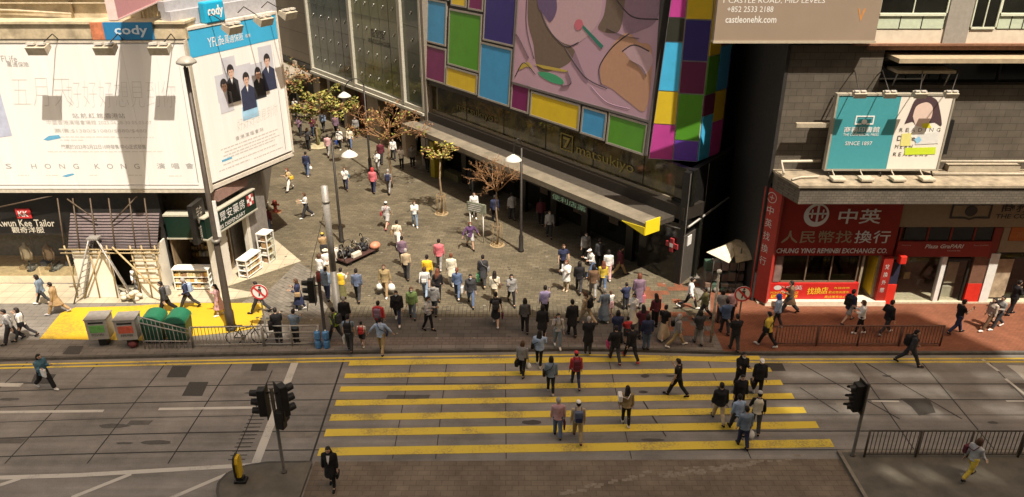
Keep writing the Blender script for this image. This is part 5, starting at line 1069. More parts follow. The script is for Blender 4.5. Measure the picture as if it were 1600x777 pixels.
# round prohibition signs
def round_sign(px, py, lab, zc, r=.36, turn=0):
    x, y, z = pv(px, py); t = thing('round_sign', lab, 'road sign', (x, y, z)); post(t, x, y, z, zc + .3 - z, .035)
    f = Frame((x, y - .06, zc), (cos(turn), sin(turn))); rd = M('ring_red', (.5, .035, .03), var=.1)
    def disc(rr, y0, y1): return [(rr * cos(i * pi / 16), rr * sin(i * pi / 16)) for i in range(32)]
    MB(f).prism(disc(r, 0, 0), -.01, .01).build('face', M('sign_white', (.7, .67, .6), var=.06), t)
    mb = MB(f); a = disc(r, 0, 0); b = disc(r * .8, 0, 0)
    for i in range(32): j = (i + 1) % 32; mb.quad(*[(p[0], -.014, p[1]) for p in (a[i], a[j], b[j], b[i])])
    mb.build('ring', rd, t)
    mb = MB(f); mb.prism([(-.06, -.2), (.0, -.2), (.03, -.02), (.1, -.2), (.16, -.19), (.08, .04), (.1, .14), (-.02, .17), (-.12, .05), (-.08, .02), (-.02, .08)], -.016, -.0115); mb.prism([(.03 + .05 * cos(i * pi / 5), .23 + .05 * sin(i * pi / 5)) for i in range(10)], -.016, -.0115); mb.build('walking_figure', dark_letter, t)
    k = r * .82 * .707; MB(f).prism([(-k - .03, k - .03), (-k + .03, k + .03), (k + .03, -k + .03), (k - .03, -k - .03)], -.021, -.017).build('slash', rd, t)
    return t
round_sign(416, 520, 'round red ringed no pedestrians sign over the yellow painted floor', 2.17); round_sign(1150, 530, 'round red ringed no pedestrians sign at the brick pavement in shade', 2.36)
x, y, z = pv(1110, 535); wp = thing('striped_post', 'pale peeling post with round cap in front of the alley stall', 'post', (x, y, z))
MB().lathe([(.06, 0), (.055, 3.35)], (x, y, z), 10).build('post', M('peeling_post', (.36, .32, .26), rough=.7, var=.6, scale=9), wp); MB().lathe([(.1, 3.351), (.1, 3.44), (.04, 3.48)], (x, y, z), 10).build('cap', white_metal, wp)
# direction sign in the plaza
x, y, z = pv(754, 378); dsn = thing('direction_sign', 'grey green direction board on two thin posts in the plaza', 'sign', (x, y, z))
f = Frame((x - .3, y, z), (.86, -.5)); 
for dx in (-.42, .42): MB(f).tube([(dx, 0, 0), (dx, 0, 1.85)], .028, 8).build('post', white_metal, dsn)
MB(f).box(-.6, .6, -.06, .06, 1.75, 2.3, bev=.02).build('board', M('board_grey_green', (.2, .21, .15), rough=.5, var=.2), dsn)
mb = MB(f)
for i in range(4): mb.box(-.5, .3 + .05 * (i % 2), -.068, -.061, 1.84 + i * .11, 1.88 + i * .11)
mb.build('lettering', pale_grey_letter, dsn)
# hydrant
x, y, z = pv(431, 331); hy = thing('fire_hydrant', 'squat red fire hydrant on the plaza near the dispensary', 'hydrant', (x, y, z)); hm = M('hydrant_red', (.26, .05, .04), rough=.5, var=.2)
MB().lathe([(.17, 0), (.17, .06), (.1, .08), (.1, .5), (.15, .52), (.15, .6), (.12, .7), (.04, .76)], (x, y, z), 14).build('barrel', hm, hy); MB().tube([(x - .22, y, z + .46), (x + .26, y, z + .46)], .06, 10).build('outlet', hm, hy); MB().box(x - .35, x + .35, y - .3, y + .3, z - .05, z + .012).build('base', M('rusty_base', (.24, .12, .06), var=.3), hy)
# recycling boxes and green bins
def recycle(px, py, lab, col1, word):
    x, y, z = pv(px, py); t = thing('collection_box', lab, 'bin', (x, y, z)); f = Frame((x, y, z), (1, .12))
    MB(f).box(-.17, .17, -.05, .3, 0, .45).build('pedestal', black_metal, t)
    MB(f).prism([(-.42, .45), (.42, .45), (.42, 1.38), (-.42, 1.38)], -.3, .42).build('box', M('bin_grey', (.3, .285, .26), rough=.5, var=.12), t); MB(f).box(-.45, .45, -.33, .45, 1.381, 1.42).build('lid', M('bin_lid', (.2, .185, .165), var=.15), t)
    MB(f).box(-.3, .3, -.31, -.301, .78, 1.12).build('print', col1, t); lettering(t, word, f, -.25, .62, .5, .12, dark_letter, n=-.312)
    MB(f).box(-.3, .3, -.312, -.301, 1.2, 1.28).build('slot', black_metal, t)
slp = thing('sloping_rail', 'pale sloping hand rail with thin bars in front of the green bins', 'railing', pv(262, 546)[:]); sa, sb = pv(227, 545), pv(301, 544)
for zz0, zz1 in ((1.68, 1.02), (1.38, .82), (.5, .45)): MB().tube([(sa.x, sa.y, zz0), (sb.x, sb.y, zz1)], .028, 6).build('rail', galv, slp)
for i in range(13): k = i / 12; MB().tube([(sa.x + (sb.x - sa.x) * k, sa.y + (sb.y - sa.y) * k, PAVE), (sa.x + (sb.x - sa.x) * k, sa.y + (sb.y - sa.y) * k, 1.68 - .66 * k)], .012 if i % 4 else .022, 5).build('bar', galv, slp)
recycle(163, 539, 'grey collection box with green print on a black pedestal', M('print_green', (.12, .32, .08), var=.3, scale=8), '回收'); recycle(207, 540, 'grey collection box with red print on a black pedestal', M('print_red', (.45, .09, .05), var=.4, scale=8), '捐贈')
bg_m = M('bin_green', (.016, .12, .062), rough=.4, var=.15)
def green_bin(px, py, lab):
    x, y, z = pv(px, py); t = thing('wheeled_bin', lab, 'bin', (x, y, z)); f = Frame((x, y, z), (1, .06))
    MB(f).prism([(-.38, .16), (.38, .16), (.44, 1.0), (-.44, 1.0)], -.4, .4).build('body', M('bin_dark_green', (.012, .06, .035), rough=.5, var=.15), t)
    pts = [(.46 * cos(pi * i / 12), 1.001 + .34 * sin(pi * i / 12)) for i in range(13)]; MB(f).prism(pts, -.43, .43).build('lid', bg_m, t)
    MB(f).prism([(p[0] * .9, 1.001 + (p[1] - 1.0) * .85) for p in pts], -.44, -.432).build('front_flap', M('bin_dark_green', (0, 0, 0)), t)
    for sx in (-.32, .32): MB(f).tube([(sx - .04, .3, .1), (sx + .04, .3, .1)], .1, 12).build('wheel', black_metal, t); MB(f).tube([(sx - .04, -.3, .08), (sx + .04, -.3, .08)], .08, 12).build('wheel', black_metal, t)
    MB(f).tube([(-.4, .44, 1.05), (-.4, .52, 1.05), (.4, .52, 1.05), (.4, .44, 1.05)], .02, 6).build('handle', black_metal, t)
green_bin(247, 530, 'green domed bin beside the grey collection boxes'); green_bin(284, 530, 'green domed bin next to the sloping railing end')
x, y, z = pv(209, 543); mp2 = thing('bag', 'small dark red bag left on the pavement by the collection box', 'bag', (x, y, z)); MB().ball((x, y, z + .16), .2, 10, sx=1, sy=.7, sz=.8).build('body', M('bag_dark_red', (.14, .03, .03), var=.3), mp2); MB().tube([(x - .1, y, z + .28), (x, y, z + .4), (x + .1, y, z + .28)], .012, 5).build('handle', black_metal, mp2)
# railings
def railing(pts, lab, h=1.0, step=.16, mat=None, posts=2.0, midrail=False):
    t = thing('railing', lab, 'railing', (*pts[0], PAVE)); mat = mat or M('rail_grey', (.17, .155, .13), rough=.5, var=.2)
    for (x0, y0), (x1, y1) in zip(pts, pts[1:]):
        L_ = sqrt((x1 - x0) ** 2 + (y1 - y0) ** 2); n_ = max(1, round(L_ / posts))
        for i in range(n_ + 1):
            k = i / n_; MB().lathe([(.04, 0), (.04, h + .02)], (x0 + (x1 - x0) * k, y0 + (y1 - y0) * k, PAVE), 8).build('post', mat, t)
        mb = MB(); mb.tube([(x0, y0, PAVE + h), (x1, y1, PAVE + h)], .032, 6); mb.tube([(x0, y0, PAVE + .12), (x1, y1, PAVE + .12)], .025, 6)
        if midrail: mb.tube([(x0, y0, PAVE + h * .68), (x1, y1, PAVE + h * .68)], .025, 6); mb.tube([(x0, y0, PAVE + h * .38), (x1, y1, PAVE + h * .38)], .025, 6)
        mb.build('rail', mat, t)
        mb = MB(); nb = int(L_ / step)
        for i in range(1, nb):
            k = i / nb; xx, yy = x0 + (x1 - x0) * k, y0 + (y1 - y0) * k; mb.box(xx - .01, xx + .01, yy - .01, yy + .01, PAVE + .12, PAVE + h)
        if step < 5: mb.build('bar', mat, t)
    return t
B = pv(303, 543); C_ = pv(412, 541); D_ = pv(500, 540)
railing([B[:2], C_[:2]], 'grey barred railing running from the sloping rail to the round sign', .98, .14, M('rail_pale', (.34, .32, .28), rough=.45, metal=.3, var=.15))
railing([(C_.x + .05, C_.y), D_[:2]], 'open railing of plain horizontal rails where two people lean', .98, 9, _mats['rail_pale'], 1.5, True)
E_ = pv(1210, 541); F_ = pv(1468, 541); railing([E_[:2], F_[:2]], 'dark barred railing along the shaded brick pavement', 1.0, .13, M('rail_dark_rust', (.12, .06, .04), rough=.6, var=.3), 2.0)
H_ = G(1350, 714, .12); railing([(H_.x, H_.y), (H_.x + 14, H_.y - .02)], 'long brown barred railing on the refuge beside the signal post', 1.1, .14, M('rail_brown', (.085, .068, .05), rough=.5, var=.2), 1.83)
# bicycle against the railing
a = pv(366, 541); b = pv(404, 538); bk = thing('bicycle', 'dark bicycle leaning on the railing beneath the round sign', 'bicycle', a[:]); f = Frame((a.x, a.y + .12, PAVE), (b.x - a.x, .12)); Lw = 1.05
def wheel(cx):
    o = MB(f); o.tube([(cx + .33 * cos(i * pi / 12), 0, .34 + .33 * sin(i * pi / 12)) for i in range(25)], .022, 6); o = o.build('wheel', black_metal, bk)
    m = MB(f)
    for i in range(8): m.tube([(cx, 0, .34), (cx + .32 * cos(i * pi / 4), 0, .34 + .32 * sin(i * pi / 4))], .004, 4)
    m.build('spokes', steel, o)
wheel(0); wheel(Lw); fm = M('bike_frame', (.05, .05, .055), rough=.35, metal=.3, var=.1)
mb = MB(f); 
for p in (((0, 0, .34), (.4, 0, .32)), ((.4, 0, .32), (.28, 0, .85)), ((0, 0, .34), (.3, 0, .76)), ((.4, 0, .32), (.86, 0, .8)), ((.31, 0, .74), (.84, 0, .84)), ((Lw, 0, .34), (.84, 0, .86), (.82, 0, .98))): mb.tube(p, .022, 6)
mb.build('frame', fm, bk); MB(f).tube([(.80, -.27, .98), (.83, 0, 1.0), (.80, .27, .98)], .016, 6).build('handlebar', black_metal, bk); MB(f).box(.16, .42, -.07, .07, .86, .92, bev=.02).build('saddle', black_metal, bk); MB(f).tube([(.4, -.09, .32), (.4, .09, .32)], .09, 10).build('crank', steel, bk)
# water bottles
wb = M('water_blue', (.06, .2, .42), rough=.15, var=.15, spec=.6)
for i, (px, py, zz, lab) in enumerate(((498, 543, 0, 'lower blue water bottle of the stack nearer the railing'), (511, 543, 0, 'lower blue water bottle of the stack beside the signal post'), (498, 543, .43, 'upper blue water bottle of the stack nearer the railing'), (511, 543, .43, 'upper blue water bottle of the stack beside the signal post'))):
    x, y, z = pv(px, py); z += zz; t = thing('water_bottle', lab, 'bottle', (x, y, z), 0, 'blue water bottles by the kerb')
    MB().lathe([(.12, 0), (.14, .02), (.14, .1), (.13, .12), (.14, .14), (.14, .24), (.13, .26), (.14, .28), (.13, .34), (.04, .38)], (x, y, z), 16).build('body', wb, t); MB().lathe([(.035, .381), (.035, .42)], (x, y, z), 10).build('cap', M('cap_white', (.6, .6, .6), var=.05), t)
# loaded handcart
cpos = pv(566, 412); hc = thing('handcart', 'long flat handcart heaped with black folded frames and orange bag', 'handcart', cpos[:]); c0 = pv(542, 418); c1 = pv(592, 394); f = Frame((c0.x, c0.y, PAVE), (c1.x - c0.x, c1.y - c0.y)); Lc = (c1 - c0).length
MB(f).box(0, Lc, -.05, .95, .2, .28, bev=.02).build('deck', M('cart_deck', (.06, .03, .025), rough=.6, var=.25), hc)
for sx in (.3, Lc - .3):
    for sy in (.05, .85): MB(f).tube([(sx, sy - .04, .1), (sx, sy + .04, .1)], .1, 12).build('wheel', black_metal, hc)
MB(f).tube([(0, .1, .28), (-.15, .1, 1.0), (-.15, .8, 1.0), (0, .8, .28)], .025, 6).build('handle', steel, hc)
random.seed(14)
for k in range(34):
    mb = MB(f); x = .15 + random.random() * (Lc - .6); y = .12 + random.random() * .7; z = .32 + random.random() * .55; r_ = random.uniform(.1, .26); ax = random.random() * 3
    pts = [(x + r_ * cos(i * pi / 7) * cos(ax), y + r_ * cos(i * pi / 7) * sin(ax), max(.3, z + r_ * sin(i * pi / 7))) for i in range(12)]
    mb.tube(pts, random.uniform(.015, .035), 6); mb.build('folded_frame', (black_metal, steel, dark_metal, black_metal)[k % 4], hc)
for k in range(7):
    mb = MB(f); x = .2 + random.random() * (Lc - .7); y = .2 + random.random() * .5; z = .3 + random.random() * .3; mb.ball((x, y, z + .12), .2, 8, sx=1.2, sy=.9, sz=.7); mb.build('black_bundle', M('bundle_black', (.02, .02, .022), rough=.6, var=.3, scale=14), hc)
MB(f).box(.5, 1.1, -.02, .2, .285, .55, bev=.04).build('pale_parcel', M('parcel_cream', (.55, .5, .4), var=.15), hc); MB(f).ball((Lc - .15, .1, .42), .27, 10, sx=1.2, sy=1, sz=.75).build('orange_bag', M('bag_orange', (.5, .2, .12), rough=.5, var=.25), hc)
MB(f).box(-.25, .35, .75, 1.15, .12, .75, bev=.05).build('white_sack', M('sack_pale', (.6, .56, .48), var=.15), hc)
# alley stall
stl = thing('market_stall', 'cluttered alley stall of boxes under patched cream awning sheets', 'stall', (10.2, 33.4, .12)); random.seed(19)
pw = [AtY(px, py, yy) for px, py, yy in ((1104, 394, 32.6), (1143, 379, 33.6), (1150, 395, 33.3), (1139, 411, 32.3))]
def sheet_(pts, mat, th=.02):
    mb = MB(); n_ = len(pts); mb.add([tuple(p) for p in pts] + [(p[0], p[1], p[2] - th) for p in pts], [tuple(range(n_)), tuple(range(2 * n_ - 1, n_ - 1, -1))] + [(i, n_ + i, n_ + (i + 1) % n_, (i + 1) % n_) for i in range(n_)]); mb.build('awning_sheet', mat, stl)
aw = M('awning_cream', (.6, .54, .4), rough=.7, var=.2, scale=3); aw2 = M('awning_tan', (.28, .22, .13), rough=.8, var=.35, scale=3)
sheet_(pw, aw); sheet_([AtY(px, py, yy) for px, py, yy in ((1140, 380, 33.7), (1166, 378, 34.2), (1198, 400, 32.9), (1150, 411, 32.5), (1146, 392, 33.2))], aw2)
sheet_([AtY(px, py, yy) for px, py, yy in ((1128, 384, 33.9), (1150, 374, 34.8), (1185, 380, 34.6), (1172, 392, 34.0))], aw2)
for px, py, top in ((1108, 470, 2.2), (1188, 470, 2.0), (1150, 455, 2.4)): g = pv(px, py); MB().tube([(g.x, g.y, .12), (g.x, g.y, top)], .03, 6).build('pole', dark_metal, stl)
bmats = [M('box_%d' % i, c, rough=.6, var=.25) for i, c in enumerate(((.12, .11, .09), (.2, .18, .15), (.05, .09, .06), (.08, .07, .06), (.16, .1, .07)))]
for i in range(15):
    x = 9.3 + (i % 5) * .38 + random.uniform(-.04, .04); y = 33.0 + (i // 5) * .12; z = .12 + (i // 5) * .5
    MB().box(x, x + .34, y + .0, y + .5, z, z + random.uniform(.38, .49), bev=.02).build('box', bmats[random.randrange(5)], stl)
for i in range(5): MB().ball((9.5 + i * .35, 32.95, .25), .16, 8, sz=.8).build('bundle', bmats[i], stl)

# ================================================================ trees
def leaf_mat(n, c): return M(n, c, rough=.55, var=.35, scale=3, spec=.3)
lf1 = leaf_mat('leaf_yellow_green', (.15, .165, .03)); lf2 = leaf_mat('leaf_pale_yellow', (.34, .31, .085)); lf3 = leaf_mat('leaf_russet', (.24, .12, .05)); lf4 = leaf_mat('leaf_dark', (.045, .06, .015)); lf5 = leaf_mat('leaf_bright_yellow', (.5, .46, .03))
tw_m = M('twig_tan', (.27, .145, .065), rough=.7, var=.3); bark = M('bark', (.22, .155, .09), rough=.85, var=.35, scale=8, bump=.3)
def tree(base, h0, crown_c, crown_r, lab, n_limb, depth, leaves, lmats, twig_r=.012, seed=0, twig_mat=None, leaf_s=.16, trunk_r=.08, guard=False, leaf_clump=None):
    random.seed(seed); t = thing('street_tree', lab, 'tree', base[:]); bx, by, bz = base
    cz = Vector(crown_c); fork = Vector((bx + (cz.x - bx) * .4, by + (cz.y - by) * .4, bz + h0))
    MB().tube([(bx, by, bz), (bx + .05, by, bz + h0 * .3), (bx - .04 + (fork.x - bx) * .3, by + .03, bz + h0 * .65), fork], [trunk_r, trunk_r * .85, trunk_r * .75, trunk_r * .6], 8).build('trunk', bark, t)
    mb = MB(); tips = []
    def branch(p, d, ln, r, k):
        pts = [p]; q = p
        for i in range(3):
            d = (d + Vector((random.uniform(-.3, .3), random.uniform(-.3, .3), random.uniform(-.18, .2)))).normalized(); q = q + d * ln / 3
            o = q - cz; e = sqrt((o.x / crown_r[0]) ** 2 + (o.y / crown_r[1]) ** 2 + (o.z / crown_r[2]) ** 2)
            if e > 1.08 and i > 0: pts.append(q); break
            pts.append(q)
        mb.tube(pts, [r, r * .85, r * .7, r * .5], 5 if r > .02 else 3)
        tips.extend(pts[1:])
        if k > 0:
            for _ in range(3 if k > 1 else 3):
                b_ = random.choice(pts[1:]); nd = (d + Vector((random.uniform(-1, 1), random.uniform(-1, 1), random.uniform(-.5, .6)))).normalized(); branch(b_, nd, ln * random.uniform(.55, .8), max(twig_r * .6, r * .55), k - 1)
    for i in range(n_limb):
        a = 2 * pi * i / n_limb + random.uniform(-.4, .4); branch(fork, Vector((cos(a) * crown_r[0], sin(a) * crown_r[1], crown_r[2] * 1.0 + .3)).normalized(), max(crown_r) * .75, trunk_r * .5, depth)
    mb.build('limbs', twig_mat or tw_m, t)
    if leaves:
        lb = MB(); cl = random.sample(tips, min(len(tips), leaf_clump or len(tips)))
        for i in range(leaves):
            p = random.choice(cl) + Vector((random.gauss(0, .13), random.gauss(0, .13), random.gauss(0, .09))); s_ = leaf_s * random.uniform(.6, 1.3)
            u = Vector((random.uniform(-1, 1), random.uniform(-1, 1), random.uniform(-.6, .6))).normalized(); w = u.cross(Vector((random.uniform(-.5, .5), random.uniform(-.5, .5), 1))).normalized()
            k = random.choices(range(len(lmats)), [m_[1] for m_ in lmats])[0]
            lb.add([p - u * s_ * .5, p + w * s_ * .28, p + u * s_ * .5, p - w * s_ * .28], [(0, 1, 2, 3)], False, k)
        lb.build('foliage', [m_[0] for m_ in lmats], t)
    if guard:
        g = MB()
        for i in range(8): a = i * pi / 4; g.tube([(bx + .3 * cos(a), by + .3 * sin(a), bz), (bx + .26 * cos(a), by + .26 * sin(a), bz + 1.25)], .014, 5)
        for zz in (.15, 1.2): g.tube([(bx + .29 * cos(i * pi / 8), by + .29 * sin(i * pi / 8), bz + zz) for i in range(17)], .014, 5)
        g.build('guard', M('guard_rust', (.24, .16, .08), rough=.6, var=.3), t); MB().lathe([(.42, .0), (.42, .03)], (bx, by, bz - .002), 16).build('grille', M('grille_tan', (.3, .22, .12), var=.3), t)
    return t
b_ = pv(497, 229); tree(b_, 2.4, (-14.6, 57.5, 3.55), (2.6, 1.8, .75), 'leafy yellow green tree at the far end of the plaza', 6, 2, 1500, [(lf1, 5), (lf2, 5), (lf4, 1.5), (lf3, 2)], seed=3, leaf_s=.3, trunk_r=.1)
tag(MB().lathe([(.9, 0), (.9, .1), (.7, .12)], (b_.x, b_.y, PAVE), 20).build('planter_ring', M('planter_stone', (.35, .3, .18), var=.25)), 'low pale stone ring around the leafy yellow green tree', 'planter')
b_ = Vector((-18.2, 62, PAVE)); tree(b_, 2.6, (-18.2, 62, 4.6), (2.2, 1.8, 1.5), 'russet twiggy tree partly behind the tall billboard', 6, 3, 900, [(lf3, 5), (lf4, 3), (lf2, 1)], seed=5, leaf_s=.24, trunk_r=.1)
b_ = pv(612, 293); tree(b_, 3.2, (-7.9, 48.0, 4.05), (2.15, 1.5, .75), 'bare wide tree of tan twigs beside the mall canopy end', 7, 4, 380, [(lf3, 6), (lf2, 2), (lf1, 1.5)], twig_r=.016, seed=8, leaf_s=.2, trunk_r=.09, leaf_clump=240)
b_ = pv(690, 334); tree(b_, 3.4, (-4.15, 43.3, 4.35), (1.0, .8, .55), 'slim guarded tree with sparse yellow leaves before the canopy', 5, 2, 330, [(lf2, 4), (lf1, 3), (lf3, 3), (lf5, 1)], seed=13, leaf_s=.2, trunk_r=.075, guard=True)
b_ = pv(777, 383); tree(b_, 3.1, (-.85, 38.7, 4.15), (1.45, 1.1, .85), 'leafless guarded tree of thin tan twigs near the direction sign', 6, 4, 0, [], twig_r=.013, seed=21, trunk_r=.065, guard=True)

# ================================================================ people
SKIN = M('skin', (.42, .26, .175), rough=.6, var=.06, scale=8); EYE = M('eye_dark', (.03, .022, .02), rough=.3, var=0); LIP = M('lip', (.34, .13, .11), rough=.5, var=0)
def remesh(mb, vox, name, smooth_it=2, rough_amt=0.0, rs=9.0):
    me = bpy.data.meshes.new(name + '_src'); me.from_pydata([tuple(v) for v in mb.v], [], [f for f, _, _ in mb.f])
    o = bpy.data.objects.new(name, me)
    r = o.modifiers.new('r', 'REMESH'); r.mode = 'VOXEL'; r.voxel_size = vox; r.use_smooth_shade = True
    if smooth_it: s_ = o.modifiers.new('s', 'SMOOTH'); s_.factor = .5; s_.iterations = smooth_it
    out = evaluated(o, name)
    bpy.data.objects.remove(o); bpy.data.meshes.remove(me)
    if rough_amt:
        for v in out.vertices:
            c = v.co; v.co = c + v.normal * (rough_amt * (noise.noise(c * rs) + .5 * noise.noise(c * rs * 2.3)))
    for p in out.polygons: p.use_smooth = True
    return out
def rot(v, a): return Vector((v.x, v.y * cos(a) - v.z * sin(a), v.y * sin(a) + v.z * cos(a)))      # about the x axis
LEGS = {'walk': (24, 6, -20, 26), 'wide': (30, 8, -26, 22), 'stroll': (12, 5, -11, 14), 'stand': (1, 1, -2, 2), 'run': (34, 20, -24, 45), 'shift': (3, 4, -1, 1)}
ARMS = {'swing': (-20, 18, 8, 18, 22, 8), 'down': (3, 10, 8, 0, 8, 8), 'phone': (2, 14, 8, 22, 108, 4), 'both': (14, 92, 2, 16, 96, 2), 'out': (6, 22, 42, 2, 24, 40), 'strap': (2, 12, 8, 20, 128, 14), 'hip': (-8, 70, 22, -4, 20, 10), 'carry': (-3, 6, 14, -3, 6, 14), 'bend': (35, 30, 10, 40, 25, 8)}
def skeleton(pose):
    lg, ar, mir, lean = pose
    a = LEGS[lg]; b = ARMS[ar]
    if mir: a = (a[2], a[3], a[0], a[1]); b = b[3:] + b[:3]
    J = {}; hip_z = .92
    for s, (th, kn) in ((1, a[:2]), (-1, a[2:])):
        h = Vector((s * .088, 0, hip_z)); k = h + rot(Vector((0, 0, -.43)), -radians(th)); an = k + rot(Vector((0, 0, -.40)), -radians(th - kn)); ft = rot(Vector((0, -.15, -.055)), -radians(max(-25, (th - kn) * .5)))
        J['hip', s], J['knee', s], J['ankle', s], J['toe', s] = h, k, an, an + ft
    low = min(min(J['ankle', s].z - .085, J['toe', s].z - .03) for s in (1, -1))
    L_ = rot(Vector((0, 0, 1)), radians(lean))
    base = Vector((0, 0, hip_z))
    def up(x, y, z): q = rot(Vector((x, y, z - hip_z)), radians(lean)); return base + q
    for k, p in dict(pelvis=(0, 0, .94), waist=(0, -.005, 1.09), chest=(0, -.01, 1.28), sh=(0, .005, 1.41), neck=(0, .0, 1.47), chin=(0, -.02, 1.515), head=(0, -.03, 1.60), top=(0, -.02, 1.70)).items(): J[k] = up(*p)
    for s, (f, e, ab) in ((1, b[:3]), (-1, b[3:])):
        p = up(s * .178, .0, 1.375); d = rot(Vector((s * sin(radians(ab)), 0, -cos(radians(ab)))), -radians(f + 0)); el = p + d * .27
        d2 = rot(Vector((s * sin(radians(ab)) * (.5 if e < 60 else -.35), 0, -cos(radians(ab)))), -radians(f + e)).normalized(); wr = el + d2 * .24
        J['shoulder', s], J['elbow', s], J['wrist', s], J['hdir', s] = p, el, wr, d2
    for k in J:
        if not (isinstance(k, tuple) and k[0] == 'hdir'): J[k] = J[k] - Vector((0, 0, low))
    J['lean'] = lean; return J
_sk = {}
def SK(pose):
    if pose not in _sk: _sk[pose] = skeleton(pose)
    return _sk[pose]
def ell(mb, rows, n=14):                # stacked ellipses: (centre, rx, ry)
    v = []
    for c, rx, ry in rows:
        for j in range(n): t = 2 * pi * j / n; v.append((c.x + rx * cos(t), c.y + ry * sin(t), c.z))
    k = len(rows); f = [(i * n + j, i * n + (j + 1) % n, (i + 1) * n + (j + 1) % n, (i + 1) * n + j) for i in range(k - 1) for j in range(n)]
    f += [tuple(reversed(range(n))), tuple((k - 1) * n + j for j in range(n))]; mb.add(v, f, True)
def hand(s):
    """palm, four unequal curled fingers, and a thumb leaving the side of the palm near its base; wrist at 0, fingers towards -z"""
    mb = MB(); ell(mb, [(Vector((0, 0, .02)), .024, .02), (Vector((0, 0, -.01)), .026, .019), (Vector((0, 0, -.05)), .040, .016), (Vector((0, -.003, -.088)), .041, .014), (Vector((0, -.003, -.095)), .036, .010)], 10)
    for i, ln in enumerate((.062, .075, .08, .07)):
        x = -.031 + i * .0205; mb.tube([(x, -.002, -.085), (x * 1.08, -.006, -.09 - ln * .4), (x * 1.1, -.018, -.09 - ln * .75), (x * 1.1, -.036, -.09 - ln * .95)], [.0095, .009, .008, .0065], 6)
    mb.tube([(s * -.024, -.006, -.03), (s * -.046, -.02, -.052), (s * -.056, -.03, -.075), (s * -.054, -.04, -.095)], [.013, .012, .0105, .008], 6)
    return mb
_tm = {}
def body_mesh(pose):
    k = ('body', pose)
    if k in _tm: return _tm[k]
    J = SK(pose); mb = MB(); V = Vector
    ell(mb, [(J['pelvis'] + V((0, 0, -.09)), .12, .09), (J['pelvis'], .15, .11), (J['waist'], .13, .10), (J['chest'], .155, .115), (J['sh'], .15, .09), (J['neck'] + V((0, 0, -.02)), .07, .06), (J['neck'], .055, .055), (J['chin'], .052, .055)])
    h = J['head'] - V((0, 0, 1.60))
    def hp(x, y, z): return h + V((x, y, z))
    ell(mb, [(hp(0, -.035, 1.495), .028, .03), (hp(0, -.045, 1.515), .048, .055), (hp(0, -.035, 1.55), .066, .080), (hp(0, -.03, 1.60), .076, .095), (hp(0, -.025, 1.645), .077, .096), (hp(0, -.02, 1.68), .062, .08), (hp(0, -.018, 1.703), .03, .04)])
    mb.tube([hp(0, -.115, 1.615), hp(0, -.138, 1.585), hp(0, -.143, 1.568), hp(0, -.11, 1.56)], [.010, .014, .018, .012], 6)
    for s in (1, -1): mb.ball(hp(s * .078, -.02, 1.592), .026, 8, sx=.5, sy=.8, sz=1.2)
    for s in (1, -1):
        mb.tube([J['hip', s] + V((0, 0, .06)), J['hip', s] + (J['knee', s] - J['hip', s]) * .35, J['knee', s], J['knee', s] + (J['ankle', s] - J['knee', s]) * .35, J['ankle', s]], [.095, .082, .056, .056, .037], 10)
        mb.tube([J['ankle', s] + V((0, .03, -.02)), J['ankle', s] + (J['toe', s] - J['ankle', s]) * .5, J['toe', s]], [.04, .04, .03], 8)
        mb.tube([J['shoulder', s] - V((s * .05, 0, -.01)), J['shoulder', s], J['shoulder', s] + (J['elbow', s] - J['shoulder', s]) * .5, J['elbow', s], J['elbow', s] + (J['wrist', s] - J['elbow', s]) * .3, J['wrist', s], J['wrist', s] + J['hdir', s] * .02], [.05, .052, .046, .038, .037, .026, .024], 10)
    me = remesh(mb, .0145, 'body', 1)
    bm = bmesh.new(); bm.from_mesh(me)
    for s in (1, -1):
        q = V((0, 0, -1)).rotation_difference(J['hdir', s]).to_matrix().to_4x4(); hm = hand(s); M4 = Matrix.Translation(J['wrist', s] + J['hdir', s] * .01) @ q @ Matrix.Rotation(s * radians(70), 4, 'Z')
        nv = [bm.verts.new(M4 @ v) for v in hm.v]
        for f, _, _ in hm.f:
            try: bm.faces.new([nv[i] for i in f]).smooth = True
            except ValueError: pass
    bm.to_mesh(me); bm.free()
    for m in (SKIN, EYE, LIP): me.materials.append(m)
    for p in me.polygons:
        c = p.center - h
        if c.y < -.09 and abs(c.z - 1.605) < .0125 and .018 < abs(c.x) < .045: p.material_index = 1
        elif c.y < -.09 and abs(c.z - 1.533) < .011 and abs(c.x) < .026: p.material_index = 2
        elif c.y < -.06 and abs(c.z - 1.628) < .006 and .014 < abs(c.x) < .05: p.material_index = 1
        else: p.material_index = 0
    _tm[k] = me; return me
def sleeve(mb, J, s, r, frac, e0=.016):
    pts = [J['shoulder', s] - Vector((s * .06, 0, -.005)), J['shoulder', s] + Vector((0, 0, .005)), J['shoulder', s].lerp(J['elbow', s], .5), J['elbow', s], J['elbow', s].lerp(J['wrist', s], .5), J['elbow', s].lerp(J['wrist', s], .94)]
    rr = [.055 + r, .058 + r, .050 + r, .045 + r, .042 + r, .034 + r]; n = 6 if frac > .9 else 3
    if frac < .9: pts[2] = J['shoulder', s].lerp(J['elbow', s], .72); rr[2] = .056 + r
    mb.tube(pts[:n], rr[:n], 10)
PATT = {'stripegrey': ('charcoal', 'lightgrey', 12), 'plaidpink': ('pink', 'mauve', 9, True), 'stripered': ('maroon', 'cream', 10), 'floralpink': ('pink', 'maroon', 5, True), 'plaidblue': ('navy', 'lightblue', 8, True), 'plaidgrey': ('charcoal', 'grey', 9, True)}
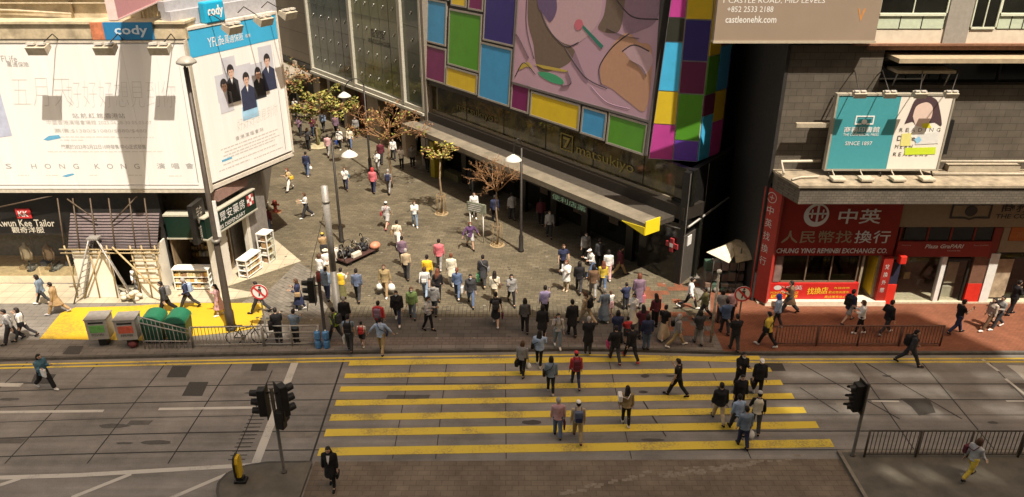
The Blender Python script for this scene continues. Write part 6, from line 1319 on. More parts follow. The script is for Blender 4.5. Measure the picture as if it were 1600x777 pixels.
TOPS = {  # allowance, sleeve, hem below the pelvis, hem flare, voxel
    'tee': (.016, .5, .06, 1.06), 'shirt': (.018, 1, .08, 1.08), 'loose': (.03, 1, .10, 1.1), 'jacket': (.038, 1, .12, 1.02), 'puffer': (.058, 1, .10, .98), 'coat': (.036, 1, .36, 1.25), 'long': (.034, 1, .55, 1.4), 'dress': (.02, 1, .52, 1.6), 'vest': (.03, 0, .08, 1.05)}
def top_mesh(pose, kind):
    k = ('top', pose, kind)
    if k in _tm: return _tm[k]
    J = SK(pose); a, sl, hem, fl = TOPS[kind]; mb = MB(); V = Vector; P = J['pelvis']
    mid = (J['knee', 1] + J['knee', -1]) / 2
    hc = P + V((0, (mid.y - P.y) * min(1, hem / .45), -hem)); spread = abs(J['knee', 1].y - J['knee', -1].y) * min(1, hem / .45) * .5
    rows = [(hc, .15 * fl + a, .112 * fl + a + spread), (P + V((0, 0, -.02)), .156 + a, .115 + a), (J['waist'], .142 + a, .108 + a), (J['chest'], .168 + a, .122 + a), (J['sh'] + V((0, 0, -.05)), .165 + a * .8, .105 + a), (J['sh'] + V((0, 0, .005)), .125 + a * .5, .088 + a * .6), (J['sh'] + V((0, 0, .04)), .085 + a * .4, .072 + a * .4), (J['neck'] + V((0, 0, .0)), .062 + a * .35, .062 + a * .35)]
    ell(mb, rows, 16)
    for s in (1, -1):
        if sl: sleeve(mb, J, s, a * .62, sl)
    if kind == 'puffer': mb.tube([J['neck'] + V((.075 * cos(t * pi / 6), .07 * sin(t * pi / 6), .0)) for t in range(13)], .035, 6)
    if kind in ('jacket', 'coat', 'long', 'shirt'): mb.tube([J['neck'] + V((.068 * cos(t * pi / 6), .066 * sin(t * pi / 6) - .005, .0)) for t in range(13)], .018, 6)
    me = remesh(mb, .021, kind, 2, .012 if kind != 'puffer' else .02, 7); me.materials.append(SKIN); _tm[k] = me; return me
def hood_mesh(pose):
    k = ('hood', pose)
    if k in _tm: return _tm[k]
    J = SK(pose); mb = MB(); c = J['sh'] + Vector((0, .1, .03)); mb.ball(c, .11, 12, sx=1.15, sy=.65, sz=.8); mb.tube([J['neck'] + Vector((.085 * cos(t * pi / 6), .075 * sin(t * pi / 6), -.01)) for t in range(13)], .03, 6)
    me = remesh(mb, .02, 'hood', 2, .008); me.materials.append(SKIN); _tm[k] = me; return me
def bottom_mesh(pose, kind):
    k = ('bot', pose, kind)
    if k in _tm: return _tm[k]
    J = SK(pose); mb = MB(); V = Vector; P = J['pelvis']; a = {'trousers': .016, 'slim': .006, 'loose': .032, 'shorts': .03, 'skirt': .02, 'longskirt': .02}[kind]
    if kind in ('skirt', 'longskirt'):
        ln = .42 if kind == 'skirt' else .74; mid = (J['knee', 1] + J['knee', -1]) / 2; kk = min(1, ln / .45); sp = abs(J['knee', 1].y - J['knee', -1].y) * .5 * kk
        if kind == 'longskirt': sp = abs(J['ankle', 1].y - J['ankle', -1].y) * .42
        ell(mb, [(P + V((0, (mid.y - P.y) * kk, -ln)), .21 if kind == 'skirt' else .25, .16 + sp), (P + V((0, 0, -ln * .5)), .19, .145 + sp * .5), (P + V((0, 0, -.05)), .165, .125), (J['waist'], .14, .108)], 16)
    else:
        ell(mb, [(P + V((0, 0, -.10)), .13 + a, .10 + a), (P, .153 + a, .114 + a), (J['waist'] + V((0, 0, -.02)), .138 + a, .106 + a)], 14)
        for s in (1, -1):
            h, kn, an = J['hip', s], J['knee', s], J['ankle', s]
            if kind == 'shorts': mb.tube([h + V((0, 0, .04)), h.lerp(kn, .4), h.lerp(kn, .85)], [.098 + a, .09 + a, .085 + a], 10)
            else: mb.tube([h + V((0, 0, .04)), h.lerp(kn, .4), kn, kn.lerp(an, .4), kn.lerp(an, .93)], [.098 + a * .7, .084 + a, .062 + a, .058 + a, .047 + a * 1.1], 10)
    me = remesh(mb, .02, kind, 2, .009, 8); me.materials.append(SKIN); _tm[k] = me; return me
def shoe_mesh(pose):
    k = ('shoe', pose)
    if k in _tm: return _tm[k]
    J = SK(pose); out = []
    for s in (1, -1):
        mb = MB(); an, to = J['ankle', s], J['toe', s]
        mb.tube([an + Vector((0, .045, -.045)), an + Vector((0, .0, -.04)), an.lerp(to, .55), to + Vector((0, -.02, 0)), to + (to - an) * .28], [.04, .047, .047, .044, .03], 10, flat=.9); mb.tube([an + Vector((0, .0, -.04)), an + Vector((0, .0, .012))], [.046, .046], 10)
        me = remesh(mb, .016, 'shoe', 1); me.materials.append(SKIN); out.append(me)
    _tm[k] = out; return out
def hair_mesh(pose, kind):
    k = ('hair', pose, kind)
    if k in _tm: return _tm[k]
    J = SK(pose); h = J['head'] - Vector((0, 0, 1.60)); mb = MB(); V = Vector
    def hp(x, y, z): return h + V((x, y, z))
    if kind in ('cap', 'beanie', 'widehat'):
        ell(mb, [(hp(0, -.02, 1.635), .088, .108), (hp(0, -.02, 1.675), .085, .103), (hp(0, -.015, 1.71), .06, .075), (hp(0, -.015, 1.725), .02, .03)])
        if kind == 'cap': ell(mb, [(hp(0, -.10, 1.635), .075, .10), (hp(0, -.10, 1.648), .07, .095)])
        if kind == 'widehat': ell(mb, [(hp(0, -.02, 1.63), .17, .18), (hp(0, -.02, 1.648), .16, .17)])
        me = remesh(mb, .012, kind, 1); me.materials.append(SKIN); _tm[k] = me; return me
    if kind == 'hoodup': ell(mb, [(hp(0, .02, 1.47), .11, .10), (hp(0, .0, 1.56), .108, .125), (hp(0, -.005, 1.63), .105, .128), (hp(0, 0, 1.70), .08, .10), (hp(0, .01, 1.735), .03, .05)])
    else:
        ell(mb, [(hp(0, .03, 1.53), .06, .05), (hp(0, .01, 1.57), .083, .085), (hp(0, -.004, 1.625), .088, .098), (hp(0, -.016, 1.672), .080, .098), (hp(0, -.018, 1.708), .055, .07), (hp(0, -.016, 1.722), .02, .03)])
        if kind == 'bob': ell(mb, [(hp(0, .03, 1.475), .098, .07), (hp(0, .022, 1.54), .105, .085), (hp(0, .01, 1.62), .098, .095), (hp(0, -.01, 1.68), .08, .095)])
        if kind in ('long', 'longer'):
            z0 = 1.30 if kind == 'long' else 1.18; ell(mb, [(hp(0, .115, z0), .085, .03), (hp(0, .115, z0 + .08), .115, .045), (hp(0, .09, 1.44), .12, .06), (hp(0, .04, 1.52), .108, .075), (hp(0, .015, 1.6), .098, .09), (hp(0, -.01, 1.67), .08, .095)])
        if kind == 'bun': mb.ball(hp(0, .075, 1.70), .05, 10)
        if kind == 'pony': mb.tube([hp(0, .085, 1.66), hp(0, .13, 1.60), hp(0, .125, 1.48), hp(0, .11, 1.38)], [.03, .036, .032, .012], 8)
    me = remesh(mb, .015, 'hair', 1, .006 if kind != 'hoodup' else .004, 26); me.materials.append(SKIN); _tm[k] = me; return me
def mask_mesh(pose):
    k = ('mask', pose)
    if k in _tm: return _tm[k]
    J = SK(pose); h = J['head'] - Vector((0, 0, 1.60)); mb = MB(); v = []
    for z, w in ((1.578, .062), (1.55, .066), (1.52, .052), (1.505, .03)):
        for i in range(9):
            t = -1 + 2 * i / 8; y = -.06 - .085 * sqrt(max(0, 1 - t * t)) + (.012 if z < 1.51 else 0); v.append(h + Vector((t * w, y, z)))
    mb.add(v, [(r * 9 + i, r * 9 + i + 1, (r + 1) * 9 + i + 1, (r + 1) * 9 + i) for r in range(3) for i in range(8)], True)
    me = bpy.data.meshes.new('mask'); me.from_pydata([tuple(q) for q in mb.v], [], [f for f, _, _ in mb.f]); me.materials.append(SKIN); _tm[k] = me; return me
PAL = dict(black=(.014, .013, .014), charcoal=(.035, .034, .036), grey=(.14, .135, .13), lightgrey=(.36, .35, .34), white=(.66, .64, .6), cream=(.58, .52, .40), beige=(.40, .31, .2), khaki=(.27, .2, .10), tan=(.32, .22, .12), brown=(.12, .07, .04), olive=(.13, .12, .05), green=(.14, .2, .07),
           navy=(.025, .03, .065), blue=(.07, .14, .3), lightblue=(.28, .36, .5), denim=(.085, .12, .2), paledenim=(.22, .28, .36), teal=(.06, .13, .17), red=(.42, .04, .045), pinkred=(.5, .13, .15), pink=(.5, .3, .3), mauve=(.17, .11, .15), purple=(.09, .045, .11), lavender=(.33, .28, .46), maroon=(.10, .022, .03), orange=(.62, .24, .03), yellow=(.66, .42, .03), mustard=(.5, .36, .05), hivis=(.42, .6, .05), greyblue=(.15, .19, .24), hair=(.016, .012, .011), hairbrown=(.07, .035, .02), hairgrey=(.3, .28, .26), auburn=(.13, .045, .025), skinlike=(.42, .26, .175), maskblue=(.5, .6, .68), clearbag=(.6, .6, .58), bagred=(.3, .04, .05), royal=(.03, .08, .35), hotpink=(.5, .06, .16), greenbag=(.03, .16, .06))
def cl(c):
    if c in PATT: return patterned(c, *PATT[c])
    return M('cloth_' + c, PAL[c], rough=.85 if not c.startswith('hair') and c != 'auburn' else .5, var=.16, scale=9, spec=.2)
def patterned(name, c1, c2, scale, plaid=False):
    k = 'cloth_' + name
    if k in _mats: return _mats[k]
    m = bpy.data.materials.new(k); m.use_nodes = True; n = m.node_tree.nodes; l = m.node_tree.links; b = n['Principled BSDF']; b.inputs['Roughness'].default_value = .85
    tc = n.new('ShaderNodeTexCoord'); w = n.new('ShaderNodeTexWave'); w.bands_direction = 'Z'; w.inputs['Scale'].default_value = scale; w.inputs['Distortion'].default_value = .6; l.new(tc.outputs['Object'], w.inputs[0]); f = w.outputs['Fac']
    if plaid:
        w2 = n.new('ShaderNodeTexWave'); w2.bands_direction = 'X'; w2.inputs['Scale'].default_value = scale; l.new(tc.outputs['Object'], w2.inputs[0]); a = n.new('ShaderNodeMath'); a.operation = 'MULTIPLY'; l.new(f, a.inputs[0]); l.new(w2.outputs['Fac'], a.inputs[1]); f = a.outputs[0]
    mx = n.new('ShaderNodeMix'); mx.data_type = 'RGBA'; l.new(f, mx.inputs[0]); mx.inputs[6].default_value = (*PAL[c1], 1); mx.inputs[7].default_value = (*PAL[c2], 1); l.new(mx.outputs[2], b.inputs['Base Color']); _mats[k] = m; return m
def piece(name, me, mat, parent):
    o = bpy.data.objects.new(name, me); COL.objects.link(o); o.parent = parent
    if mat is not None: o.material_slots[0].link = 'OBJECT'; o.material_slots[0].material = mat
    return o
HAIRN = ('short', 'bob', 'long', 'longer', 'bun', 'pony')
PEOPLE = {}
def person(key, px, py, deg, H, pose, top, bottom, hair, label, road=False, shoes='black', mask=None, hood=None, lean=0, mir=0, extra=None, group=None, z=None):
    zz = z if z is not None else (0.0 if road else PAVE); g = G(px, py, zz)
    legs, arms = pose.split(':'); P = (legs, arms, mir, lean)
    o = bpy.data.objects.new('person', body_mesh(P)); COL.objects.link(o)
    s = H / 1.70; wx = s * (1.0 if H > 1.4 else 1.08); o.location = (g.x, g.y, zz + .012); o.rotation_euler = (0, 0, radians(deg)); o.scale = (wx, wx, s)
    tag(o, label, 'person', group)
    o.matrix_basis = Matrix.LocRotScale(o.location, o.rotation_euler, o.scale)
    piece({'tee': 't_shirt', 'shirt': 'shirt', 'loose': 'top', 'jacket': 'jacket', 'puffer': 'padded_jacket', 'coat': 'coat', 'long': 'long_coat', 'dress': 'dress', 'vest': 'vest'}[top[0]], top_mesh(P, top[0]), cl(top[1]), o)
    if bottom: piece({'trousers': 'trousers', 'slim': 'trousers', 'loose': 'trousers', 'shorts': 'shorts', 'skirt': 'skirt', 'longskirt': 'long_skirt'}[bottom[0]], bottom_mesh(P, bottom[0]), cl(bottom[1]), o)
    if extra: piece({'vest': 'vest', 'tee': 't_shirt', 'coat': 'coat'}[extra[0]], top_mesh(P, extra[0]), cl(extra[1]), o)
    for m in shoe_mesh(P): piece('shoe', m, cl(shoes), o)
    if hair:
        if hair[0] in HAIRN: piece('hair', hair_mesh(P, hair[0]), cl(hair[1]), o)
        else:
            if hair[0] != 'hoodup': piece('hair', hair_mesh(P, 'short'), cl('hair'), o)
            piece({'cap': 'cap', 'beanie': 'knit_hat', 'widehat': 'hat', 'hoodup': 'hood'}[hair[0]], hair_mesh(P, hair[0]), cl(hair[1]), o)
    if hood: piece('hood', hood_mesh(P), cl(hood), o)
    if mask: piece('face_mask', mask_mesh(P), cl(mask), o)
    PEOPLE[key] = (o, SK(P)); return o
# ---- what they carry: things of their own
def carried(key, fn, name, label, cat, local_c):
    o, J = PEOPLE[key]; Mx = o.matrix_basis; c = Mx @ local_c; t = thing(name, label, cat, c[:]); fr = Frame((0, 0, 0), (1, 0)); fr.m = Mx; fn(fr, J, t); return t
def backpack(key, col, label, second=None):
    def fn(fr, J, t):
        c = J['chest'] + Vector((0, .215, -.05)); m = cl(col)
        MB(fr).box(c.x - .15, c.x + .15, c.y - .085, c.y + .085, c.z - .22, c.z + .21, bev=.05).build('pack', m, t)
        MB(fr).box(c.x - .115, c.x + .115, c.y + .086, c.y + .125, c.z - .19, c.z + .0, bev=.018).build('front_pocket', cl(second) if second else m, t)
        for s in (1, -1):
            x = s * .10; MB(fr).tube([(x, c.y - .06, c.z + .19), (x, J['sh'].y + .03, J['sh'].z + .085), (x * 1.1, J['chest'].y - .155, J['chest'].z + .06), (x * 1.35, J['chest'].y - .06, J['chest'].z - .14), (x, c.y - .06, c.z - .17)], .02, 6, flat=.5).build('strap', m, t)
    return carried(key, fn, 'backpack', label, 'backpack', J_(key)['chest'])
def J_(key): return PEOPLE[key][1]
def shoulder_bag(key, col, label, side=1, low=.0, size=(.28, .12, .22), name='shoulder_bag', strapcol=None):
    def fn(fr, J, t):
        h = J['pelvis'] + Vector((side * .27, .03, .06 - low)); w, d, hh = size
        MB(fr).box(h.x - d / 2, h.x + d / 2, h.y - w / 2, h.y + w / 2, h.z - hh / 2, h.z + hh / 2, bev=.03).build('pouch', cl(col), t)
        k = -1 if side > 0 else 1
        MB(fr).tube([(h.x, h.y - w * .4, h.z + hh / 2), (side * .1, J['chest'].y - .165, J['chest'].z), (k * .07, J['sh'].y - .07, J['sh'].z + .06), (k * .09, J['sh'].y + .1, J['sh'].z + .05), (0, J['chest'].y + .17, J['chest'].z), (h.x, h.y + w * .4, h.z + hh / 2)], .014, 6).build('strap', cl(strapcol or col), t)
    return carried(key, fn, name, label, 'bag', J_(key)['pelvis'])
def hand_bag(key, col, label, side=1, kind='carrier', size=(.3, .12, .32), drop=.1):
    def fn(fr, J, t):
        h = J['wrist', side] + J['hdir', side] * .09; w, d, hh = size; zt = h.z - drop; inv = fr.m.inverted()
        if kind == 'plastic': 
            mb = MB(fr); mb.lathe([(.02, .0), (w * .42, -hh * .25), (w * .52, -hh * .6), (w * .4, -hh * .95), (.03, -hh)], (h.x, h.y, zt), 12, sy=.75); 
            mb.v = [v + Vector((noise.noise(v * 9) * .03, noise.noise(v * 9 + Vector((5, 0, 0))) * .03, 0)) for v in mb.v]; mb.build('bag_body', cl(col), t)
        else:
            mb = MB(fr); x0, x1, y0, y1 = h.x - d / 2, h.x + d / 2, h.y - w / 2, h.y + w / 2
            v = [(x0 + .02, y0 + .02, zt - hh), (x1 - .02, y0 + .02, zt - hh), (x1 - .02, y1 - .02, zt - hh), (x0 + .02, y1 - .02, zt - hh), (x0, y0, zt), (x1, y0, zt), (x1, y1, zt), (x0, y1, zt)]
            mb.add(v, [(0, 3, 2, 1), (0, 1, 5, 4), (1, 2, 6, 5), (2, 3, 7, 6), (3, 0, 4, 7), (4, 5, 6, 7)]); mb.build('bag_body', cl(col), t)
        MB(fr).tube([(h.x, h.y - w * .25, zt), (h.x, h.y - .02, h.z + .01), (h.x, h.y + .02, h.z + .01), (h.x, h.y + w * .25, zt)], .009, 5).build('handle', cl(col), t)
    return carried(key, fn, 'carrier_bag' if kind != 'handbag' else 'handbag', label, 'bag', J_(key)['pelvis'])
def phone(key, label, side=-1):
    def fn(fr, J, t):
        h = J['wrist', side] + J['hdir', side] * .11; MB(fr).box(h.x - .035, h.x + .035, h.y - .03, h.y - .02, h.z - .04, h.z + .10).build('body', cl('black'), t); MB(fr).box(h.x - .03, h.x + .03, h.y - .0195, h.y - .018, h.z - .03, h.z + .09).build('screen', M('phone_screen', (.1, .12, .14), rough=.1, var=0), t)
    return carried(key, fn, 'phone', label, 'phone', J_(key)['chest'])

# ---------------------------------------------------------------- everyone in the street (feet position in the photo, heading, height, pose, clothes)
T, SH, LO, JK, PF, CO, LG, DR = 'tee', 'shirt', 'loose', 'jacket', 'puffer', 'coat', 'long', 'dress'
TR, SL, LS, ST, SK_, LK = 'trousers', 'slim', 'loose', 'shorts', 'skirt', 'longskirt'
P = person
# left pavement and road
P('schoolA', 22, 536, 300, 1.68, 'walk:swing', (SH, 'lightgrey'), (LS, 'charcoal'), ('short', 'hair'), 'person in pale shirt with a dark jacket tied at the waist', extra=None)
P('schoolB', 41, 531, 292, 1.64, 'wide:strap', (SH, 'white'), (SL, 'charcoal'), ('bob', 'hair'), 'person in white shirt with black bag striding behind the pale shirted one')
P('denimL', 70, 477, 275, 1.66, 'wide:hip', (JK, 'greyblue'), (SL, 'charcoal'), ('bob', 'hair'), 'person in blue denim jacket before the tailor plinth', shoes='white', mir=1)
P('tanL', 92, 491, 280, 1.70, 'wide:down', (CO, 'tan'), (TR, 'tan'), ('short', 'hair'), 'person in long tan coat and tan trousers by the tailor shop', shoes='lightgrey')
P('roadL', 74, 608, 65, 1.68, 'wide:both', (JK, 'teal'), (LS, 'black'), ('bob', 'hair'), 'person in teal jacket crossing the empty road at the far left', road=True, shoes='white')
P('worker', 219, 457, 30, 1.70, 'shift:bend', (SH, 'white'), (LS, 'lightgrey'), ('short', 'hair'), 'workman in white bending in the hoarding doorway', lean=38)
P('walkstick', 262, 491, 290, 1.72, 'walk:carry', (JK, 'charcoal'), (LS, 'black'), ('short', 'hair'), 'person in dark jacket with walking stick passing behind the green bins')
P('navyL', 296, 484, 285, 1.70, 'wide:hip', (SH, 'navy'), (TR, 'charcoal'), ('short', 'hairgrey'), 'grey haired person in navy shirt with pale blue backpack')
P('pinkdress', 345, 493, 300, 1.60, 'stroll:phone', (LG, 'pink'), (SL, 'beige'), ('long', 'hair'), 'long haired person in dusty pink long coat on the yellow floor', shoes='white')
P('behindsign', 407, 490, 270, 1.70, 'wide:swing', (JK, 'charcoal'), (TR, 'charcoal'), ('short', 'hair'), 'person in charcoal half hidden by the round sign over the yellow floor')
P('leanA', 437, 537, 200, 1.70, 'stand:both', (JK, 'black'), (TR, 'charcoal'), ('short', 'hair'), 'person in black jacket and cap standing at the open railing', mask='black')
P('leanB', 464, 537, 170, 1.64, 'stand:both', (JK, 'greyblue'), (TR, 'charcoal'), ('short', 'hair'), 'person in grey blue jacket leaning at the open railing')
P('navydress', 469, 485, 275, 1.62, 'stroll:both', (LG, 'navy'), (SL, 'navy'), ('bob', 'hairbrown'), 'brown haired person in long navy coat with tan bag', shoes='white')
# by the pole and the handcart
P('whiteA', 503, 446, 150, 1.66, 'stand:both', (SH, 'white'), (TR, 'greyblue'), ('bob', 'hairbrown'), 'person in white shirt and grey blue trousers left of the steel pole')
P('whiteB', 513, 436, 200, 1.62, 'stand:both', (SH, 'white'), (TR, 'beige'), ('widehat', 'cream'), 'person in white shirt and cream hat behind the steel pole')
P('tanhat', 508, 408, 200, 1.58, 'stand:both', (T, 'tan'), (ST, 'charcoal'), ('cap', 'mustard'), 'person in tan top and mustard cap behind the loaded handcart')
P('greyhood', 513, 469, 175, 1.72, 'stroll:down', (JK, 'greyblue'), (TR, 'navy'), ('short', 'hair'), 'person in slate blue jacket between signal post and steel pole', hood='greyblue')
P('yellowbag', 536, 468, 170, 1.62, 'stand:both', (SH, 'cream'), (LK, 'olive'), ('short', 'hair'), 'person in cream shirt with yellow vest beside the handcart', extra=('vest', 'yellow'))
P('hivis', 526, 534, 250, 1.70, 'walk:swing', (SH, 'charcoal'), (TR, 'charcoal'), ('short', 'hair'), 'person in lime high visibility vest near the water bottles', extra=('vest', 'hivis'))
P('blackjk', 541, 517, 185, 1.68, 'stroll:down', (JK, 'black'), (TR, 'black'), ('short', 'hairgrey'), 'person in black jacket just behind the high visibility vest')
P('greytee', 548, 549, 180, 1.74, 'stroll:down', (T, 'greyblue'), (TR, 'charcoal'), ('short', 'hair'), 'person in slate tee with big black backpack at the kerb')
P('child', 567, 541, 180, 1.18, 'stroll:down', (T, 'white'), (ST, 'charcoal'), ('short', 'hair'), 'small child with red backpack walking beside the slate tee', shoes='white')
P('khakitr', 597, 552, 180, 1.74, 'walk:out', (SH, 'lightblue'), (TR, 'khaki'), ('short', 'hair'), 'person in light blue shirt and khaki trousers stepping off the kerb')
P('redhood', 594, 523, 175, 1.64, 'stroll:down', (JK, 'red'), (TR, 'charcoal'), ('short', 'hair'), 'person in red jacket with mauve backpack behind the khaki trousers', hood='red')
P('blackwide', 622, 506, 5, 1.72, 'walk:down', (PF, 'black'), (SL, 'navy'), ('short', 'hair'), 'person in wide black padded jacket walking out of the plaza', shoes='white', mask='maskblue')
P('olivejk', 645, 498, 10, 1.62, 'stroll:down', (JK, 'green'), (TR, 'greyblue'), ('bob', 'hairbrown'), 'person in leaf green jacket beside the wide black padded jacket', hood='green', mask='white')
P('greywhite', 670, 517, 60, 1.70, 'stroll:both', (SH, 'lightgrey'), (SL, 'black'), ('short', 'hair'), 'person in pale grey shirt and black trousers reading a phone', mask='maskblue')
P('greyhd', 679, 493, 180, 1.68, 'stroll:down', (JK, 'grey'), (TR, 'charcoal'), ('short', 'hair'), 'person in mid grey jacket right behind the phone reader', hood='grey')
P('auburn', 685, 470, 180, 1.66, 'stroll:down', (SH, 'black'), (SL, 'black'), ('longer', 'auburn'), 'person in black with very long auburn hair')
P('whitepack', 665, 465, 180, 1.64, 'walk:swing', (SH, 'white'), (TR, 'paledenim'), ('bob', 'hairbrown'), 'person in white top and pale jeans with white backpack')
P('yellowsh', 669, 449, 180, 1.72, 'stroll:down', (LO, 'yellow'), (ST, 'charcoal'), ('short', 'hair'), 'person in bright yellow loose shirt walking into the plaza')
P('pinkred', 687, 421, 180, 1.72, 'walk:down', (JK, 'pinkred'), (TR, 'grey'), ('short', 'hair'), 'person in pinkish red jacket and grey trousers', shoes='white')
P('creamco', 706, 446, 180, 1.70, 'stroll:down', (CO, 'cream'), (LS, 'white'), ('short', 'auburn'), 'person in cream coat and wide white trousers', shoes='white')
P('denimtote', 715, 466, 180, 1.62, 'walk:down', (SH, 'denim'), (TR, 'denim'), ('pony', 'auburn'), 'person in denim shirt and jeans carrying a white tote', shoes='white')
P('darkcoat', 755, 447, 180, 1.70, 'walk:down', (CO, 'charcoal'), (TR, 'charcoal'), ('short', 'hair'), 'person in charcoal coat carrying a green carrier bag', shoes='beige')
P('creamtop', 773, 474, 178, 1.66, 'stroll:down', (LO, 'cream'), (TR, 'beige'), ('long', 'hair'), 'long dark haired person in loose cream top')
P('blackshort', 775, 509, 180, 1.70, 'walk:carry', (T, 'black'), (SK_, 'black'), ('short', 'hair'), 'person in black with bare legs and black backpack', shoes='white')
P('twobags', 603, 462, 0, 1.70, 'walk:carry', (JK, 'khaki'), (TR, 'tan'), ('short', 'hairbrown'), 'person in khaki jacket carrying two white bags', shoes='white')
P('beigeshirt', 636, 437, 182, 1.68, 'stroll:down', (SH, 'beige'), (TR, 'charcoal'), ('short', 'hairgrey'), 'person in beige shirt and dark trousers following a maroon top')
P('darkshirt', 630, 417, 180, 1.70, 'stroll:down', (SH, 'mauve'), (TR, 'navy'), ('short', 'hair'), 'person in dark plum top just ahead of the beige shirt')
P('creamwht', 622, 388, 175, 1.66, 'walk:hip', (T, 'cream'), (LS, 'white'), ('short', 'hair'), 'person in cream top and wide white trousers with brown bag')
P('baldgrey', 605, 357, 170, 1.70, 'wide:swing', (T, 'lightgrey'), (ST, 'lightgrey'), ('cap', 'white'), 'person in grey shorts and white cap with red waist bag', shoes='pinkred')
P('whitejean', 649, 355, 15, 1.64, 'stroll:both', (SH, 'white'), (TR, 'paledenim'), ('bob', 'hairbrown'), 'person in white top and pale jeans on the tree shadow', shoes='white', mask='white')
P('purple', 735, 389, 20, 1.62, 'walk:out', (LO, 'purple'), (ST, 'lightgrey'), ('bob', 'auburn'), 'person in purple top and pale shorts with arms spread', mask='white')
P('whblk', 741, 341, 10, 1.66, 'stroll:down', (JK, 'white'), (SL, 'black'), ('short', 'hair'), 'person in white jacket half hidden by the direction board', shoes='white', mask='white')
P('whiteleft', 480, 341, 300, 1.64, 'walk:both', (SH, 'white'), (LS, 'charcoal'), ('bob', 'hairbrown'), 'person in white shirt and wide dark trousers alone in the plaza', shoes='white')
P('maroonjean', 422, 366, 350, 1.64, 'stroll:down', (SH, 'maroon'), (TR, 'denim'), ('long', 'hair'), 'long haired person in maroon top and jeans beside the grey side wall', shoes='white', mask='white')
P('floral', 411, 323, 320, 1.62, 'walk:both', (LO, 'floralpink'), (TR, 'beige'), ('bob', 'auburn'), 'person in pink patterned blouse and beige trousers near the red hydrant', shoes='white')
P('yellowtote', 453, 299, 330, 1.62, 'walk:both', (SH, 'beige'), (LS, 'white'), ('bob', 'auburn'), 'person in beige top and white trousers with a yellow bag', mask='white')
P('navyback', 481, 276, 180, 1.74, 'stroll:down', (SH, 'navy'), (TR, 'denim'), ('short', 'hair'), 'person in navy shirt and jeans with a white bag', shoes='white')
P('tealgirl', 541, 298, 10, 1.60, 'stroll:phone', (SH, 'white'), (SL, 'navy'), ('bob', 'hairbrown'), 'person in white top with a turquoise bag in front', mask='white')
P('redhoodie', 584, 302, 178, 1.70, 'stroll:down', (JK, 'pinkred'), (TR, 'navy'), ('hoodup', 'red'), 'person in salmon jacket with red hood up')
P('greyback', 608, 303, 180, 1.68, 'walk:down', (T, 'grey'), (TR, 'grey'), ('short', 'hairgrey'), 'person in grey with a navy backpack beside the bare tree')
P('whitefar', 591, 271, 350, 1.64, 'stroll:both', (SH, 'white'), (TR, 'lightgrey'), ('bob', 'hair'), 'person in white jacket just behind the red hood')
P('maroonfar', 596, 257, 180, 1.72, 'stroll:down', (JK, 'maroon'), (TR, 'charcoal'), ('short', 'hair'), 'person in dark maroon jacket beside the far lamp post')
P('whiteshade', 615, 251, 20, 1.66, 'stroll:down', (SH, 'white'), (TR, 'charcoal'), ('bob', 'hair'), 'person in white shirt in the shade behind the bare tree', mask='white')
P('yellowscarf', 628, 264, 5, 1.64, 'stroll:both', (JK, 'white'), (SL, 'black'), ('long', 'hairbrown'), 'person with yellow scarf and white jacket at the shade edge', extra=('vest', 'mustard'))
P('farA', 483, 235, 10, 1.72, 'stroll:both', (JK, 'charcoal'), (TR, 'charcoal'), ('bob', 'auburn'), 'person in charcoal jacket left of the planter ring')
P('farB', 490, 214, 0, 1.66, 'stroll:both', (SH, 'maroon'), (TR, 'denim'), ('bob', 'hairbrown'), 'person in maroon shirt under the leafy tree', mask='white')
P('farC', 498, 228, 180, 1.66, 'stand:down', (JK, 'olive'), (TR, 'green'), ('short', 'hair'), 'person in olive jacket and green trousers at the planter ring')
P('farD', 514, 245, 178, 1.72, 'walk:down', (SH, 'pink'), (TR, 'grey'), ('short', 'hair'), 'person in pink shirt and grey trousers by the lamp shadow')
P('farE', 532, 234, 350, 1.66, 'stroll:down', (JK, 'white'), (SL, 'black'), ('bob', 'hairbrown'), 'person in white jacket carrying a royal blue bag', shoes='white')
P('farF', 526, 212, 180, 1.70, 'stroll:down', (JK, 'mauve'), (TR, 'black'), ('short', 'auburn'), 'person in plum jacket ahead of the pink shirt')
P('farG', 463, 184, 0, 1.70, 'stroll:down', (SH, 'white'), (TR, 'grey'), ('short', 'hair'), 'person in white shirt seen through the leafy tree')
P('farH', 477, 186, 180, 1.66, 'stroll:down', (SH, 'beige'), (SK_, 'maroon'), ('bob', 'hairbrown'), 'person in beige top and maroon skirt seen through the leafy tree', shoes='white')
P('farI', 519, 190, 180, 1.70, 'stroll:down', (JK, 'charcoal'), (TR, 'black'), ('short', 'hair'), 'person in charcoal jacket at the shade edge behind the leafy tree')
P('farJ', 557, 215, 0, 1.68, 'stroll:down', (JK, 'grey'), (TR, 'black'), ('bob', 'hair'), 'person in grey jacket in the shade of the glass wall')
P('farK', 536, 196, 10, 1.70, 'stroll:down', (JK, 'navy'), (TR, 'charcoal'), ('short', 'hair'), 'person in navy jacket in the shade nearest the red shop window')
P('shadeA', 800, 344, 200, 1.70, 'stroll:down', (JK, 'lightgrey'), (TR, 'charcoal'), ('short', 'hair'), 'person in pale grey jacket in the canopy shade by the lamp post')
P('shadeB', 773, 347, 190, 1.66, 'stroll:down', (JK, 'navy'), (TR, 'black'), ('bob', 'hair'), 'person in navy jacket in the canopy shade behind the leafless tree')
P('shadeC', 737, 300, 0, 1.66, 'stroll:down', (JK, 'charcoal'), (TR, 'grey'), ('short', 'hair'), 'person in dark jacket deep in the canopy shade', mask='white')
P('shadeD', 845, 352, 180, 1.68, 'stroll:down', (JK, 'maroon'), (TR, 'black'), ('bob', 'hair'), 'person in maroon jacket alone in the deepest canopy shade')
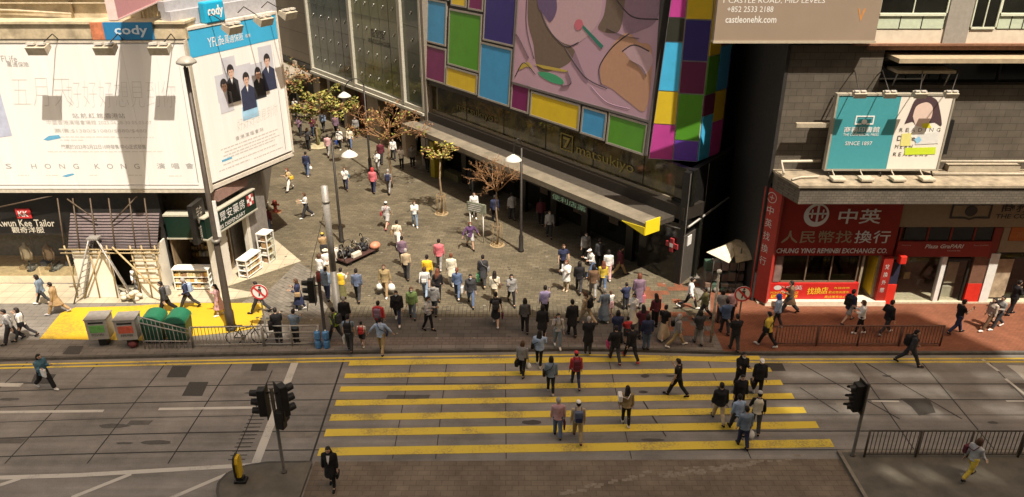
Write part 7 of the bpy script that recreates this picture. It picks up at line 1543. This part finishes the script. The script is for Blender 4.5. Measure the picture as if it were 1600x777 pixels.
# right half of the plaza
P('navytee', 879, 431, 10, 1.74, 'stroll:hip', (T, 'navy'), (SL, 'charcoal'), ('short', 'hairbrown'), 'person in navy tee at the canopy shadow line')
P('whitejk', 884, 455, 335, 1.66, 'stand:both', (CO, 'white'), (SL, 'beige'), ('bob', 'auburn'), 'person in short white coat with bare looking legs', shoes='beige')
P('blackR', 904, 457, 175, 1.68, 'walk:down', (JK, 'black'), (TR, 'charcoal'), ('bob', 'hair'), 'person in black jacket next to the short white coat')
P('darkbrown', 926, 464, 178, 1.72, 'walk:down', (JK, 'brown'), (TR, 'grey'), ('bob', 'hair'), 'person in dark brown jacket beside the orange top')
P('orangetop', 941, 456, 180, 1.66, 'walk:down', (SH, 'mustard'), (TR, 'denim'), ('long', 'auburn'), 'person in orange top and jeans with long auburn hair', shoes='white')
P('whitecap', 925, 433, 300, 1.68, 'wide:both', (SH, 'white'), (TR, 'denim'), ('cap', 'white'), 'person in white cap and white top leaning forward', lean=14)
P('pinkwhite', 949, 438, 180, 1.64, 'stroll:down', (SH, 'white'), (TR, 'pink'), ('bob', 'hair'), 'person in white and pink by the shadow corner', shoes='white')
P('redbeige', 967, 432, 100, 1.70, 'wide:down', (JK, 'maroon'), (TR, 'khaki'), ('short', 'hair'), 'person in maroon jacket and khaki trousers striding in the shade')
P('lavender', 851, 500, 180, 1.70, 'stand:phone', (SH, 'lavender'), (SL, 'black'), ('short', 'hair'), 'person in lavender shirt holding up a phone')
P('blackcoat', 847, 531, 180, 1.68, 'stroll:down', (CO, 'black'), (SL, 'black'), ('bob', 'hair'), 'person in black coat behind the pale puffer jacket')
P('puffer', 842, 572, 170, 1.66, 'stroll:strap', (PF, 'lightblue'), (SL, 'black'), ('long', 'hair'), 'long haired person in pale blue padded jacket at the crossing edge', road=True, shoes='white')
P('straps', 871, 543, 5, 1.66, 'stroll:strap', (SH, 'lightgrey'), (TR, 'greyblue'), ('bob', 'hair'), 'person in pale top with brown backpack straps facing the road', shoes='white', mask='maskblue')
P('blacksuit', 893, 525, 195, 1.76, 'stroll:down', (CO, 'black'), (TR, 'black'), ('short', 'hair'), 'tall person in long black suit jacket facing the plaza')
P('beigepack', 916, 507, 235, 1.68, 'wide:down', (SH, 'beige'), (TR, 'beige'), ('pony', 'hairbrown'), 'person in beige leaning under a round black backpack', lean=8)
P('denimdress', 943, 503, 200, 1.66, 'stroll:hip', (DR, 'greyblue'), (LK, 'greyblue'), ('short', 'hairgrey'), 'person in long slate blue dress', shoes='white')
P('pinkchild', 953, 493, 210, 1.22, 'stand:both', (T, 'white'), (ST, 'pink'), ('short', 'hairbrown'), 'child in white tee and pink shorts by the slate dress', shoes='pink')
P('navychild', 977, 484, 200, 1.36, 'stand:both', (JK, 'navy'), (TR, 'charcoal'), ('short', 'hair'), 'child in navy jacket beside the tall mauve coat')
P('mauveco', 996, 483, 180, 1.80, 'stand:down', (LG, 'mauve'), (TR, 'grey'), ('bob', 'auburn'), 'tall person in long mauve coat on the sunlit setts')
P('blackcrew', 918, 553, 180, 1.74, 'stand:both', (CO, 'black'), (TR, 'charcoal'), ('short', 'hairgrey'), 'person in long black jacket standing on the kerb')
P('blackjacket', 960, 566, 190, 1.76, 'walk:hip', (JK, 'black'), (TR, 'charcoal'), ('short', 'hair'), 'person in black jacket with white shirt tail stepping onto the crossing', road=True, shoes='maroon', extra=('tee', 'lightgrey'))
P('blackstep', 985, 563, 200, 1.74, 'wide:swing', (JK, 'black'), (TR, 'black'), ('short', 'hair'), 'person all in black stepping off the kerb with red shoes', road=True, shoes='red')
P('redchild', 979, 538, 190, 1.30, 'stand:both', (SH, 'red'), (ST, 'charcoal'), ('short', 'hair'), 'child in red shirt in the huddle at the kerb')
P('redlong', 1002, 531, 190, 1.66, 'stand:both', (JK, 'maroon'), (TR, 'charcoal'), ('long', 'hair'), 'long haired person in maroon jacket in the huddle at the kerb')
P('navyhuddle', 1009, 547, 185, 1.68, 'stand:down', (JK, 'navy'), (TR, 'denim'), ('bob', 'hair'), 'person in navy jacket and jeans at the kerb edge')
P('beigeskirt', 1036, 529, 150, 1.66, 'walk:down', (T, 'black'), (LK, 'beige'), ('short', 'hair'), 'person in black top and long beige skirt', shoes='white')
P('greywrap', 1056, 542, 100, 1.66, 'wide:down', (LO, 'grey'), (TR, 'khaki'), ('bob', 'hairgrey'), 'grey haired person in grey wrap with a black bag', shoes='white')
P('whitejog', 1076, 484, 80, 1.72, 'run:out', (SH, 'white'), (SL, 'black'), ('short', 'hair'), 'person in white shirt striding into the alley', shoes='white')
P('bluestall', 1131, 522, 190, 1.70, 'stroll:both', (JK, 'denim'), (TR, 'charcoal'), ('short', 'hair'), 'person in blue denim jacket near the pale peeling post')
P('greystall', 1124, 505, 180, 1.66, 'stand:both', (JK, 'grey'), (TR, 'charcoal'), ('bob', 'hair'), 'person in grey jacket at the alley stall')
P('pinkstall', 1140, 503, 180, 1.64, 'stand:down', (SH, 'pink'), (TR, 'black'), ('short', 'hair'), 'person in pale pink shirt at the alley stall')
# brick pavement on the right
P('olivejk2', 1196, 542, 225, 1.72, 'walk:swing', (JK, 'mustard'), (TR, 'black'), ('short', 'hair'), 'person in mustard green jacket at the end of the barred railing', shoes='white')
P('bluehood', 1211, 512, 240, 1.66, 'stroll:down', (JK, 'lightblue'), (TR, 'charcoal'), ('hoodup', 'royal'), 'person in royal blue hood near the exchange counter', shoes='white')
P('darkstroll', 1231, 490, 250, 1.70, 'walk:both', (CO, 'brown'), (LS, 'charcoal'), ('short', 'hair'), 'person in brown coat passing the red counter panel')
P('shortsR', 1323, 505, 120, 1.76, 'wide:down', (JK, 'navy'), (ST, 'grey'), ('short', 'hair'), 'person in navy jacket and grey shorts by the exchange shop', shoes='charcoal')
P('whiteR', 1341, 522, 250, 1.66, 'stroll:both', (LO, 'white'), (SL, 'black'), ('bob', 'hairbrown'), 'person in white top and black trousers behind the barred railing', shoes='white')
P('blackR2', 1382, 523, 110, 1.74, 'walk:hip', (JK, 'black'), (TR, 'charcoal'), ('short', 'hair'), 'person in black jacket behind the barred railing', shoes='lightgrey')
P('teeR', 1492, 522, 100, 1.74, 'walk:phone', (T, 'black'), (TR, 'navy'), ('short', 'hair'), 'person in black tee walking past the red shop with a phone')
P('coupleA', 1542, 516, 285, 1.68, 'wide:down', (SH, 'stripered'), (TR, 'brown'), ('bob', 'hair'), 'person in maroon striped top walking close beside another in the sun', shoes='white')
P('coupleB', 1555, 514, 285, 1.70, 'walk:both', (SH, 'grey'), (TR, 'charcoal'), ('short', 'hair'), 'person in grey top keeping step with the maroon striped top', shoes='white')
P('blackfarR', 1577, 492, 100, 1.76, 'stroll:both', (JK, 'black'), (TR, 'black'), ('short', 'hair'), 'person in black standing before the bookshop window')
P('jackR', 1418, 571, 75, 1.76, 'wide:swing', (JK, 'charcoal'), (TR, 'charcoal'), ('short', 'hair'), 'person in dark jacket with black backpack stepping onto the road', road=True, mir=1)
P('yellowtr', 1512, 748, 115, 1.66, 'walk:swing', (SH, 'lightgrey'), (TR, 'mustard'), ('bob', 'hairbrown'), 'person in mustard trousers on the refuge with a maroon bag', z=.12)
# on the crossing
P('stripes', 816, 588, 165, 1.62, 'stroll:down', (SH, 'stripegrey'), (SL, 'black'), ('bob', 'hairbrown'), 'person in grey striped top carrying a black bag', road=True)
P('greyleg', 860, 615, 180, 1.66, 'stroll:down', (LO, 'greyblue'), (SL, 'black'), ('bob', 'hair'), 'person in loose slate top with a black cross body bag', road=True, shoes='lightgrey')
P('redtop', 899, 605, 185, 1.66, 'walk:down', (SH, 'red'), (SL, 'navy'), ('cap', 'red'), 'person in red top and red cap on the crossing', road=True)
P('olivewm', 977, 664, 180, 1.66, 'stroll:down', (LO, 'khaki'), (SL, 'black'), ('long', 'hair'), 'long haired person in olive brown top with white bag', road=True, shoes='white')
P('mauvesh', 871, 683, 180, 1.66, 'stroll:down', (LO, 'plaidpink'), (TR, 'denim'), ('short', 'hairgrey'), 'grey haired person in pink checked shirt and jeans', road=True)
P('bluepack', 902, 688, 180, 1.70, 'walk:down', (SH, 'beige'), (TR, 'khaki'), ('cap', 'white'), 'person in white cap with a bright blue backpack', road=True, shoes='maroon')
P('blacktee', 1056, 620, 235, 1.74, 'walk:phone', (T, 'black'), (TR, 'black'), ('short', 'hair'), 'person in black tee with one foot lifted on the crossing', road=True)
P('blackphone', 1154, 608, 5, 1.70, 'stroll:both', (JK, 'black'), (TR, 'black'), ('long', 'hair'), 'person in black reading a phone on the crossing', road=True, mask='white')
P('whitecap2', 1182, 618, 355, 1.68, 'stroll:down', (JK, 'black'), (TR, 'black'), ('cap', 'white'), 'person in black jacket and white cap facing the camera', road=True, shoes='lightgrey')
P('khakiblk', 1121, 660, 182, 1.74, 'walk:down', (PF, 'black'), (TR, 'beige'), ('short', 'hair'), 'person in black padded jacket and beige trousers', road=True)
P('blackmid', 1152, 645, 5, 1.70, 'stroll:down', (JK, 'black'), (TR, 'black'), ('short', 'hair'), 'person all in black in the middle of the tight crossing group', road=True)
P('bluesh', 1149, 676, 190, 1.66, 'walk:down', (SH, 'lightblue'), (TR, 'charcoal'), ('short', 'hair'), 'person in light blue shirt behind the slate jacket', road=True)
P('whitevest', 1179, 672, 165, 1.72, 'wide:hip', (SH, 'black'), (TR, 'charcoal'), ('cap', 'lightgrey'), 'person in white waistcoat and grey cap on the crossing', road=True, extra=('vest', 'cream'))
P('slatejk', 1159, 699, 185, 1.70, 'stroll:down', (JK, 'greyblue'), (TR, 'navy'), ('short', 'hair'), 'person in slate jacket carrying a white plastic bag', road=True)
P('suitwm', 520, 762, 0, 1.68, 'stroll:down', (CO, 'black'), (SL, 'black'), ('long', 'hair'), 'long haired person in black suit jacket and white blouse', road=True)
def blouse():
    o, J = PEOPLE['suitwm']; fr = Frame((0, 0, 0), (1, 0)); c = J['chest']; y = c.y - .172
    mb = MB(fr); mb.add([(-.055, y + .05, c.z + .15), (.055, y + .05, c.z + .15), (.03, y - .012, c.z - .05), (0, y - .012, c.z - .16), (-.03, y - .012, c.z - .05)], [(0, 4, 3, 2, 1)])
    me = bpy.data.meshes.new('blouse'); me.from_pydata([tuple(v) for v in mb.v], [], [f for f, _, _ in mb.f]); me.materials.append(SKIN); piece('blouse', me, cl('white'), o)
blouse()
P('whitehud', 988, 508, 340, 1.60, 'stroll:both', (SH, 'white'), (LK, 'cream'), ('bob', 'hair'), 'person in white top and cream skirt in the sunlit huddle', mask='white')
P('rearA', 936, 421, 190, 1.72, 'stroll:down', (JK, 'charcoal'), (TR, 'black'), ('short', 'hair'), 'person in charcoal jacket at the shop doors behind the white cap')
P('rearB', 914, 408, 10, 1.66, 'stroll:down', (JK, 'grey'), (TR, 'charcoal'), ('bob', 'hair'), 'person in grey jacket leaving the shop doors under the canopy', mask='white')
P('kerbblk', 1146, 548, 185, 1.72, 'stroll:both', (JK, 'black'), (TR, 'charcoal'), ('short', 'hair'), 'person in black jacket between the pale post and the round sign')
P('shadeE', 668, 268, 170, 1.68, 'stroll:down', (SH, 'black'), (TR, 'charcoal'), ('short', 'hair'), 'person in black shirt in the shade beside the canopy end')
P('shadeF', 645, 262, 10, 1.64, 'stroll:down', (JK, 'grey'), (TR, 'black'), ('bob', 'hair'), 'person in grey jacket in the shade between two trees', mask='white')
P('shadeG', 858, 372, 5, 1.68, 'stroll:down', (SH, 'lightgrey'), (TR, 'charcoal'), ('short', 'hair'), 'person in pale shirt in the canopy shade right of the lamp post', mask='white')
P('mid1', 560, 470, 185, 1.70, 'walk:down', (SH, 'plaidblue'), (TR, 'charcoal'), ('short', 'hair'), 'person in blue checked shirt walking between the handcart and the khaki jacket')
P('mid2', 799, 476, 10, 1.64, 'walk:phone', (JK, 'grey'), (SL, 'black'), ('long', 'hair'), 'long haired person in grey jacket reading a phone beside the loose cream top', mask='white')
P('mid3', 736, 478, 5, 1.70, 'walk:down', (JK, 'charcoal'), (TR, 'denim'), ('short', 'hair'), 'person in charcoal jacket and jeans facing the road on the sett band', mask='maskblue')
P('mid4', 820, 520, 185, 1.68, 'stroll:down', (SH, 'plaidgrey'), (TR, 'black'), ('bob', 'hair'), 'person in grey checked shirt waiting left of the lavender shirt')
P('cor1', 1098, 500, 260, 1.68, 'walk:swing', (JK, 'olive'), (TR, 'charcoal'), ('short', 'hair'), 'person in olive jacket crossing the orange paver patches')
P('cor2', 1090, 538, 190, 1.64, 'stroll:both', (JK, 'charcoal'), (TR, 'grey'), ('bob', 'hair'), 'person in charcoal jacket at the kerb left of the pale post')
P('lane1', 506, 206, 180, 1.70, 'walk:down', (SH, 'lightblue'), (TR, 'charcoal'), ('short', 'hair'), 'person in light blue shirt walking away beyond the planter ring')
P('lane2', 548, 232, 5, 1.64, 'walk:down', (SH, 'cream'), (TR, 'denim'), ('bob', 'hairbrown'), 'person in cream shirt and jeans coming out of the shade', mask='white')
P('lane3', 470, 214, 350, 1.66, 'stroll:both', (JK, 'mauve'), (TR, 'charcoal'), ('bob', 'hair'), 'person in plum jacket at the left edge of the leafy tree shade', mask='white')
P('kerbC', 963, 540, 180, 1.66, 'stand:both', (JK, 'navy'), (TR, 'charcoal'), ('bob', 'hair'), 'person in navy jacket in the huddle behind the shirt tail')
P('kerbD', 1022, 512, 200, 1.66, 'stand:down', (SH, 'maroon'), (TR, 'black'), ('long', 'hair'), 'long haired person in maroon shirt beside the long beige skirt')
# ---- bags and packs
backpack('navyL', 'lightblue', 'pale blue backpack on the grey haired walker in navy'); backpack('greytee', 'black', 'big black backpack on the slate tee at the kerb'); backpack('child', 'red', 'small red backpack on the child at the kerb'); backpack('redhood', 'mauve', 'mauve backpack on the red jacket')
backpack('whitepack', 'lightgrey', 'pale backpack on the white top and pale jeans', 'white'); backpack('blackshort', 'charcoal', 'black backpack on the bare legged walker'); backpack('greyback', 'navy', 'navy backpack beside the bare tree'); backpack('beigepack', 'black', 'round black backpack on the leaning beige walker')
backpack('bluepack', 'blue', 'bright blue backpack on the crossing', 'navy'); backpack('jackR', 'black', 'black backpack stepping onto the road'); backpack('walkstick', 'grey', 'grey backpack on the walker behind the green bins'); backpack('straps', 'brown', 'brown backpack worn by the pale top facing the road'); backpack('shortsR', 'black', 'black backpack over the navy jacket by the exchange shop'); backpack('redtop', 'maroon', 'dark maroon backpack on the red top'); backpack('hivis', 'charcoal', 'dark backpack on the high visibility vest')
shoulder_bag('schoolB', 'black', 'black shoulder bag on the white shirted strider', 1); shoulder_bag('khakitr', 'navy', 'navy cross body pouch on the light blue shirt', -1, size=(.22, .08, .18)); shoulder_bag('greyleg', 'black', 'black cross body bag on the loose slate top', 1); shoulder_bag('puffer', 'black', 'black shoulder bag on the pale padded jacket', 1); shoulder_bag('navydress', 'tan', 'tan shoulder bag on the long navy coat', 1)
shoulder_bag('darkcoat', 'grey', 'grey shoulder bag on the charcoal coat', -1); shoulder_bag('baldgrey', 'bagred', 'red waist bag on the grey shorts walker', 1); shoulder_bag('creamwht', 'tan', 'brown shoulder bag on the cream top with white trousers', 1); shoulder_bag('olivejk2', 'black', 'black shoulder bag on the mustard green jacket', 1); shoulder_bag('yellowtr', 'maroon', 'maroon shoulder bag on the mustard trousers', 1, -.15, (.34, .14, .3)); shoulder_bag('greywrap', 'black', 'black bag slung on the grey wrap', 1, -.1, (.34, .16, .24)); shoulder_bag('yellowtote', 'yellow', 'yellow bag held before the beige top', 1, -.05); shoulder_bag('tealgirl', 'teal', 'turquoise bag before the white top', 1, -.05); shoulder_bag('leanA', 'black', 'black bag hanging at the open railing', 1, .05, (.4, .18, .3)); shoulder_bag('schoolA', 'white', 'white tote on the pale shirted walker', -1, .05, (.26, .08, .3))
shoulder_bag('olivewm', 'white', 'white shoulder bag on the olive brown top', 1, -.3, (.36, .14, .26)); shoulder_bag('creamtop', 'brown', 'brown shoulder bag on the loose cream top', -1); shoulder_bag('auburn', 'charcoal', 'charcoal bag on the auburn haired walker', 1)
hand_bag('twobags', 'white', 'white bag in the right hand of the khaki jacket', -1, 'plastic', (.3, .14, .36), .06); hand_bag('twobags', 'white', 'white bag in the left hand of the khaki jacket', 1, 'plastic', (.38, .14, .44), .06); hand_bag('darkcoat', 'greenbag', 'green carrier bag in the hand of the charcoal coat', 1, size=(.4, .14, .38)); hand_bag('denimtote', 'white', 'white tote in the hand of the denim shirt', -1); hand_bag('navyback', 'white', 'white bag in the hand of the navy shirt', -1, 'plastic', (.22, .1, .28), .05)
hand_bag('greytee', 'white', 'white carrier bag beside the big black backpack', 1, size=(.22, .09, .34)); hand_bag('slatejk', 'clearbag', 'white plastic bag in the hand of the slate jacket', -1, 'plastic', (.36, .15, .42), .06); hand_bag('stripes', 'black', 'black handbag held by the grey striped top', 1, 'handbag', (.36, .18, .24), .08); hand_bag('stripes', 'clearbag', 'pale plastic bag held by the grey striped top', -1, 'plastic', (.24, .1, .34), .06); hand_bag('mauvesh', 'maroon', 'dark red bag held by the pink checked shirt', -1, size=(.22, .09, .34))
hand_bag('farE', 'royal', 'royal blue carrier bag in the plaza', -1, size=(.34, .12, .3), drop=.04); hand_bag('mauveco', 'pinkred', 'orange pink carrier bag hanging by the long mauve coat', -1, size=(.3, .12, .36)); hand_bag('blackshort', 'maroon', 'maroon bag in the hand of the bare legged walker', -1, size=(.24, .1, .26)); hand_bag('blackjacket', 'hotpink', 'hot pink bag at the kerb beside the black jacket', 1, size=(.3, .1, .28)); hand_bag('whitecap2', 'black', 'black handbag held by the white capped walker in black', -1, 'handbag', (.3, .14, .22), .06); hand_bag('roadL', 'white', 'white bag held by the teal jacket on the road', -1, size=(.26, .09, .34), drop=.02); hand_bag('whiteleft', 'beige', 'beige handbag held by the white shirt alone in the plaza', -1, 'handbag', (.3, .12, .22), .03); hand_bag('redbeige', 'charcoal', 'charcoal bag held by the maroon jacket in the shade', 1, size=(.24, .1, .28)); hand_bag('floral', 'maroon', 'maroon handbag held by the pink patterned blouse', -1, 'handbag', (.28, .12, .22), .03)
hand_bag('suitwm', 'black', 'black handbag held by the black suit jacket', 1, 'handbag', (.28, .1, .2), .05)
phone('lavender', 'dark phone held up by the lavender shirt'); phone('greywhite', 'dark phone read by the pale grey shirt'); phone('teeR', 'dark phone held by the black tee near the red shop'); phone('pinkdress', 'dark phone held by the dusty pink long coat'); phone('blackphone', 'dark phone read by the black clad walker on the crossing')
def stick(fr, J, t):
    h = J['wrist', 1] + J['hdir', 1] * .08; MB(fr).tube([(h.x, h.y - .06, h.z + .06), (h.x, h.y, h.z + .07), (h.x, h.y - .02, .0)], .013, 6).build('shaft', cl('brown'), t)
carried('walkstick', stick, 'walking_stick', 'brown walking stick leaned on behind the green bins', 'stick', J_('walkstick')['pelvis'])

bpy.data.scenes.remove(_tmp)
